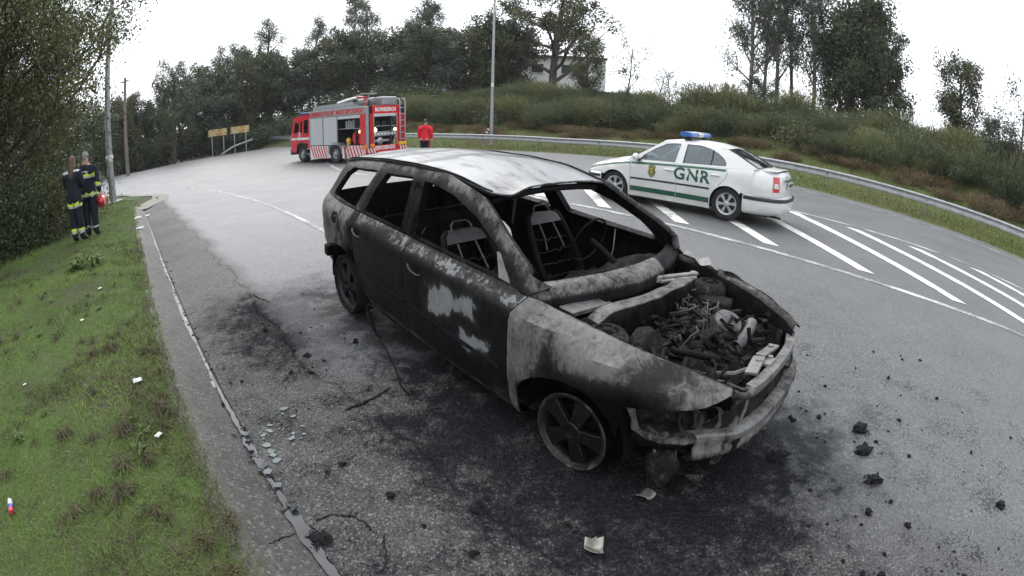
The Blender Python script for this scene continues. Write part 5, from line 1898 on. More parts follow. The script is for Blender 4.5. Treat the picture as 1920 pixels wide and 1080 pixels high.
# ================================================================== FIRE ENGINE
M_RED = paint('fire_red_paint', (.52, .012, .022))
M_SHUT = simple('roller_shutter', (.50, .52, .53), .4, .3, .08, 4)
M_SILV = simple('brushed_aluminium', (.33, .34, .35), .4, .6, .15, 5)
M_DKIN = simple('dark_locker', (.02, .02, .022), .7, 0, .3, 5)
M_YEL = simple('yellow_plastic', (.70, .42, .03), .4, 0, .2, 8)
M_ORNG = simple('orange_lens', (.75, .20, .02), .25, 0, .2, 8)
M_WHT = simple('white_film', (.62, .61, .59), .45, 0, .08, 5)
M_HOSE = simple('black_hose', (.02, .02, .02), .6)
M_DBLUE = simple('dark_blue_lens', (.02, .035, .13), .25, 0, .2, 5)
def lampmat():
    t = NT('lit_work_lamp')
    t.b.inputs['Emission Color'].default_value = (1, .78, .40, 1)
    t.b.inputs['Emission Strength'].default_value = 4.0
    t.col((.9, .8, .6))
    return t.mat
M_LIT = lampmat()
tr = empty('fire_engine', mat=terr_matrix(-9.36, 25.40, R(144.66), .008))
tag(tr, 'red and silver fire engine with open rear lockers, roof ladder and striped skirt', 'fire engine')
YB = 1.22
TOP = 2.70
# chassis
mb = MB(); mb.box((-.6, 0, .62), (6.6, .9, .18)); mb.box((-3.0, 0, .5), (1.6, 1.6, .22)); mb.build('chassis', M_BLACKP, tr)
# cab
cabp = [(.80, .70), (1.05, .70), (1.05, 1.02), (2.22, 1.02), (2.22, .55), (2.78, .55), (2.88, .75), (2.92, 1.25), (2.86, 1.55), (2.62, 2.42), (2.45, 2.52), (.80, 2.58)]
h_d1 = [(2.60, 1.62), (2.46, 2.22), (1.98, 2.24), (1.98, 1.62)]
h_d2 = [(1.88, 1.62), (1.88, 2.24), (1.62, 2.25), (1.62, 1.62)]
h_d3 = [(1.50, 1.58), (1.50, 2.30), (.98, 2.32), (.98, 1.58)]
for s in (1, -1):
    cs = panel('cab_side', cabp, [h_d1, h_d2, h_d3], lambda x, z: Vector((x, -1.20 + .05 * sstep(1.5, 2.5, z), z)), M_RED, tr, .05, .25, mirror=(s > 0))
    for H in (h_d1, h_d2, h_d3):
        panel('cab_window', H, [], lambda x, z: Vector((x, -1.17 + .05 * sstep(1.5, 2.5, z), z)), M_GLASS, tr, .005, .3, mirror=(s > 0))
    # white band, door numbers, wheel arch
    mb = MB(); mb.box((1.85, s * 1.206, 1.30), (2.0, .006, .13)); mb.build('white_band', M_WHT, cs)
    mb = MB(); mb.box((2.72, s * 1.205, 1.50), (.32, .008, .025), 0, Matrix.Rotation(R(22), 3, 'Y')); mb.build('white_accent', M_WHT, cs)
    Mx = Matrix(((-s, 0, 0, 1.90), (0, 0, s, s * 1.209), (0, 1, 0, 1.60), (0, 0, 0, 1)))
    lettering('door_lettering', '2223', .15, M_WHT, cs, Mx, .006, .8)
    Mx = Matrix(((-s, 0, 0, 1.90), (0, 0, s, s * 1.209), (0, 1, 0, 1.45), (0, 0, 0, 1)))
    lettering('door_lettering', 'VUCI', .15, M_WHT, cs, Mx, .006, .8)
    mb = MB()
    mb.lathe([(.001, .012), (.085, .012), (.085, 0)], (2.28, s * 1.206, 1.30), (0, s, 0), 8); mb.build('door_crest', M_SILV, cs)
    mb = MB()
    V = []
    for i in range(13):
        a = math.pi * (i / 12)
        for (r, y) in ((.56, s * 1.24), (.56, s * .85), (.64, s * 1.24)):
            V.append((1.65 + r * math.cos(a), y, .50 + r * math.sin(a)))
    mb.add(V, [(3 * i + k, 3 * i + (k + 1) % 3, 3 * i + 3 + (k + 1) % 3, 3 * i + 3 + k) for i in range(12) for k in range(3)])
    mb.build('wheel_arch', M_BLACKP, tr, 40)
    mb = MB()
    for k in range(2): mb.box((.98, s * 1.12, .48 + k * .28), (.42, .22, .05))
    mb.box((.98, s * 1.05, .55), (.40, .06, .5))
    mb.build('cab_step', M_SILV, tr)
    # mirrors
    mb = MB(); mb.tube([(2.72, s * 1.18, 2.2), (2.82, s * 1.42, 2.22), (2.82, s * 1.42, 1.55), (2.75, s * 1.2, 1.5)], .018, 6); mb.box((2.82, s * 1.44, 1.98), (.08, .06, .42)); mb.build('mirror', M_BLACKP, tr, 50)
mb = MB()
fr = [(2.78, .55), (2.88, .75), (2.92, 1.25), (2.86, 1.55), (2.62, 2.42), (2.45, 2.52), (.80, 2.58)]
for a, b in zip(fr, fr[1:]):
    if a == (2.86, 1.55): continue
    mb.add([(a[0], -1.15, a[1]), (a[0], 1.15, a[1]), (b[0], 1.15, b[1]), (b[0], -1.15, b[1])], [(0, 1, 2, 3)])
mb.add([(.80, -1.15, .7), (.80, 1.15, .7), (.80, 1.15, 2.58), (.80, -1.15, 2.58)], [(3, 2, 1, 0)])
mb.build('cab_shell', M_RED, tr)
mb = MB(); mb.add([(2.86, -1.13, 1.56), (2.86, 1.13, 1.56), (2.62, 1.13, 2.42), (2.62, -1.13, 2.42)], [(0, 1, 2, 3)]); mb.build('cab_windscreen', M_GLASS, tr)
mb = MB(); mb.box((2.90, 0, .58), (.30, 2.36, .34)); mb.build('front_bumper', M_BLACKP, tr, None, .04)
mb = MB(); mb.box((1.6, 0, 1.15), (1.4, 2.1, .3)); mb.box((1.15, 0, 1.6), (.15, 2.0, .7)); mb.build('cab_seat', M_DKIN, tr)
mb = MB(); mb.sphere((1.20, .85, 1.86), .15, 12, 8); mb.box((1.2, .85, 1.55), (.25, .4, .4)); mb.build('yellow_jacket', M_YEL, tr, 50)
mb = MB(); mb.box((2.05, 0, 2.64), (.34, 1.9, .16)); mb.build('beacon_bar', M_DBLUE, tr, None, .04)
# body frame
BX0, BX1 = .76, -4.15
mb = MB()
mb.box(((BX0 + BX1) / 2, 0, TOP - .02), (BX0 - BX1, 2.40, .05)); mb.box(((BX0 + BX1) / 2, 0, .78), (BX0 - BX1, 2.36, .06))
mb.box((BX0 - .02, 0, 1.75), (.05, 2.40, 1.9)); mb.box((-1.55, 0, 1.7), (.06, 2.3, 1.8)); mb.box((-2.9, -.35, 1.7), (2.4, .05, 1.8))
mb.build('body_frame', M_DKIN, tr)
for s in (1, -1):
    Y = s * YB
    mb = MB(); mb.box(((BX0 + BX1) / 2, Y, 2.52), (BX0 - BX1, .06, .36)); band = mb.build('side_band', M_SILV, tr, None, .01)
    Mx = Matrix(((-s, 0, 0, -1.62), (0, 0, s, Y + s * .034), (0, 1, 0, 2.50), (0, 0, 0, 1)))
    lettering('band_lettering', 'BOMBEIROS VOLUNTARIOS ESPOSENDE', .30, M_RED, band, Mx, .012, .88)
    # shutters: ribbed slats on the two closed lockers, the third open
    for (x0, x1) in ((.70, -.52), (-.60, -1.82)):
        sh = None
        mb = MB(); mb.box(((x0 + x1) / 2, Y - s * .02, 1.62), (x0 - x1, .03, 1.42)); sh = mb.build('shutter', M_SHUT, tr)
        mesh0 = None
        for k in range(12):
            mb = MB(); mb.box((0, 0, 0), (x0 - x1 - .02, .012, .105))
            if mesh0 is None:
                so = mb.build('slat', M_SHUT, sh, None, .004); mesh0 = so
            else:
                so = mesh0.copy(); COL.objects.link(so); so.parent = sh
            so.location = ((x0 + x1) / 2, Y + s * .0, .985 + k * .1165)
    for x in (.73, -.56, -1.86, -3.78):
        mb = MB(); mb.box((x, Y, 1.62), (.07, .05, 1.46)); mb.build('locker_post', M_SILV if x > -3 else M_RED, tr)
    mb = MB(); mb.box((-3.95, Y, 1.65), (.36, .055, 1.46)); mb.build('rear_corner_panel', M_RED, tr)
    mb = MB(); mb.box((-2.8, Y - s * .03, 2.24), (1.86, .06, .16)); mb.build('rolled_shutter', M_SHUT, tr, None, .02)
    # locker contents
    mb = MB(); mb.box((-2.8, s * .85, 1.68), (1.84, .6, .03)); mb.build('locker_shelf', M_SILV, tr)
    mb = MB()
    mb.lathe([(.34, -.20), (.34, -.17), (.14, -.17), (.14, .17), (.34, .17), (.34, .20)], (-3.2, s * .85, 1.22), (0, 1, 0), 20); mb.build('hose_reel', M_RED, tr, 40)
    mb = MB(); mb.lathe([(.27, -.16), (.27, .16)], (-3.2, s * .85, 1.22), (0, 1, 0), 20); mb.build('reel_hose', M_HOSE, tr, 40)
    mb = MB(); mb.sphere((-2.45, s * .95, 1.10), .14, 10, 8); mb.cyl((-2.45, s * .95, .9), (-2.45, s * .95, 1.1), .1, 10); mb.build('yellow_nozzle', M_YEL, tr, 50)
    for k in range(4):
        mb = MB(); mb.cyl((-2.3 - k * .2, s * .95, 1.70), (-2.3 - k * .2, s * .95, 2.05 + .05 * (k % 2)), .06, 10); mb.build('extinguisher', M_SILV, tr, 50)
    mb = MB(); mb.lathe([(.001, .03), (.07, .02), (.08, -.03), (.001, -.05)], (-3.55, s * 1.10, 1.52), (.2, s, .1), 14); mb.build('work_lamp', M_LIT, tr, 50)
    # striped skirt
    for (x0, x1) in ((.72, -1.02), (-2.28, -4.10)):
        mb = MB(); mb.box(((x0 + x1) / 2, Y, .56), (x0 - x1, .05, .62)); sk = mb.build('skirt_panel', M_WHT, tr, None, .01)
        n = 7
        for k in range(n):
            a = x0 - .06 - (x0 - x1 - .30) * k / (n - 1) * 1.0
            P4 = [(a, .86), (a - .12, .86), (a - .40, .27), (a - .28, .27)]
            P4 = [(max(x1 + .005, min(x0 - .005, p[0])), p[1]) for p in P4]
            V = [Vector((p[0], Y + s * .028, p[1])) for p in P4]
            mk('red_stripe', V, [(0, 1, 2, 3) if s > 0 else (3, 2, 1, 0)], M_RED, sk)
    mb = MB()
    V = []
    for i in range(13):
        a = math.pi * i / 12
        for (r, y) in ((.56, Y + s * .02), (.56, s * .75), (.63, Y + s * .02)):
            V.append((-1.65 + r * math.cos(a), y, .48 + r * math.sin(a) * .92))
    mb.add(V, [(3 * i + k, 3 * i + (k + 1) % 3, 3 * i + 3 + (k + 1) % 3, 3 * i + 3 + k) for i in range(12) for k in range(3)])
    mb.build('wheel_arch', M_SILV, tr, 40)
    mb = MB(); mb.box((-4.0, Y + s * .01, .80), (.34, .08, .14)); mb.build('marker_lamp', M_ORNG, tr, None, .02)
# rear
XR = BX1
for (c, d, nm, mt) in (((XR, 0, 2.50), (.06, 1.70, .40), 'rear_header', M_RED), ((XR, .98, 1.55), (.06, .42, 1.55), 'rear_post', M_RED), ((XR, -.92, 1.55), (.06, .56, 1.55), 'rear_post', M_RED), ((XR, 0, .66), (.06, 1.55, .34), 'rear_sill', M_RED)):
    mb = MB(); mb.box(c, d); mb.build(nm, mt, tr, None, .01)
mb = MB(); mb.box((XR + .02, 1.14, 1.70), (.20, .16, 1.95)); mb.build('corner_column', M_SILV, tr, None, .03)
mb = MB(); mb.cyl((XR - .06, 1.06, .75), (XR - .06, 1.06, 2.95), .045, 10); mb.build('mast_tube', M_BLACKP, tr, 50)
mb = MB(); mb.box((XR - .01, .08, 2.24), (.06, 1.36, .14)); mb.build('rear_rolled_shutter', M_SHUT, tr, None, .02)
for y in (.77, -.64):
    mb = MB(); mb.box((XR - .035, y, 1.58), (.02, .05, 1.5)); mb.build('shutter_rail', M_SILV, tr)
mb = MB(); mb.box((XR + .9, 0, 1.6), (.05, 2.3, 1.7)); mb.build('locker_back', M_DKIN, tr)
lettering('rear_lettering', 'BOMBEIROS', .25, M_WHT, tr, Matrix(((0, 0, -1, XR - .034), (-1, 0, 0, .05), (0, 1, 0, 2.50), (0, 0, 0, 1))), .010, .95)
lettering('rear_lettering', 'ESPOSENDE', .24, M_WHT, tr, Matrix(((0, 0, -1, XR - .034), (-1, 0, 0, .10), (0, 1, 0, .70), (0, 0, 0, 1))), .010, .95)
mb = MB(); mb.box((XR - .02, .2, .46), (.03, .62, .13)); mb.build('number_plate', M_PLATE, tr)
mb = MB(); mb.box((XR + .5, .05, 1.72), (.9, 1.3, .03)); mb.build('rear_shelf', M_SILV, tr)
mb = MB()
mb.lathe([(.001, -.12), (.17, -.12), (.19, -.05), (.14, .0), (.10, .02), (.001, .02)], (XR + .10, .25, 1.02), (-1, 0, 0), 18); mb.cyl((XR + .2, .55, 1.02), (XR + .2, -.4, 1.02), .07, 10)
mb.build('pump', M_SILV, tr, 40)
for k in range(7):
    mb = MB(); mb.lathe([(.001, .03), (.05, .03), (.05, -.05)], (XR + .06, .62 - k * .2, 1.35), (-1, 0, 0), 12); mb.build('pump_gauge', M_WHT, tr, 40)
mb = MB(); mb.box((XR + .10, .02, 1.36), (.05, 1.36, .22)); mb.build('pump_panel', M_SILV, tr)
for k in range(3):
    mb = MB(); mb.lathe([(.08, -.03), (.10, 0), (.08, .03)], (XR + .2, .35 - k * .4, 1.86), (-1, .2, 0), 14); mb.build('coupling', M_SILV, tr, 40)
mb = MB(); mb.lathe([(.001, .04), (.09, .03), (.10, -.03), (.001, -.06)], (XR + .05, .64, 1.56), (-1, .2, .1), 14); mb.build('work_lamp', M_LIT, tr, 50)
# rear ladder
for y in (-.78, -1.10):
    mb = MB(); mb.tube([(XR - .10, y, .95), (XR - .10, y, 2.85), (XR - .06, y, 3.0), (XR + .10, y, 3.02), (XR + .16, y, 2.75)], .028, 8); mb.build('ladder_rail', M_SILV, tr, 50)
for k in range(6):
    mb = MB(); mb.cyl((XR - .10, -.78, 1.05 + k * .3), (XR - .10, -1.10, 1.05 + k * .3), .022, 8); mb.build('ladder_rung', M_SILV, tr, 50)
# rear chevrons and lamps
for (y0, y1) in ((-.72, -1.24), (1.24, .74)):
    mb = MB(); mb.box((XR - .03, (y0 + y1) / 2, .62), (.03, abs(y1 - y0), .26)); cp = mb.build('chevron_panel', M_RED, tr)
    for k in range(3):
        a = max(y0, y1) - .06 - k * .17
        V = [Vector((XR - .047, y, z)) for y, z in ((a, .74), (a - .08, .74), (a - .16, .50), (a - .08, .50))]
        mk('white_chevron', V, [(0, 1, 2, 3)], M_WHT, cp)
    mb = MB(); mb.box((XR - .03, (y0 + y1) / 2, .84), (.08, abs(y1 - y0) * .95, .16)); mb.build('rear_lamp', M_ORNG if y0 > 0 else M_YEL, tr, None, .02)
mb = MB(); mb.box((XR - .02, 0, .42), (.10, 2.4, .05)); mb.build('step_plate', M_SILV, tr)
# roof gear
for s in (1, -1):
    mb = MB(); mb.box((-1.2, s * 1.05, TOP + .14), (3.6, .04, .24)); mb.build('roof_rail', M_SILV, tr)
mb = MB()
for y in (.15, .55): mb.box((-1.3, y, TOP + .22), (4.2, .06, .08))
lad = mb.build('roof_ladder', M_SILV, tr)
for k in range(14):
    mb = MB(); mb.cyl((.7 - k * .3, .15, TOP + .22), (.7 - k * .3, .55, TOP + .22), .02, 6); mb.build('rung', M_SILV, lad)
mb = MB(); mb.box((-2.9, -.45, TOP + .22), (2.0, .9, .42)); mb.build('roof_box', M_SILV, tr, None, .05)
mb = MB(); mb.tube([(-1.5, .9, TOP + .28), (-2.2, .85, TOP + .36), (-2.9, .8, TOP + .45)], [.07, .09, .07], 8); mb.build('rolled_hose', M_WHT, tr, 50)
mb = MB(); mb.cyl((-3.2, .5, TOP), (-3.2, .5, TOP + .40), .07, 10); mb.cyl((-3.4, .5, TOP + .42), (-2.7, .55, TOP + .5), .06, 10); mb.build('water_monitor', M_RED, tr, 50)
mb = MB(); mb.box((-3.2, .3, TOP + .62), (.30, .85, .05)); mb.cyl((-3.2, .3, TOP + .3), (-3.2, .3, TOP + .62), .03, 8); mb.build('mast_head', M_SILV, tr)
mb = MB(); mb.tube([(-2.6, 1.28, .95), (-2.75, 1.42, .6), (-2.9, 1.5, .25), (-3.4, 1.6, .05), (-4.4, 1.8, .03), (-5.4, 2.3, .03), (-6.2, 2.0, .03)], .03, 8); mb.build('delivery_hose', M_HOSE, tr, 50)
# wheels
def truck_wheel():
    mb = MB(); mb.lathe([(.27, -.02), (.29, -.05), (.44, -.06), (.475, -.03), (.485, .03), (.485, .22), (.47, .26), (.28, .26)], (0, 0, 0), (0, 1, 0), 32)
    o = mb.build('wheel', M_TYRE, None, 40)
    mb = MB(); mb.lathe([(.285, -.03), (.265, .0), (.25, .10), (.13, .03), (.12, -.03), (.08, -.05), (.001, -.05)], (0, 0, 0), (0, 1, 0), 24); mb.build('rim', M_SILV, o, 35)
    for k in range(8):
        a = 2 * math.pi * k / 8
        mb = MB(); mb.cyl((.155 * math.cos(a), .03, .155 * math.sin(a)), (.155 * math.cos(a), -.01, .155 * math.sin(a)), .014, 6); mb.build('wheel_nut', M_BLACKP, o)
    return o
tw = truck_wheel()
for i, (x, y, rzz) in enumerate(((1.65, -1.14, 0), (-1.65, -1.18, 0), (1.65, 1.14, math.pi), (-1.65, 1.18, math.pi))):
    o = tw if i == 0 else copy_tree(tw)
    o.parent = tr; o.location = (x, y, .485); o.rotation_euler = (0, i * .3, rzz)

# ================================================================== POLES AND SIGNS
M_POLE = simple('galvanised_pole', (.30, .305, .31), .45, .4, .15, 2)
M_WOOD = simple('weathered_pole_wood', (.15, .125, .10), .8, 0, .3, 6, .4)
def lamp_post(x, y, z0, h, r, label, arm_dir):
    o = empty('street_lamp', (x, y, z0)); tag(o, label, 'street lamp', 'street lamps along the road')
    mb = MB(); mb.tube([(0, 0, 0), (0, 0, h * .5), (0, 0, h)], [r, r * .75, r * .5], 12); mb.build('pole', M_POLE, o, 50)
    mb = MB(); mb.box((0, 0, .02), (r * 4.2, r * 4.2, .04)); mb.build('base_plate', M_GALVD, o, None, .005)
    for a in range(4):
        mb = MB(); mb.cyl((r * 1.7 * math.cos(a * 1.571 + .785), r * 1.7 * math.sin(a * 1.571 + .785), .03), (r * 1.7 * math.cos(a * 1.571 + .785), r * 1.7 * math.sin(a * 1.571 + .785), .09), .012, 6); mb.build('anchor_bolt', M_GALVD, o)
    d = Vector(arm_dir).normalized()
    mb = MB(); mb.tube([(0, 0, h - .1), (d.x * .5, d.y * .5, h + .25), (d.x * 1.5, d.y * 1.5, h + .4)], [r * .5, r * .45, r * .4], 8); mb.build('arm', M_POLE, o, 50)
    mb = MB(); mb.box((d.x * 1.8, d.y * 1.8, h + .42), (.7, .26, .14), 0, Matrix.Rotation(math.atan2(d.y, d.x), 3, 'Z')); mb.build('lamp_head', M_GALVD, o, None, .05)
    mb = MB(); mb.box((0, -r * .9, 1.0), (r * 1.2, .02, .42)); mb.build('access_door', M_GALVD, o, None, .005)
    return o
lx, ly = -1.55, 32.4
L1 = lamp_post(lx, ly, ground_z(lx, ly) - .02, 11.5, .115, 'tall slim galvanised lamp post behind the guardrail', (-.3, -1, 0))
mb = MB(); mb.box((0, -.12, 3.9), (.16, .06, .26)); mb.build('small_sign', M_WHT, L1)
mb = MB(); mb.box((-.25, -.12, .9), (.16, .06, .30), 0, Matrix.Rotation(R(25), 3, 'Y')); mb.box((-.25, -.15, .9), (.18, .02, .1), 1, Matrix.Rotation(R(25), 3, 'Y')); mb.build('reflector', [M_WHT, M_BLACKP], L1)
lx, ly = -15.6, 14.6
L2 = lamp_post(lx, ly, ground_z(lx, ly), 9.0, .165, 'galvanised lamp post on the turf beside the two firefighters', (.6, .8, 0))
mb = MB(); mb.lathe([(.170, -.12), (.178, -.10), (.176, .10), (.166, .12)], (0, 0, 1.75), (0, 0, 1), 14); mb.build('white_band', M_WHT, L2, 50)
ux, uy = -28.6, 28.8
o = empty('utility_pole', (ux, uy, ground_z(ux, uy) - .1)); tag(o, 'tall round wooden utility pole standing in front of the dark wood', 'pole')
mb = MB(); mb.tube([(0, 0, 0), (.02, 0, 3.8), (.03, .02, 7.6)], [.17, .14, .11], 10); mb.build('shaft', M_WOOD, o, 50)
mb = MB(); mb.box((0, 0, 7.3), (.9, .08, .1)); mb.build('cross_arm', M_WOOD, o)
for k in (-.35, 0, .35):
    mb = MB(); mb.cyl((k, 0, 7.35), (k, 0, 7.5), .035, 8); mb.build('insulator', M_WHT, o, 40)

def sign_mat():
    t = NT('yellow_sign_face')
    P = t.coord()
    c = t.vor(t.mapping(P, scale=(3.2, 1, 4.5)), 1.0, 'F1', 'Distance')
    n = t.noise(P, 3.5, 3, .6)
    f = t.math('ADD', t.math('MULTIPLY', c, .5), t.math('MULTIPLY', n, .6))
    t.col(t.ramp(f, [(.40, (.28, .15, .015)), (.52, (.42, .24, .02)), (.62, (.40, .33, .20))])); t.rough(.5)
    return t.mat
M_SIGN = sign_mat()
for k, (sx, sy, ww, lab) in enumerate(((-26.3, 39.1, 1.85, 'left one of two long yellow direction boards on posts by the far wood'), (-24.7, 40.6, 1.85, 'right one of two long yellow direction boards on posts by the far wood'))):
    o = empty('road_sign', (sx, sy, zr(sx, sy)), R(38)); tag(o, lab, 'road sign', 'yellow direction boards by the wood')
    mb = MB(); mb.box((0, -.06, 2.02), (ww * .97, .05, .62)); mb.build('board', M_SIGN, o, None, .01)
    for s in (-1, 1):
        mb = MB(); mb.cyl((s * ww * .30, 0, -.1), (s * ww * .30, 0, 2.3), .05, 8); mb.build('post', M_GALV, o, 50)
mb = MB(); mb.tube([(-26.2, 39.4, -.9), (-25.2, 40.2, -.3), (-23.8, 41.4, .1)], .10, 8)
o = mb.build('fallen_post', M_GALVD, None, 50); tag(o, 'grey steel post leaning low behind the yellow boards', 'post')
# ================================================================== PEOPLE
M_SKIN = simple('skin', (.38, .22, .155), .5, 0, .12, 12)
M_NAVY = simple('navy_turnout_cloth', (.012, .014, .022), .8, 0, .5, 16, .5, .2)
M_HIVIS = simple('lime_reflective_band', (.55, .72, .03), .5, 0, .1, 10)
M_REFL = simple('silver_reflective_band', (.42, .43, .43), .4, .2, .15, 10)
M_JRED = simple('red_jacket_cloth', (.56, .015, .028), .65, 0, .25, 9, .5, .25)
M_BOOT = simple('black_boot_leather', (.012, .012, .012), .4)
M_HAIRG = simple('grey_hair', (.16, .15, .14), .7, 0, .5, 40, .6)
M_HAIRB = simple('brown_hair', (.075, .040, .022), .6, 0, .5, 40, .6)
M_HAIRD = simple('dark_hair', (.03, .024, .02), .6, 0, .5, 40, .6)
M_HELM = simple('red_helmet_shell', (.48, .012, .02), .2, 0, .1, 6, 0, .6, .5)

def skinned(verts, edges, root, sub=2):
    me = bpy.data.meshes.new('b')
    me.from_pydata([v[0] for v in verts], edges, [])
    o = bpy.data.objects.new('b', me)
    COL.objects.link(o)
    o.modifiers.new('s', 'SKIN')
    sl = me.skin_vertices[0].data
    for i, v in enumerate(verts):
        r = v[1]
        sl[i].radius = r if isinstance(r, tuple) else (r, r)
        sl[i].use_root = (i == root)
    ss = o.modifiers.new('u', 'SUBSURF'); ss.levels = sub; ss.render_levels = sub
    bpy.context.view_layer.update()
    dg = bpy.context.evaluated_depsgraph_get()
    m2 = bpy.data.meshes.new_from_object(o.evaluated_get(dg))
    bpy.data.objects.remove(o)
    return m2

def hand(mb, wrist, d, palm_n, s=1.0, curl=.5):
    """palm and five separate fingers; d points down the hand, palm_n out of the palm"""
    d = Vector(d).normalized(); n = Vector(palm_n); n = (n - d * n.dot(d)).normalized(); w = d.cross(n)
    W = Vector(wrist)
    mb.tube([W - d * .01, W + d * .03, W + d * .065 * s, W + d * .09 * s], [.024 * s, .034 * s, .038 * s, .030 * s], 8)
    for k, (o, L) in enumerate(((-.030, .062), (-.010, .076), (.010, .080), (.028, .070))):
        a = W + d * .085 * s + w * o * s
        b = a + (d * math.cos(curl) + n * math.sin(curl)) * L * .45 * s
        c = b + (d * math.cos(curl * 2.2) + n * math.sin(curl * 2.2)) * L * .33 * s
        e = c + (d * math.cos(curl * 3.0) + n * math.sin(curl * 3.0)) * L * .25 * s
        mb.tube([a, b, c, e], [.0095 * s, .009 * s, .0085 * s, .006 * s], 6)
    a = W + d * .03 * s + w * .030 * s
    mb.tube([a, a + (d * .6 + w * .7 + n * .2).normalized() * .035 * s, a + (d * .95 + w * .45 + n * .45).normalized() * .068 * s], [.012 * s, .011 * s, .007 * s], 6)

def person(pose, H, band, mats, label, hair, name='person', loc=(0, 0, 0), rz=0.0, bulk=1.0, extra=None):
    """standing figure facing +y in its own frame; band(x,y,z)->material index"""
    h = H / 1.75
    P = pose
    B = bulk
    v = [((0, 0, .96), (.150 * B, .115 * B)),                # 0 pelvis
         ((0, 0, 1.10), (.145 * B, .108 * B)),               # 1 waist
         ((0, .005, 1.26), (.165 * B, .118 * B)),            # 2 chest
         ((0, 0, 1.40), (.150 * B, .100 * B)),               # 3 upper chest
         ((0, .005, 1.49), (.062, .062)),                    # 4 neck
         ((0, .02 + P.get('nod', 0) * .4, 1.565), (.070, .082)),   # 5 jaw
         ((P.get('tilt', 0), .015 + P.get('nod', 0), 1.665), (.076, .094))]    # 6 crown
    e = [(0, 1), (1, 2), (2, 3), (3, 4), (4, 5), (5, 6)]
    for s, key in ((-1, 'l'), (1, 'r')):
        el, wr = P['el' + key], P['wr' + key]
        b = len(v)
        v += [((s * .185 * B, 0, 1.405), (.075 * B, .080 * B)), (el, (.062 * B, .062 * B)), (wr, (.045 * B, .045 * B))]
        e += [(3, b), (b, b + 1), (b + 1, b + 2)]
        kn, an = P['kn' + key], P['an' + key]
        b = len(v)
        v += [((s * .095, 0, .88), (.105 * B, .110 * B)), (kn, (.078 * B, .080 * B)), (an, (.066 * B, .066 * B))]
        e += [(0, b), (b, b + 1), (b + 1, b + 2)]
        b = len(v)
        v += [((an[0] + s * .015, an[1] + .06, .055), (.048, .05)), ((an[0] + s * .03, an[1] + .17, .045), (.042, .034))]
        e += [(b - 1, b), (b, b + 1)]
    v = [((p[0][0] * h, p[0][1] * h, p[0][2] * h), tuple(x * h for x in (p[1] if isinstance(p[1], tuple) else (p[1], p[1])))) for p in v]
    me = skinned(v, e, 0)
    for q in me.vertices:
        f = .010 * mnoise.noise(q.co * 9) + .006 * mnoise.noise(q.co * 22)
        if q.co.z < 1.45 * h and q.co.z > .12: q.co += q.normal * f
        if q.co.z < .012: q.co.z = .012
    me.materials.clear()
    for m in mats: me.materials.append(m)
    for p in me.polygons:
        c = p.center / h
        p.use_smooth = True
        p.material_index = band(c.x, c.y, c.z)
    o = bpy.data.objects.new(name, me)
    COL.objects.link(o)
    o.location = loc
    o.rotation_euler = (0, 0, rz)
    tag(o, label, 'person')
    # face and ears on the head, hands, hair as children
    hx, hy, hz = v[6][0]
    mb = MB()
    mb.add([(hx - .012, hy + .088, hz - .03), (hx + .012, hy + .088, hz - .03), (hx, hy + .115, hz - .035), (hx, hy + .092, hz + .02)], [(0, 1, 2), (0, 2, 3), (1, 3, 2)], 0)
    mb.build('nose', M_SKIN, o, 60)
    for s in (-1, 1):
        mb = MB(); mb.sphere((hx + s * .079, hy - .002, hz - .02), .026, 8, 6, 0, (.35, .7, 1.15)); mb.build('ear', M_SKIN, o, 60)
        mb = MB(); mb.sphere((hx + s * .030, hy + .084, hz + .010), .011, 8, 6); mb.build('eye', M_BOOT, o, 60)
    mb = MB(); mb.box((hx, hy + .086, hz - .07), (.045, .012, .010)); mb.build('mouth', M_JRED, o)
    for s, key in ((-1, 'l'), (1, 'r')):
        mb = MB()
        wv = Vector(P['wr' + key]) * h; ev = Vector(P['el' + key]) * h
        hand(mb, wv + (wv - ev).normalized() * .02, (wv - ev), P.get('pn' + key, (-s, .2, 0)), 1.0, P.get('curl', .45))
        mb.build('hand', mats[P.get('handmat', 0)], o, 60)
    hair(o, hx, hy, hz, h)
    if extra: extra(o, h)
    return o
def cap_hair(mat, name='hair', k=1.0, low=-.06):
    def f(o, hx, hy, hz, h):
        V, F = [], []
        n, m = 20, 9
        for i in range(m + 1):
            a = math.pi / 2 - (math.pi * .62) * i / m
            for j in range(n):
                t = 2 * math.pi * j / n
                r = 1 + .05 * mnoise.noise(Vector((math.cos(t) * 3, math.sin(t) * 3, i * .6)))
                back = max(0, -math.sin(t))
                z = .118 * math.sin(a) * r
                if math.sin(t) > .3: z = max(z, .045)
                if abs(math.cos(t)) > .8: z = max(z, .0)
                V.append((hx + .091 * k * math.cos(a if a > 0 else a * .3) * math.cos(t) * r, hy - .004 + .108 * k * math.cos(a if a > 0 else a * .35) * math.sin(t) * r, hz + z + .008))
        for i in range(m):
            for j in range(n): F.append((i * n + j, (i + 1) * n + j, (i + 1) * n + (j + 1) % n, i * n + (j + 1) % n))
        mk(name, V, F, mat, o, 60)
    return f
def long_hair(o, hx, hy, hz, h):
    cap_hair(M_HAIRB)(o, hx, hy, hz, h)
    mb = MB()
    rr2 = random.Random(3)
    for k in range(60):
        a = rr2.uniform(-1.0, 1.0)
        x0 = hx + .085 * math.sin(a * 1.3); y0 = hy - .09 * math.cos(a * 1.3)
        L = rr2.uniform(.26, .44)
        mb.tube([(x0, y0, hz + .03), (x0 * 1.05 + rr2.uniform(-.01, .01), y0 - .025, hz - .12), (x0 * .95 + .015, y0 - .035 + rr2.uniform(-.01, .01), hz - L * .7), (x0 * .7 + .03, y0 - .03, hz - L)], [.014, .015, .012, .003], 5)
    tag(mb.build('long_hair', M_HAIRB, o, 60), kind='stuff')

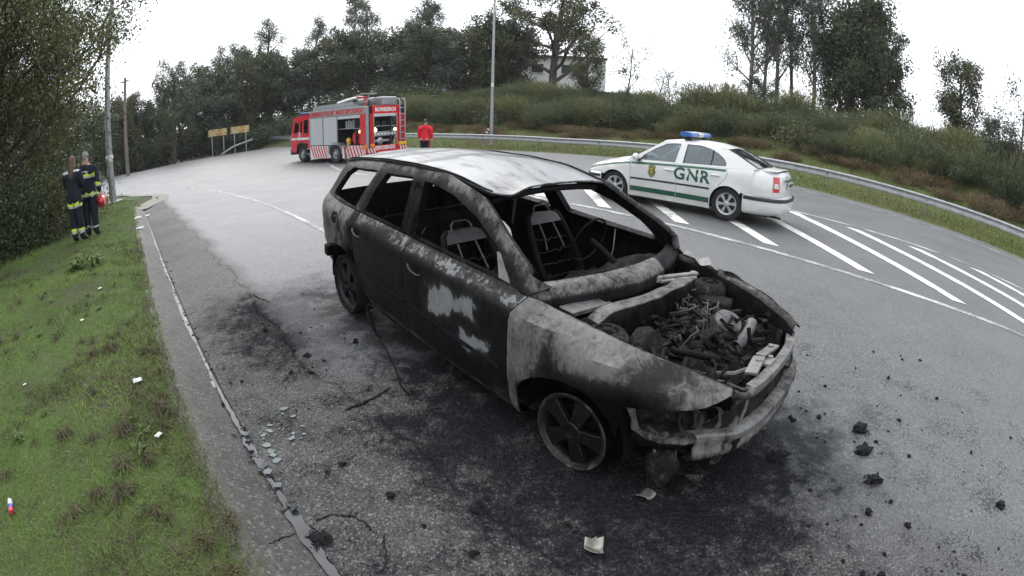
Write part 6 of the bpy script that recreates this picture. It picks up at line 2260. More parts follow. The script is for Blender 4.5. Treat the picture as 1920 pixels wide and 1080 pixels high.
def legs(w=.10, dy=.0): return dict(knl=(-w, .01, .50), anl=(-w - .01, -.01 + dy, .10), knr=(w, .01, .50), anr=(w + .01, -.01 - dy, .10))
# firefighter with helmet in hand
def band_ff(x, y, z):
    # 0 navy 1 lime 2 silver 3 skin 4 boot
    if z > 1.50: return 3
    if z < .13: return 4
    if abs(x) > .24:
        if 1.02 < z < 1.06: return 2
        if 1.06 <= z < 1.11: return 1
        return 0
    if y < .04 and 1.235 < z < 1.275: return 2
    if y < .04 and 1.275 <= z < 1.315: return 1
    if y < .0 and 1.345 < z < 1.385 and abs(x) < .10: return 2
    if .845 < z < .885: return 2
    if .885 <= z < .925: return 1
    if .20 < z < .235: return 2
    return 0
pm = [M_NAVY, M_HIVIS, M_REFL, M_SKIN, M_BOOT]
x2, y2 = -8.90, 7.50
pose2 = dict(ell=(-.24, .05, 1.12), wrl=(-.17, .18, .98), elr=(.27, -.03, 1.13), wrr=(.30, .02, .88), nod=.0, curl=.9, handmat=3, **legs(.10, .03))
p2o = person(pose2, 1.80, band_ff, pm, 'firefighter in navy suit with lime bands, back turned, holding a red helmet', cap_hair(M_HAIRG), loc=(x2, y2, ground_z(x2, y2) + .012), rz=R(30), bulk=1.24)
def band_ff1(x, y, z):
    if z > 1.50: return 3
    if z < .12: return 4
    if abs(x) > .235 and z > .8:
        return 1 if 1.02 < z < 1.08 else 0
    if .72 < z < .765: return 2
    if .765 <= z < .815: return 1
    if .20 < z < .245: return 2
    if .245 <= z < .30: return 1
    if z > 1.44 and y < 0: return 2
    return 0
x1, y1 = -8.75, 6.92
pose1 = dict(ell=(-.23, .06, 1.14), wrl=(-.06, .22, 1.10), elr=(.235, .06, 1.14), wrr=(.06, .23, 1.12), nod=.01, tilt=.012, curl=.6, handmat=3, **legs(.085, -.03))
p1o = person(pose1, 1.74, band_ff1, pm, 'firefighter with long brown hair and lime trouser bands standing by the bushes', long_hair, loc=(x1, y1, ground_z(x1, y1) + .012), rz=R(18), bulk=1.16)
# man in the red jacket
def band_red(x, y, z):
    # 0 red 1 silver 2 navy 3 skin 4 boot
    if z > 1.51: return 3
    if z < .12: return 4
    if z < .86 and abs(x) < .21: return 2
    if z < .86: return 0
    if .905 < z < .945: return 1
    if y < 0 and 1.315 < z < 1.345 and .055 < abs(x) < .16: return 1
    return 0
x3, y3 = -4.02, 22.35
def hood(o, h):
    mb = MB()
    mb.lathe([(.085, .05), (.105, .03), (.12, -.02), (.125, -.07), (.10, -.10)], (0, -.035, 1.50 * h), (0, -.35, 1), 18)
    mb.sphere((0, -.10, 1.42 * h), .10, 12, 8, 0, (1.1, .55, .9))
    mb.build('hood', M_JRED, o, 60)
pose3 = dict(ell=(-.26, -.02, 1.13), wrl=(-.27, .08, .90), elr=(.26, -.02, 1.13), wrr=(.27, .08, .90), nod=.012, curl=.5, handmat=3, **legs(.10, .0))
person(pose3, 1.86, band_red, [M_JRED, M_REFL, M_NAVY, M_SKIN, M_BOOT], 'person in red hooded jacket and navy trousers, back turned, beside the fire engine', cap_hair(M_HAIRD), loc=(x3, y3, zr(x3, y3) + .012), rz=R(-14), bulk=1.45, extra=hood)
# red helmet hanging from the firefighter's hand
hw_ = p2o.matrix_basis @ (Vector((.315, .05, .80)) * (1.80 / 1.75))
hp = Matrix.Translation(p2o.location) @ Matrix.Rotation(R(30), 4, 'Z') @ Vector((.32, .05, .71))
he = empty('helmet', hp, R(30)); tag(he, 'glossy red fire helmet held at the firefighter\'s side', 'helmet')
mb = MB(); mb.lathe([(.001, .105), (.05, .098), (.09, .065), (.108, .0), (.112, -.04), (.14, -.065), (.105, -.05)], (0, 0, 0), (.35, -.9, .05), 22); mb.build('shell', M_HELM, he, 50)
mb = MB(); mb.tube([(.05, -.08, .10), (.10, -.06, .02), (.08, -.02, -.08)], .012, 6); mb.build('white_stripe', M_WHT, he, 50)
mb = MB(); mb.tube([(-.02, 0, .05), (-.03, .0, .12), (.0, .02, .15)], .006, 5); mb.build('chin_strap', M_BOOT, he, 50)
# ================================================================== TREES, SHRUBS, GRASS
L_OAK = leafmat('oak_leaves', (.030, .036, .018), (.098, .108, .048), .25)
L_EUC = leafmat('eucalyptus_leaves', (.034, .043, .031), (.105, .125, .085), .25)
L_PINE = leafmat('pine_needles', (.022, .034, .018), (.066, .092, .045), .15)
L_DARK = leafmat('evergreen_leaves', (.024, .031, .018), (.075, .090, .042), .2)
L_NEAR = leafmat('near_tree_leaves', (.024, .031, .014), (.135, .150, .055), .35, .8)
L_BROOM2 = leafmat('olive_broom_stems', (.050, .055, .020), (.150, .155, .065), .2, .5, .6)
L_BROOM = leafmat('broom_stems', (.030, .042, .020), (.105, .125, .058), .2, .5, .6)
L_DRY = leafmat('dry_bracken', (.060, .042, .022), (.17, .125, .065), .2, .6, .7)
L_GRASS = leafmat('grass_blades', (.058, .100, .022), (.190, .275, .068), .4, .7, .6)
L_GRASSB = leafmat('bank_grass_blades', (.050, .065, .016), (.15, .165, .045), .3, .3, .6)
L_WEED = leafmat('weed_leaves', (.035, .065, .015), (.11, .17, .04), .3, 2, .5)
L_DEAD = leafmat('withered_weed', (.030, .025, .014), (.115, .10, .055), .1, 3, .8)
M_BARK = simple('bark', (.060, .050, .040), .9, 0, .4, 8, .8, .2)
M_BARKL = simple('pale_bark', (.14, .125, .105), .85, 0, .4, 5, .6, .2)

def leaf_np(P, size, flat=0.0, asp=1.8, up=0.0, seed=0, tint=None):
    """one small bent rhombus per point"""
    g = np.random.default_rng(seed)
    n = len(P)
    d = g.normal(size=(n, 3)); d[:, 2] = d[:, 2] * (1 - flat) + up
    d /= np.linalg.norm(d, axis=1, keepdims=True) + 1e-9
    a = g.normal(size=(n, 3)); s = np.cross(d, a); s /= np.linalg.norm(s, axis=1, keepdims=True) + 1e-9
    L = (size * g.uniform(.6, 1.35, n))[:, None]
    V = np.empty((n, 4, 3))
    V[:, 0] = P - d * L * .5
    V[:, 1] = P + s * L * .5 / asp
    V[:, 2] = P + d * L * .5
    V[:, 3] = P - s * L * .5 / asp
    F = np.arange(n * 4).reshape(n, 4)
    t = g.uniform(0, 1, n) if tint is None else np.clip(tint + g.uniform(-.25, .25, n), 0, 1)
    return V.reshape(-1, 3), F, np.repeat(t, 4)

def grow(seed, H, trunk_r, n_limb, start, spread, up, levels=2, wob=.12, lean=0.0, taper=.55):
    """returns tubes [(path, radii)] and twig-end anchors"""
    r = random.Random(seed)
    tubes, anchors = [], []
    def branch(p, d, L, rad, lev):
        path, rs = [p.copy()], [rad]
        k = 5 if lev == 0 else 4
        for i in range(k):
            d = (d + Vector((r.uniform(-1, 1), r.uniform(-1, 1), r.uniform(-.6, .8))) * wob * (1 + .5 * lev)).normalized()
            p = p + d * (L / k)
            path.append(p.copy()); rs.append(rad * (1 - (1 - (taper if lev == 0 else .3)) * (i + 1) / k))
        tubes.append((path, rs))
        return path, rs, d
    d0 = Vector((lean * r.uniform(-1, 1), lean * r.uniform(-1, 1), 1)).normalized()
    path, rs, dl = branch(Vector((0, 0, -.2)), d0, H * .86, trunk_r, 0)
    def at(t):
        f = t * (len(path) - 1); i = min(int(f), len(path) - 2); return path[i].lerp(path[i + 1], f - i), lerp(rs[i], rs[i + 1], f - i)
    anchors.append(path[-1])
    for j in range(n_limb):
        t = start + (1 - start) * (j + r.random()) / n_limb
        p, rad = at(min(.99, t))
        a = j * 2.4 + r.uniform(-.4, .4)
        L = spread * (1 - .55 * max(0, (t - .45))) * r.uniform(.7, 1.2)
        d = Vector((math.cos(a), math.sin(a), up + r.uniform(-.15, .35))).normalized()
        pp, rr_, dd = branch(p, d, L, rad * .55, 1)
        anchors.append(pp[-1]); anchors.append(pp[-2].lerp(pp[-1], .5))
        if levels >= 2:
            for q in range(4):
                tt = .35 + .2 * q
                f = tt * (len(pp) - 1); i = min(int(f), len(pp) - 2)
                b0 = pp[i].lerp(pp[i + 1], f - i)
                d2 = (dd + Vector((r.uniform(-1, 1), r.uniform(-1, 1), r.uniform(-.3, .8))) * .9).normalized()
                p3, _, d3 = branch(b0, d2, L * r.uniform(.28, .5), rad * .22, 2)
                anchors.append(p3[-1])
                if levels >= 3:
                    for q2 in range(2):
                        d4 = (d3 + Vector((r.uniform(-1, 1), r.uniform(-1, 1), r.uniform(-.3, .7))) * .9).normalized()
                        p4, _, _ = branch(p3[-2], d4, L * .2, rad * .12, 2)
                        anchors.append(p4[-1])
    return tubes, anchors

def make_tree(name, seed, H, trunk_r, n_limb, start, spread, up, leafmat_, leaf, per, blob, bark, levels=2, flat=0.0, asp=1.8, lup=0.0, squash=.75, keep=1.0, wob=.12, lean=.04, low=None):
    g = np.random.default_rng(seed)
    tubes, anchors = grow(seed, H, trunk_r, n_limb, start, spread, up, levels, wob, lean)
    root = empty(name)
    mb = MB()
    for path, rs in tubes:
        mb.tube(path, [max(.008, x) for x in rs], 7 if rs[0] > .05 else 5, caps=False)
    mb.build('trunk', bark, root, 70)
    pts, tint = [], []
    for a in anchors:
        if g.random() > keep: continue
        k = int(per * g.uniform(.5, 1.5))
        q = np.clip(g.normal(size=(k, 3)), -1.7, 1.7) * np.array([blob, blob, blob * squash]) * g.uniform(.55, 1.15)
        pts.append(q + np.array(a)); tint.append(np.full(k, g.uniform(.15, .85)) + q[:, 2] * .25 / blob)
    if low:   # skirt of foliage filling the lower crown
        nc = int(low[4]) if len(low) > 4 else 46
        per_c = low[0] // nc
        for c in range(nc):
            th = g.uniform(0, 6.283); z = g.uniform(low[2], low[3]); zz = (z - low[2]) / (low[3] - low[2])
            rr_ = math.sqrt(g.uniform(.12, 1)) * low[1] * (1.0 - .45 * zz ** 2)
            k = int(per_c * g.uniform(.5, 1.5)); b0 = g.uniform(.30, .62) * (low[1] / 2.6)
            q = np.clip(g.normal(size=(k, 3)), -1.6, 1.6) * np.array([b0, b0, b0 * .8])
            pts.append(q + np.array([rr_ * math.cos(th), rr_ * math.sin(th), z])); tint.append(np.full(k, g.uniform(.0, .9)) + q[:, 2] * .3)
    P = np.concatenate(pts); T = np.concatenate(tint)
    V, F, t = leaf_np(P, leaf, flat, asp, lup, seed, T)
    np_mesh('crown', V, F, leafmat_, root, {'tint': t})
    return root

def az_of(px):
    T = [(9, -60), (156, -50), (311, -40), (471, -30), (634, -20), (801, -10), (968, 0), (1136, 10), (1302, 20), (1464, 30), (1623, 40), (1775, 50), (1921, 60), (2057, 70)]
    if px < 9: return R(-60 + (px - 9) / 14.0)
    return R(pl(px, T))
def at_px(px, D):
    a = az_of(px); return D * math.sin(a), D * math.cos(a)
protos = {}
def plant(kind, x, y, s=1.0, sz=None, rz=None, label=None, cat='tree', group=None, dz=0.0):
    src, used = protos[kind]
    if used:
        o = copy_tree(src)
    else:
        o = src; protos[kind] = (src, True)
    o.location = (x, y, ground_z(x, y) + dz)
    o.rotation_euler = (0, 0, random.uniform(0, 6.28) if rz is None else rz)
    o.scale = (s, s, sz if sz else s)
    for k in ('label', 'category', 'group'):
        if k in o: del o[k]
    tag(o, label, cat, group)
    return o

protos['oak'] = (make_tree('oak_tree', 21, 9.0, .34, 13, .26, 5.2, .42, L_OAK, .19, 92, .42, M_BARK, 3, .3, 1.6, 0, .7, .95, .16), False)
protos['broad_a'] = (make_tree('broadleaf_tree', 31, 10, .22, 18, .12, 3.3, .55, L_DARK, .26, 85, .55, M_BARK, 2, 0, 1.7, 0, .9, 1, .12, .05, (2600, 2.6, .8, 7.5)), False)
protos['broad_b'] = (make_tree('broadleaf_tree', 32, 10, .20, 16, .15, 2.9, .7, L_OAK, .24, 80, .5, M_BARK, 2, 0, 1.7, 0, .9, .95, .14, .06, (2200, 2.3, .7, 7.0)), False)
protos['broad_c'] = (make_tree('broadleaf_tree', 33, 8, .18, 15, .08, 3.0, .5, L_EUC, .25, 80, .5, M_BARK, 2, 0, 1.8, 0, .9, 1, .12, .05, (2600, 2.5, .4, 5.5)), False)
protos['euc_a'] = (make_tree('eucalyptus_tree', 41, 15, .19, 20, .24, 2.3, .9, L_EUC, .24, 80, .46, M_BARKL, 2, 0, 2.8, -.5, 1.1, .85, .07, .05), False)
protos['euc_b'] = (make_tree('eucalyptus_tree', 42, 15, .17, 18, .28, 2.0, .9, L_EUC, .24, 82, .42, M_BARKL, 2, 0, 2.8, -.5, 1.1, .8, .07, .07), False)
protos['euc_thin'] = (make_tree('eucalyptus_tree', 43, 17, .13, 9, .66, 1.7, 1.0, L_EUC, .26, 75, .42, M_BARKL, 2, 0, 2.6, -.3, 1.0, .95, .06, .06), False)
protos['pine_a'] = (make_tree('pine_tree', 51, 9.5, .16, 26, .18, 2.3, .55, L_PINE, .30, 52, .26, M_BARK, 2, 0, 7, .8, 1.2, 1, .08, .02), False)
protos['pine_b'] = (make_tree('pine_tree', 52, 9.5, .15, 22, .2, 2.0, .75, L_PINE, .30, 60, .28, M_BARK, 2, 0, 7, .8, 1.2, .95, .08, .03), False)
protos['sparse'] = (make_tree('young_tree', 61, 5.5, .06, 12, .22, 1.6, .9, L_EUC, .13, 16, .22, M_BARK, 2, 0, 2.0, 0, 1, .9, .12, .05), False)
protos['bare'] = (make_tree('bare_shrub_tree', 62, 4.0, .05, 16, .1, 2.0, .9, L_DRY, .10, 3, .25, M_BARK, 3, 0, 2.0, 0, 1, .6, .2, .2), False)

# --- the wood behind the fire engine: (pixel column, distance, kind, scale, z scale)
G = 'trees of the wood behind the fire engine'
LB = 'dark green broadleaf tree in the wood behind the fire engine'
wood = [(40, 42, 'broad_a', .9, .9), (80, 44, 'broad_b', .9, .9), (120, 42, 'broad_c', .9, .85), (160, 46, 'broad_a', .85, .85), (196, 45, 'broad_c', .8, .85), (232, 47, 'broad_b', .75, .85), (262, 50, 'broad_a', .8, .8), (286, 54, 'broad_c', .85, .85), (345, 50, 'broad_a', .8, .95), (368, 55, 'broad_b', .95, 1.05),
        (392, 52, 'broad_c', .9, 1.1), (425, 56, 'broad_a', .95, 1.15), (455, 54, 'broad_b', .95, 1.2), (480, 60, 'broad_c', 1.1, 1.25), (512, 57, 'broad_a', 1.0, 1.2),
        (545, 60, 'broad_b', 1.0, 1.05), (570, 58, 'broad_c', 1.05, 1.05), (600, 62, 'broad_a', 1.0, 1.0), (630, 58, 'broad_b', 1.05, 1.12), (662, 60, 'broad_c', 1.1, 1.35),
        (690, 56, 'broad_a', 1.1, 1.3), (722, 58, 'broad_b', 1.05, 1.15), (752, 54, 'broad_c', 1.0, 1.25), (772, 56, 'broad_a', 1.0, 1.2), (800, 52, 'broad_b', 1.0, 1.15), (826, 54, 'broad_a', 1.05, 1.2),
        (850, 50, 'broad_c', 1.0, 1.2), (876, 52, 'broad_a', 1.05, 1.15), (905, 50, 'broad_b', 1.05, 1.15), (935, 53, 'broad_a', .95, 1.1)]
for (px, D, k, s, sz) in wood:
    x, y = at_px(px, D)
    plant(k, x, y, s * .95, sz * (.84 if px < 640 else .74), label=LB, group=G)
for (px, D, k, s, sz, lab) in ((324, 44, 'pine_a', .92, .95, 'pine tree with upright needle tufts left of the yellow boards'), (300, 50, 'pine_b', .75, .7, 'small pine tree in front of the far gap by the lamp post'),
        (412, 60, 'euc_a', .9, .82, 'eucalyptus left of the tallest pair rising above the wood'), (447, 62, 'euc_b', .95, .88, 'eucalyptus with a narrow crown rising above the yellow boards'),
        (505, 60, 'euc_a', 1.05, .98, 'tallest leafy eucalyptus above the wood left of the fire engine'), (578, 62, 'euc_b', 1.0, .88, 'eucalyptus with a ragged crown above the fire engine cab'),
        (650, 66, 'euc_thin', 1.15, 1.12, 'thin eucalyptus with one round tuft high above the fire engine'), (690, 62, 'euc_a', 1.15, .90, 'round-topped eucalyptus above the fire engine lockers'),
        (765, 56, 'euc_b', 1.0, .90, 'slender eucalyptus above the back of the fire engine'), (792, 57, 'euc_thin', .9, .80, 'narrow eucalyptus above the person in red')):
    x, y = at_px(px, D)
    plant(k, x, y, s, sz, label=lab, group='taller trees above the wood')
# --- on the bank top
x, y = at_px(1034, 46); plant('oak', x, y, 1.28, 1.18, .6, 'big spreading oak with bare forking limbs in front of the white house')
x, y = at_px(950, 50); plant('broad_a', x, y, .9, .92, 1.0, 'dense dark tree right beside the tall lamp post')
x, y = at_px(1098, 40); plant('broad_b', x, y, .55, .62, 2.0, 'small bushy tree just right of the oak')
x, y = at_px(1172, 38); plant('sparse', x, y, 1.15, 1.1, 1.0, 'thin young tree with few leaves right of the oak')
x, y = at_px(1220, 37); plant('bare', x, y, 1.0, .9, 1.0, 'almost leafless thin shrub tree on the bank top')
x, y = at_px(1255, 38); plant('sparse', x, y, .75, .65, 2.2, 'small thin-leaved tree above the police car')
x, y = at_px(1300, 36); plant('bare', x, y, .7, .6, 2.0, 'low leafless shrub above the police car light bar')
x, y = at_px(1175, 34); plant('broad_c', x, y, .24, .28, 2.2, 'small bright green bush on the bank top')
x, y = at_px(1368, 32); plant('pine_b', x, y, .32, .30, 2.2, 'little young pine at the foot of the eucalyptus clump')
for (px, D, k, s, sz, lab) in ((1398, 37, 'euc_a', .95, 1.0, 'leaning leftmost eucalyptus of the clump above the police car'), (1424, 39, 'euc_b', .9, 1.02, 'second eucalyptus from the left in the clump on the bank'),
        (1452, 37, 'euc_a', .9, 1.08, 'third eucalyptus from the left in the clump on the bank'), (1484, 40, 'euc_b', .95, 1.1, 'middle eucalyptus of the clump with a bare pale trunk'),
        (1520, 38, 'euc_a', .9, 1.05, 'eucalyptus right of the clump middle with twin bare stems'), (1552, 39, 'euc_b', .95, 1.0, 'eucalyptus next to the dark trees of the clump'),
        (1590, 37, 'broad_a', .85, 1.08, 'dark leafy tree in the right half of the clump'), (1622, 38, 'broad_b', .85, 1.05, 'tall dark tree near the right end of the clump'), (1652, 36, 'broad_a', .68, .85, 'dark tree at the right end of the clump'),
        (1572, 40, 'broad_c', .7, 1.0, 'leafy tree filling the inside of the clump'), (1415, 36, 'broad_c', .42, .42, 'bush at the left foot of the eucalyptus clump')):
    x, y = at_px(px, D)
    plant(k, x, y, s, sz, label=lab, group='eucalyptus clump on the bank')
x, y = at_px(1790, 30); plant('broad_b', x, y, .60, .62, 1.2, 'round grey-green tree alone on the right skyline')
x, y = at_px(1768, 31); plant('sparse', x, y, 1.0, .95, .2, 'thin tree beside the round tree on the right skyline')
x, y = at_px(1895, 24); plant('sparse', x, y, 1.3, 1.0, .2, 'thin yellowish tree at the right edge of the picture')
x, y = at_px(1860, 25); plant('broad_c', x, y, .42, .40, .2, 'pale bushy tree near the right edge of the picture')
x, y = at_px(1690, 70); plant('euc_b', x, y, .5, .42, 1, 'tiny far tree behind the white roof on the right')
x, y = at_px(1715, 72); plant('broad_a', x, y, .5, .36, 1, 'low far bush behind the white roof on the right')

# --- near tree and undergrowth on the left
def near_tree(seed, H, n_limb, spread, per, name='roadside_tree', blob=.40, leaf=.098, low=None, start=.14):
    return make_tree(name, seed, H, .19, n_limb, start, spread, .5, L_NEAR, leaf, per, blob, M_BARK, 3, 0, 1.9, 0, .9, 1, .15, .08, low)
protos['near_a'] = (near_tree(71, 10.5, 24, 4.2, 190, low=(40000, 3.6, .5, 10.5, 150)), False)
protos['near_b'] = (near_tree(72, 9.5, 22, 3.6, 170, low=(32000, 3.2, .5, 9.0, 130)), False)
plant('near_a', -13.2, 6.9, 1.0, 1.05, .4, 'huge dark leafy tree overhanging the verge at the left edge', dz=-.1)
plant('near_b', -16.2, 9.6, 1.0, 1.1, 4.3, 'leafy tree behind the two firefighters reaching toward the lamp post', dz=-.1)
plant('near_b', -15.2, 3.4, 1.05, 1.0, 4.0, 'leafy tree at the very left edge behind the bushes', dz=-.1)
plant('near_a', -25.0, 11.5, .9, .8, 3.0, 'tree standing behind the lamp post on the left', dz=-.1)

def make_bush(name, seed, n, r, h, leaf, mat, asp=2.0, up=.2, clumps=14):
    g = np.random.default_rng(seed)
    root = empty(name)
    cs = np.stack([g.normal(0, r * .5, clumps), g.normal(0, r * .5, clumps), g.uniform(.15, .85, clumps) * h], 1)
    ti = g.uniform(.1, .9, clumps)
    idx = g.integers(0, clumps, n)
    P = cs[idx] + g.normal(size=(n, 3)) * np.array([r * .3, r * .3, h * .18])
    P[:, 2] = np.abs(P[:, 2])
    V, F, t = leaf_np(P, leaf, 0, asp, up, seed, ti[idx])
    np_mesh('foliage', V, F, mat, root, {'tint': t})
    mb = MB()
    rr_ = random.Random(seed)
    for k in range(7):
        a = rr_.uniform(0, 6.28); q = cs[k % clumps]
        mb.tube([(.05 * math.cos(a), .05 * math.sin(a), -.1), (q[0] * .5, q[1] * .5, q[2] * .55), tuple(q)], [.02, .014, .005], 5, caps=False)
    mb.build('stem', M_BARK, root, 70)
    return root
protos['under_a'] = (make_bush('undergrowth_bush', 81, 5200, 1.1, 1.7, .085, L_DARK, 2.0, .1, 26), False)
protos['under_b'] = (make_bush('undergrowth_bush', 82, 4800, 1.0, 1.4, .085, L_NEAR, 2.0, .1, 26), False)
rb_ = random.Random(17)
for (x, y, k, s) in ((-10.9, 6.3, 'under_a', 1.0), (-10.6, 4.9, 'under_b', 1.0), (-11.8, 5.4, 'under_a', 1.25), (-9.9, 3.6, 'under_a', 1.0), (-11.4, 7.7, 'under_b', 1.05), (-12.4, 8.6, 'under_a', 1.15), (-13.2, 9.9, 'under_b', 1.1),
                     (-8.9, 2.2, 'under_b', .9), (-10.6, 2.4, 'under_a', 1.2), (-12.3, 3.8, 'under_b', 1.3), (-13.6, 6.6, 'under_a', 1.4), (-14.4, 8.4, 'under_b', 1.4), (-14.6, 11.4, 'under_a', 1.0), (-16.5, 12.6, 'under_b', 1.1), (-13.0, 2.2, 'under_a', 1.5)):
    plant(k, x, y, s, label='dark undergrowth bush under the trees at the left edge', cat='bush', group='undergrowth below the roadside trees', dz=-.12)
# undergrowth at the foot of the far wood
protos['far_bush'] = (make_bush('woodland_bush', 83, 1500, 1.5, 2.2, .22, L_DARK, 2.0, .1, 16), False)
protos['far_bush_b'] = (make_bush('woodland_bush', 84, 1500, 1.5, 1.9, .20, L_EUC, 2.2, .2, 16), False)
for i in range(46):
    px = lerp(215, 800, i / 45) + rb_.uniform(-6, 6)
    D = pl(px, [(200, 44), (330, 48), (440, 51), (560, 53), (700, 50), (800, 46)]) + rb_.uniform(-1.0, 3.5)
    x, y = at_px(px, D)
    if rail_dist(x, y) < 1.5 and rail_dist(x, y) > -14 and px > 560: continue
    plant('far_bush' if i % 2 else 'far_bush_b', x, y, rb_.uniform(.7, 1.25), rb_.uniform(.6, 1.3), label='bush at the foot of the wood beyond the road', cat='bush', group='bushes along the edge of the wood', dz=-.2)

# --- broom and gorse on the bank
def make_broom(seed, n, r, h, mat, name='broom_bush'):
    g = np.random.default_rng(seed)
    root = empty(name)
    nc = 16
    cb = np.stack([g.normal(0, r * .55, nc), g.normal(0, r * .55, nc)], 1)
    hh = h * g.uniform(.55, 1.1, nc); ti = g.uniform(.1, .95, nc)
    idx = g.integers(0, nc, n)
    t0 = g.uniform(0.0, 1.0, n) ** .7
    d = np.stack([g.normal(0, .30, n) + cb[idx, 0] * .35, g.normal(0, .30, n) + cb[idx, 1] * .35, np.ones(n)], 1)
    d /= np.linalg.norm(d, axis=1, keepdims=True)
    base = np.stack([cb[idx, 0], cb[idx, 1], np.zeros(n)], 1) + g.normal(size=(n, 3)) * np.array([.16, .16, .04]) * r
    P0 = base + d * (t0 * hh[idx])[:, None]
    L = (g.uniform(.16, .38, n) * h * .42)[:, None]
    dd = d + g.normal(size=(n, 3)) * .38; dd /= np.linalg.norm(dd, axis=1, keepdims=True)
    s = np.cross(dd, g.normal(size=(n, 3))); s /= np.linalg.norm(s, axis=1, keepdims=True)
    w = (g.uniform(.010, .026, n))[:, None]
    V = np.empty((n, 3, 3)); V[:, 0] = P0 - s * w; V[:, 1] = P0 + s * w; V[:, 2] = P0 + dd * L
    np_mesh('stems', V.reshape(-1, 3), np.arange(n * 3).reshape(n, 3), mat, root, {'tint': np.repeat(np.clip(ti[idx] * .7 + t0 * .35, 0, 1), 3)})
    return root
for i in range(5):
    protos['broom%d' % i] = (make_broom(90 + i, 7000, (1.0, .8, 1.15, .9, 1.0)[i], (1.75, 2.1, 1.5, 1.9, 1.6)[i], L_BROOM2 if i in (1, 4) else L_BROOM), False)
protos['dry0'] = (make_broom(97, 3800, .9, .9, L_DRY, 'dry_bracken_clump'), False)
protos['dry1'] = (make_broom(98, 3800, .9, .75, L_DRY, 'dry_bracken_clump'), False)
protos['bramble'] = (make_bush('bramble_bush', 85, 3600, 1.1, 1.5, .10, L_OAK, 1.7, .1, 30), False)
path_len = len(RAILS)
cnt = 0
for i in range(170):
    t = i / 170
    f = 12 + t * (path_len - 14)
    k = int(f)
    p = Vector(RAILS[k]).lerp(Vector(RAILS[min(k + 1, path_len - 1)]), f - k)
    a = Vector(RAILS[max(0, k - 1)]); b = Vector(RAILS[min(path_len - 1, k + 1)])
    d = (b - a).normalized(); nn = Vector((-d.y, d.x))
    off = (5.2, 6.9, 8.5, 10.2)[i % 4] + rb_.uniform(-.7, .9)
    q = p + nn * off
    if q.y < -3: continue
    s = rb_.uniform(.65, 1.3)
    if i % 7 == 3:
        plant('bramble', q.x, q.y, s, s * .8, label='leafy bramble thicket among the broom on the bank', cat='bush', group='bramble thickets on the bank', dz=-.1)
        continue
    plant('broom%d' % rb_.randrange(5), q.x, q.y, s, s * rb_.uniform(.75, 1.1), label='dense green broom bush on the bank above the guardrail', cat='bush', group='broom bushes covering the bank', dz=-.1)
for i in range(34):
    f = 14 + i / 34 * (path_len - 20)
    k = int(f)
    p = Vector(RAILS[k]); a = Vector(RAILS[max(0, k - 1)]); b = Vector(RAILS[min(path_len - 1, k + 1)])
    d = (b - a).normalized(); nn = Vector((-d.y, d.x))
    q = p + nn * rb_.uniform(2.6, 4.4)
    if q.y < -2: continue
    plant('dry%d' % (i % 2), q.x, q.y, rb_.uniform(.7, 1.2), rb_.uniform(.5, .9), label='dry brown bracken clump low on the bank', cat='bush', group='bracken clumps low on the bank', dz=-.1)

# --- grass
def blades(name, P, h, w, mat, seed, lean=.5, tint=None):
    g = np.random.default_rng(seed)
    n = len(P)
    a = g.uniform(0, 6.283, n)
    s = np.stack([np.cos(a), np.sin(a), np.zeros(n)], 1)
    ld = g.normal(size=(n, 3)) * lean; ld[:, 2] = 1
    ld /= np.linalg.norm(ld, axis=1, keepdims=True)
    hh = (h * g.uniform(.4, 1.4, n))[:, None]; ww = (w * g.uniform(.6, 1.3, n))[:, None]
    mid = P + ld * hh * .55
    tip = mid + (ld * .5 + np.stack([g.normal(0, .5, n), g.normal(0, .5, n), np.zeros(n)], 1)) * hh * .5
    V = np.empty((n, 5, 3)); V[:, 0] = P - s * ww; V[:, 1] = P + s * ww; V[:, 2] = mid + s * ww * .7; V[:, 3] = mid - s * ww * .7; V[:, 4] = tip
    b = np.arange(n)[:, None] * 5
    F = np.concatenate([b + np.array([[0, 1, 2]]), b + np.array([[0, 2, 3]]), b + np.array([[3, 2, 4]])], 0)
    t = g.uniform(0, 1, n) if tint is None else np.clip(tint + g.uniform(-.3, .3, n), 0, 1)
    o = np_mesh(name, V.reshape(-1, 3), F, mat, None, {'tint': np.repeat(t, 5)})
    return o
def scatter_verge(n, u0, u1, vfar, seed):
    g = np.random.default_rng(seed)
    out, ti = [], []
    while len(out) < n:
        u = u0 + (u1 - u0) * g.random(); e = g.random() ** 1.15 * vfar
        x, y = XY(u, .07 - e + .05 * math.sin(u * 3.1) + .03 * math.sin(u * 11))
        if not in_poly(x, y, VERGE_POLY) and e > .2: continue
        m = mnoise.noise(Vector((x * .9, y * .9, 4))) + .5 * mnoise.noise(Vector((x * 3.2, y * 3.2, 4)))
        if m < -.35 and g.random() < .8: continue
        out.append((x, y, ground_z(x, y) + .008)); ti.append(.5 + .55 * m)
    return np.array(out), np.array(ti)
for (n, u0, u1, vf, h, w, sd) in ((52000, -.6, 3.2, 2.6, .042, .0022, 1), (34000, 3.2, 8.5, 4.0, .05, .0038, 2), (22000, 8.5, 21, 5.5, .06, .0075, 3)):
    P, ti = scatter_verge(n, u0, u1, vf, sd)
    o = blades('verge_grass', P, h, w, L_GRASS, sd, .8, ti)
    tag(o, 'short green grass growing on the left verge', 'grass', kind='stuff')
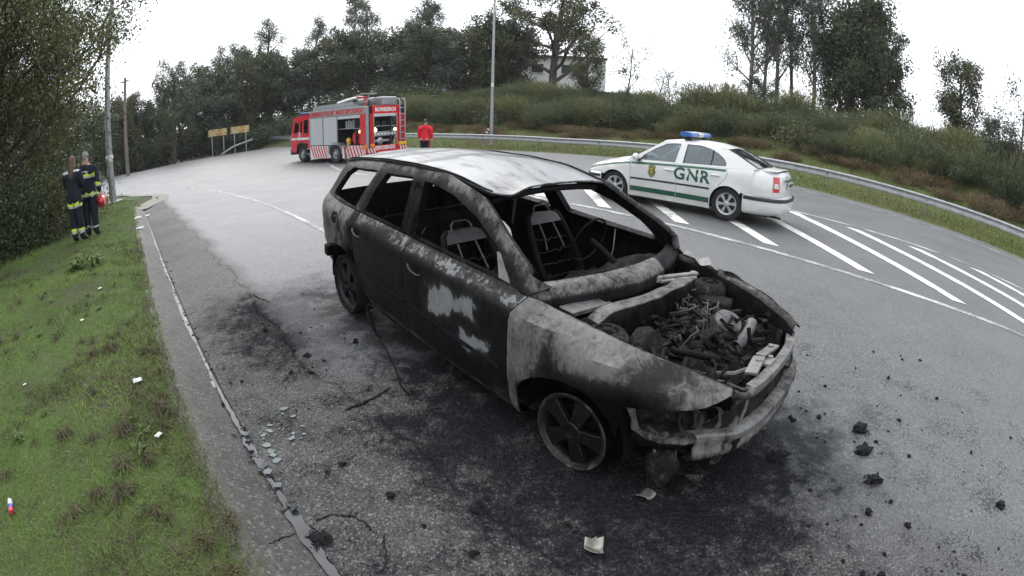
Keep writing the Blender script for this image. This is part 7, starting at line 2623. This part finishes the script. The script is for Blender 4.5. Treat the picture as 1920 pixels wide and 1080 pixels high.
def scatter_dry(n, u0, u1, vfar, seed):
    g = np.random.default_rng(seed)
    out = []
    while len(out) < n:
        u = u0 + (u1 - u0) * g.random(); e = g.random() * vfar
        x, y = XY(u, .10 - e)
        m = mnoise.noise(Vector((x * 1.6, y * 1.6, 14))) + .6 * mnoise.noise(Vector((x * 5, y * 5, 4)))
        edge = .75 * math.exp(-(e / .35) ** 2)
        if m + edge < .18 + .25 * g.random(): continue
        out.append((x, y, ground_z(x, y) + .012))
    return np.array(out)
for (n, u0, u1, vf, h, w, sd) in ((9500, -.4, 4.2, 2.6, .085, .0026, 11), (5000, 4.2, 10, 3.5, .10, .0042, 12)):
    o = blades('dry_grass', scatter_dry(n, u0, u1, vf, sd), h, w, L_DEAD, sd, 1.6)
    tag(o, 'tangled withered grass lying in the verge', 'grass', kind='stuff')
# longer withered tufts and broad-leaved weeds
rw = random.Random(9)
def tuft(name, n, L, w, mat, seed, droop=.8):
    g = np.random.default_rng(seed)
    mb = MB()
    for k in range(n):
        a = g.uniform(0, 6.28); l = L * g.uniform(.5, 1.2); el = g.uniform(.2, 1.2)
        d = Vector((math.cos(a), math.sin(a), 0)); s = Vector((-d.y, d.x, 0))
        b = Vector((g.normal(0, .025), g.normal(0, .025), 0))
        p1 = b + d * l * .4 * math.cos(el) + Vector((0, 0, l * .5 * math.sin(el)))
        p2 = b + d * l * (.85) * math.cos(el * .6) + Vector((0, 0, max(.005, l * (.5 * math.sin(el) - .2 * droop))))
        ww = w * g.uniform(.6, 1.3)
        tw = Vector((0, 0, ww * g.uniform(-.8, .8)))
        mb.add([b - s * ww * .4, b + s * ww * .4, p1 + s * ww + tw, p1 - s * ww - tw, p2], [(0, 1, 2, 3), (3, 2, 4)])
    me = mb.build(name, mat, None, 60)
    a = me.data.attributes.new('tint', 'FLOAT', 'POINT'); a.data.foreach_set('value', [g.uniform(0, 1) for _ in range(len(me.data.vertices))])
    return me
T = {'dead0': tuft('withered_weed', 46, .12, .0035, L_DEAD, 1, 1.3), 'dead1': tuft('withered_weed', 56, .15, .004, L_DEAD, 2, 1.5), 'weed0': tuft('leafy_weed', 26, .16, .016, L_WEED, 3, .3), 'weed1': tuft('leafy_weed', 30, .20, .014, L_WEED, 4, .2)}
first = {k: True for k in T}
def put(k, x, y, s, label, group):
    o = T[k]
    if first[k]: first[k] = False
    else:
        o = o.copy(); COL.objects.link(o)
    o.location = (x, y, ground_z(x, y) + .012); o.rotation_euler = (rw.uniform(-.15, .15), rw.uniform(-.15, .15), rw.uniform(0, 6.28)); o.scale = (s, s, s)
    tag(o, label, 'weed', group)
for i in range(96):
    u = rw.uniform(.2, 4.6) if i < 80 else rw.uniform(4.6, 9)
    if i < 70: v = rw.uniform(-.05, -.75)
    else: v = rw.uniform(-.1, -2.6)
    if i % 6 == 0 and u < 3: v = rw.uniform(.10, -.1)
    x, y = XY(u, v)
    put('dead%d' % (i % 2), x, y, rw.uniform(.4, 1.0), 'withered brown weed flattened in the verge grass', 'withered weeds in the verge')
for i in range(26):
    u = rw.uniform(1.2, 10); v = rw.uniform(-.1, -2.8)
    x, y = XY(u, v)
    put('weed%d' % (i % 2), x, y, rw.uniform(.25, .55), 'small green leafy weed in the verge grass', 'leafy weeds in the verge')
for (px, py) in ((-6.45, 4.95), (-6.7, 5.25), (-6.2, 5.15)):
    put('weed1', px, py, 1.7, 'largest bright green dock plant on the verge', 'big dock plants on the verge')
# bank grass
def scatter_bank(n, seed, o0, o1):
    g = np.random.default_rng(seed)
    out, ti = [], []
    while len(out) < n:
        f = 10 + g.random() * (path_len - 14); k = int(f)
        a = RAILS[k]; b = RAILS[min(k + 1, path_len - 1)]
        d = Vector((b[0] - a[0], b[1] - a[1])).normalized()
        off = o0 + (o1 - o0) * g.random() ** 1.1
        x = lerp(a[0], b[0], f - k) - d.y * off; y = lerp(a[1], b[1], f - k) + d.x * off
        if y < -1: continue
        m = mnoise.noise(Vector((x * .5, y * .5, 9)))
        out.append((x, y, (ground_z(x, y) if off > -.9 else zr(x, y) + .01))); ti.append(.55 + .5 * m)
    return np.array(out), np.array(ti)
P, ti = scatter_bank(52000, 5, -1.15, 5.5)
o = blades('bank_grass', P, .13, .012, L_GRASSB, 6, .5, ti)
tag(o, 'rough grass on the bank behind the guardrail', 'grass', kind='stuff')

# ================================================================== HOUSES ON THE SKYLINE
M_WALL = simple('white_render', (.74, .74, .72), .7, 0, .06, 2)
M_ROOFT = simple('grey_roof_sheet', (.15, .145, .14), .6, 0, .2, 3)
M_ROOFR = simple('brown_roof_tile', (.15, .12, .105), .7, 0, .25, 4)
M_WIN = simple('dark_window_pane', (.03, .035, .04), .15, 0, .2, 4, 0, .6)
M_DWALL = simple('dark_garden_wall', (.03, .03, .032), .8, 0, .2, 3)
hx, hy = at_px(1020, 62)
hb = 3.35
ho = empty('house', (hx, hy, hb), R(-6)); ho.scale = (1.25, 1.25, 1.15); tag(ho, 'white house with low grey roofs half hidden behind the oak', 'house')
mb = MB(); mb.box((-4.0, 0, 1.5), (5.5, 6, 3.4)); mb.build('side_wing', M_WALL, ho)
mb = MB(); mb.box((1.8, .3, 2.0), (7.7, 6, 4.5)); mb.build('main_block', M_WALL, ho)
mb = MB(); mb.prism([(-3.3, 3.2), (0, 4.0), (3.3, 3.2), (3.3, 3.1), (-3.3, 3.1)], lambda a, b, t: Vector((t, a, b)), -7.1, -1.9); mb.build('roof', M_ROOFT, ho)
mb = MB(); mb.prism([(-3.2, 4.35), (0, 4.45), (3.4, 4.35), (3.4, 4.26), (-3.2, 4.26)], lambda a, b, t: Vector((t, a, b)), -2.2, 5.8); mb.build('roof', M_ROOFT, ho)
for (wx, wz, ww, wh) in ((-5.4, 2.3, 1.0, .55), (-3.9, 2.3, 1.0, .55), (-.6, 3.0, 1.1, .9), (2.0, 3.0, .8, .9), (3.6, 3.0, .7, .8)):
    fy = -3.0 if wx < -2 else -2.7
    mb = MB(); mb.box((wx, fy, wz), (ww, .06, wh)); w_ = mb.build('window', M_WIN, ho)
    mb = MB(); mb.box((wx, fy - .05, wz - wh / 2 - .05), (ww + .2, .12, .06)); mb.build('sill', M_WALL, w_)
gx, gy = at_px(1010, 56)
mb = MB(); mb.box((0, 0, .9), (22, .2, 1.6)); o = mb.build('garden_wall', M_DWALL); o.location = (gx + 2, gy, 2.6); o.rotation_euler = (0, 0, R(-4)); tag(o, 'long dark garden wall in front of the white house', 'wall')
gx, gy = at_px(1728, 64)
o = empty('warehouse', (gx, gy, 1.6), R(-42)); tag(o, 'long white low building half hidden behind bushes on the right', 'building')
mb = MB(); mb.box((0, 0, 1.4), (13, 8, 3.6)); mb.build('wall', M_WALL, o)
mb = MB(); mb.prism([(-4.4, 3.2), (0, 4.4), (4.4, 3.2), (4.4, 3.05), (-4.4, 3.05)], lambda a, b, t: Vector((t, a, b)), -6.8, 6.8); mb.build('roof', M_WALL, o)
gx, gy = at_px(1790, 60)
o = empty('shed', (gx, gy, 1.2), R(-50)); tag(o, 'smaller white shed right of the long white building', 'building')
mb = MB(); mb.box((0, 0, .9), (7, 5, 2.6)); mb.build('wall', M_WALL, o)
mb = MB(); mb.prism([(-2.8, 2.2), (0, 3.0), (2.8, 2.2), (2.8, 2.1), (-2.8, 2.1)], lambda a, b, t: Vector((t, a, b)), -3.8, 3.8); mb.build('roof', M_ROOFT, o)
# ================================================================== DEBRIS AND LITTER
M_SHARD = simple('sooty_glass_shard', (.05, .057, .062), .35, 0, .35, 20, 0, .35)
M_SHARDG = simple('greenish_glass_shard', (.058, .078, .076), .35, 0, .25, 20, 0, .35)
M_CHAR = simple('charred_lump', (.012, .012, .013), .75, 0, .6, 30, .8, .15)
M_PAPER = simple('white_litter', (.48, .48, .47), .6, 0, .1, 10)
M_FOIL = simple('bent_pale_metal', (.19, .18, .16), .45, .3, .5, 18, .4)
rd_ = random.Random(41)
def surf_z(x, y):
    u, v = UV(x, y)
    if v < .05: return ground_z(x, y) + .01
    if v < .375: return zr(x, y) + pl(v, [(.03, .092), (.10, .075), (.20, .025), (.295, -.030), (.33, -.046), (.375, -.035)])
    return road_z(x, y)
def shard_mesh(seed, mat):
    r = random.Random(seed)
    n = r.choice([4, 5, 5, 6])
    P = [(math.cos(2 * math.pi * i / n + r.uniform(-.35, .35)) * r.uniform(.55, 1.1), math.sin(2 * math.pi * i / n + r.uniform(-.35, .35)) * r.uniform(.55, 1.1)) for i in range(n)]
    mb = MB(); mb.prism(P, lambda a, b, t: Vector((a, b, t)), 0, .16)
    o = mb.build('glass_shard', mat)
    return o
SH = [shard_mesh(i, M_SHARD if i < 5 else M_SHARDG) for i in range(8)]
used_s = [False] * 8
def put_shared(pool, used, i, x, y, z, s, rot, label, cat, group):
    o = pool[i]
    if used[i]:
        o = o.copy(); COL.objects.link(o)
    used[i] = True
    o.location = (x, y, z); o.scale = s; o.rotation_euler = rot
    tag(o, label, cat, group)
    return o
for k in range(46):
    u = 2.35 + rd_.gauss(0, .28) if k < 38 else rd_.uniform(1.5, 3.3)
    v = .352 + rd_.gauss(0, .028)
    x, y = XY(u, v); s = rd_.choice([.010, .012, .016, .020, .026, .034])
    put_shared(SH, used_s, rd_.randrange(5), x, y, surf_z(x, y) + .012 + rd_.uniform(0, .012), (s, s * rd_.uniform(.6, 1), s), (rd_.uniform(-.5, .5), rd_.uniform(-.5, .5), rd_.uniform(0, 6.3)),
               'grey sooty glass shard lying in the gutter channel', 'glass shard', 'glass shards in the gutter')
for k in range(22):
    u = 2.55 + rd_.gauss(0, .16); v = .58 + rd_.gauss(0, .09)
    x, y = XY(u, max(.45, v)); s = rd_.choice([.010, .014, .018, .024, .034])
    put_shared(SH, used_s, 5 + rd_.randrange(3), x, y, surf_z(x, y) + .004, (s, s * .8, s), (rd_.uniform(-.12, .12), rd_.uniform(-.12, .12), rd_.uniform(0, 6.3)),
               'greenish glass shard on the asphalt just right of the gutter', 'glass shard', 'greenish glass shards beside the gutter')
# charred crumbs and lumps
def lump_mesh(seed, rough=.6, name='charred_fragment', mat=None):
    r = random.Random(seed)
    mb = MB(); mb.sphere((0, 0, 0), 1, 9, 6)
    o_ = Vector((seed * 3.1, seed * 1.7, 0))
    V = []
    for v in mb.v:
        v = Vector(v)
        q = 1 + rough * mnoise.noise(v * 1.4 + o_) + rough * .7 * mnoise.noise(v * 3.5 + o_)
        V.append((v.x * q, v.y * q * .75, v.z * q * .55))
    mb.v = V
    return mb.build(name, mat or M_CHAR)
LM = [lump_mesh(i, .75) for i in range(6)]
used_l = [False] * 6
cp, sp_ = math.cos(VP[2]), math.sin(VP[2])
def carw(a, b): return VP[0] + a * cp - b * sp_, VP[1] + a * sp_ + b * cp
n_ = 0
while n_ < 230:
    a = rd_.uniform(-2.6, 4.6); b = rd_.uniform(-2.2, 2.6)
    if -2.1 < a < 2.1 and abs(b) < .85: continue
    w = 0
    if a > 1.6: w += math.exp(-((a - 2.6) / 1.1) ** 2 - (b / 1.5) ** 2)
    w += .9 * math.exp(-((a + 1.2) / .9) ** 2 - ((b + 1.3) / .5) ** 2)
    w += .5 * math.exp(-((a - .6) / 1.6) ** 2 - ((b + 1.5) / .5) ** 2)
    if rd_.random() > w + .03: continue
    x, y = carw(a, b)
    if UV(x, y)[1] < .45: continue
    s = min(.035, .006 + rd_.expovariate(140))
    put_shared(LM, used_l, rd_.randrange(6), x, y, road_z(x, y) + s * .3, (s, s * rd_.uniform(.6, 1.2), s * rd_.uniform(.5, 1)), (rd_.uniform(-.3, .3), rd_.uniform(-.3, .3), rd_.uniform(0, 6.3)),
               'small black charred crumb on the asphalt around the burnt car', 'debris', 'charred crumbs round the burnt car')
    n_ += 1
for k in range(44):
    u = rd_.uniform(3.0, 8.5); v = .35 + rd_.gauss(0, .03)
    x, y = XY(u, v); s = rd_.uniform(.006, .018)
    put_shared(LM, used_l, rd_.randrange(6), x, y, surf_z(x, y) + s * .3, (s, s * .8, s * .7), (0, 0, rd_.uniform(0, 6.3)), 'black crumb caught in the gutter joint', 'debris', 'black crumbs along the gutter joint')
def clump(name, x, y, size, seed, label, n=14, strands=6, mat=M_CHAR):
    r = random.Random(seed)
    o = empty(name, (x, y, surf_z(x, y))); tag(o, label, 'debris')
    V = MB()
    base = lump_mesh(seed + 50, .9, 'core', mat); base.parent = o; base.scale = (size, size * .8, size * .7); base.location = (0, 0, size * .25)
    for k in range(strands):
        a = r.uniform(0, 6.28)
        p = [(size * .5 * math.cos(a), size * .5 * math.sin(a), size * .3)]
        for i in range(4):
            a += r.uniform(-1.5, 1.5)
            p.append((p[-1][0] + size * .22 * math.cos(a), p[-1][1] + size * .22 * math.sin(a), max(.003, size * r.uniform(.02, .45))))
        mb = MB(); mb.tube(p, [size * .07, size * .06, size * .06, size * .05, size * .03], 6); mb.build('strand', mat, o, 60)
    return o
clump('charred_clump', 2.377, 2.178, .075, 1, 'black charred clump with frayed strands, upper of the pair in front of the car')
clump('charred_clump', 2.251, 1.954, .068, 2, 'black charred clump, lower of the pair in front of the car', strands=2)
clump('charred_clump', 2.141, 1.661, .060, 3, 'frayed black clump below the pair in front of the car', strands=9)
clump('charred_clump', 3.084, 1.082, .050, 4, 'small black clump alone at the lower right', strands=4)
clump('charred_clump', 1.59, 2.015, .075, 5, 'black clump below the bumper beam corner', strands=6)
clump('charred_clump', -.86, 1.44, .06, 6, 'tangled burnt clump at the lower end of the gutter water', strands=14)
clump('charred_clump', 1.58, 2.33, .05, 7, 'small crusty lump under the bumper beam', strands=3, mat=M_ASHM)
# long flat smear of melted rubber and frayed strands
def strand_thing(name, pts, r, label):
    rj = random.Random(int(r * 1e5) + len(label))
    D = densify(pts, .018, False)
    Q = [(x + rj.uniform(-.006, .006), y + rj.uniform(-.006, .006)) for x, y in D]
    mb = MB(); mb.tube([(x, y, surf_z(x, y) + r * rj.uniform(.2, .8)) for x, y in Q], [r * .4] + [r * rj.uniform(.35, 1.3) for _ in Q[2:]] + [r * .2], 6)
    o = mb.build(name, M_CHAR, None, 60); tag(o, label, 'debris')
strand_thing('melted_strip', [(-1.02, 2.50), (-.94, 2.58), (-.86, 2.68), (-.80, 2.80)], .010, 'long black melted strip on the asphalt left of the front wheel')
strand_thing('burnt_strand', [(-.92, 1.56), (-.84, 1.62), (-.74, 1.62), (-.66, 1.585), (-.62, 1.53)], .006, 'curved burnt strand on the asphalt near the gutter end')
strand_thing('burnt_strand', [(-.56, 1.52), (-.54, 1.44), (-.52, 1.36), (-.53, 1.28)], .006, 'short burnt strand at the bottom of the picture')
strand_thing('twig', [(-2.72, 4.44), (-2.62, 4.36), (-2.50, 4.30), (-2.42, 4.25)], .008, 'thin dark forked twig on the crack in the asphalt')
strand_thing('oily_rag', [(.72, 1.66), (.84, 1.66), (.96, 1.63), (1.06, 1.62)], .008, 'flat oily black scrap in front of the car')
strand_thing('burnt_wire', [(-1.05, 1.30), (-1.0, 1.45), (-.93, 1.52), (-.85, 1.47)], .004, 'thin dark wire across the gutter at the bottom left')
# bent metal scrap pieces
def scrap(name, x, y, sz, seed, label, mat):
    r = random.Random(seed)
    o = empty(name, (x, y, surf_z(x, y) + .004), r.uniform(0, 6)); tag(o, label, 'debris')
    mb = MB()
    mb.grid(lambda a, b: Vector(((a - .5) * sz * 1.2 * (1 - .3 * b), (b - .5) * sz, sz * (.10 + .35 * abs(a - .5) ** 1.5 * 2 + .12 * math.sin(b * 4 + seed)))), 10, 8)
    p = mb.build('plate', mat, o, 50); sm = p.modifiers.new('t', 'SOLIDIFY'); sm.thickness = .003
    mb = MB(); mb.tube([(-sz * .5, -sz * .3, sz * .3), (0, sz * .45, sz * .2), (sz * .5, -sz * .1, sz * .35)], sz * .06, 6); mb.build('bent_rim', mat, o, 50)
scrap('metal_scrap', .391, 1.47, .085, 3, 'pale bent metal cup lying at the bottom of the picture', M_FOIL)
scrap('metal_scrap', .70, 1.80, .075, 5, 'pale torn metal piece below the front wheel', M_FOIL)
# litter on verge and gutter
def paper(x, y, s, seed, label, mat=M_PAPER):
    r = random.Random(seed)
    mb = MB()
    mb.grid(lambda a, b: Vector(((a - .5) * s, (b - .5) * s * .8, s * .25 * abs(mnoise.noise(Vector((a * 3 + seed, b * 3, seed)))) + .01)), 8, 8)
    o = mb.build('litter_paper', mat, None, 70); o.location = (x, y, surf_z(x, y) + .012); o.rotation_euler = (0, 0, r.uniform(0, 6.3))
    tag(o, label, 'litter')
paper(-2.66, 2.34, .075, 1, 'crumpled white paper on the turf halfway down the verge')
paper(-4.27, 3.16, .05, 2, 'small white scrap on the turf left of the dock plants')
paper(-2.05, 1.82, .05, 3, 'pale bluish plastic scrap near the gutter edge of the turf')
paper(-4.97, 4.13, .06, 4, 'small white scrap on the turf above the middle of the verge')
paper(-8.0, 8.25, .20, 5, 'white litter at the top of the gutter, lower one')
paper(-9.6, 9.9, .22, 6, 'white litter at the top of the gutter, upper one')
paper(-10.2, 10.95, .16, 7, 'small white litter near the turf corner')
paper(-3.8, 1.9, .035, 8, 'tiny white scrap on the turf at the left')
M_TUBEB = simple('blue_tube_print', (.06, .07, .35), .3); M_TUBER = simple('red_tube_print', (.45, .03, .06), .3)
tb = empty('plastic_tube', (-2.60, .80, surf_z(-2.60, .80) + .02), R(-35)); tag(tb, 'white, blue and red plastic tube lying on the turf at the left edge', 'litter')
mb = MB(); mb.tube([(-.055, 0, .006), (-.03, 0, .006), (0, 0, .006)], [.016, .018, .019], 10); mb.build('white_end', M_PAPER, tb, 50)
mb = MB(); mb.tube([(.0, 0, .006), (.03, 0, .006)], [.0195, .0195], 10); mb.build('blue_band', M_TUBEB, tb, 50)
mb = MB(); mb.tube([(.03, 0, .006), (.05, 0, .006), (.06, 0, .006)], [.0195, .018, .015], 10); mb.build('red_band', M_TUBER, tb, 50)
# ================================================================== DAMP AIR
def build_haze():
    mb = MB(); mb.box((0, 230, 30), (900, 860, 70))
    t = NT('damp_air')
    t.t.nodes.remove(t.b)
    v = t.n('VolumePrincipled')
    v.inputs['Color'].default_value = (.93, .95, .97, 1)
    v.inputs['Density'].default_value = .0004
    t.l(v.outputs[0], t.out.inputs['Volume'])
    o = mb.build('haze', t.mat)
    tag(o, kind='stuff')
build_haze()
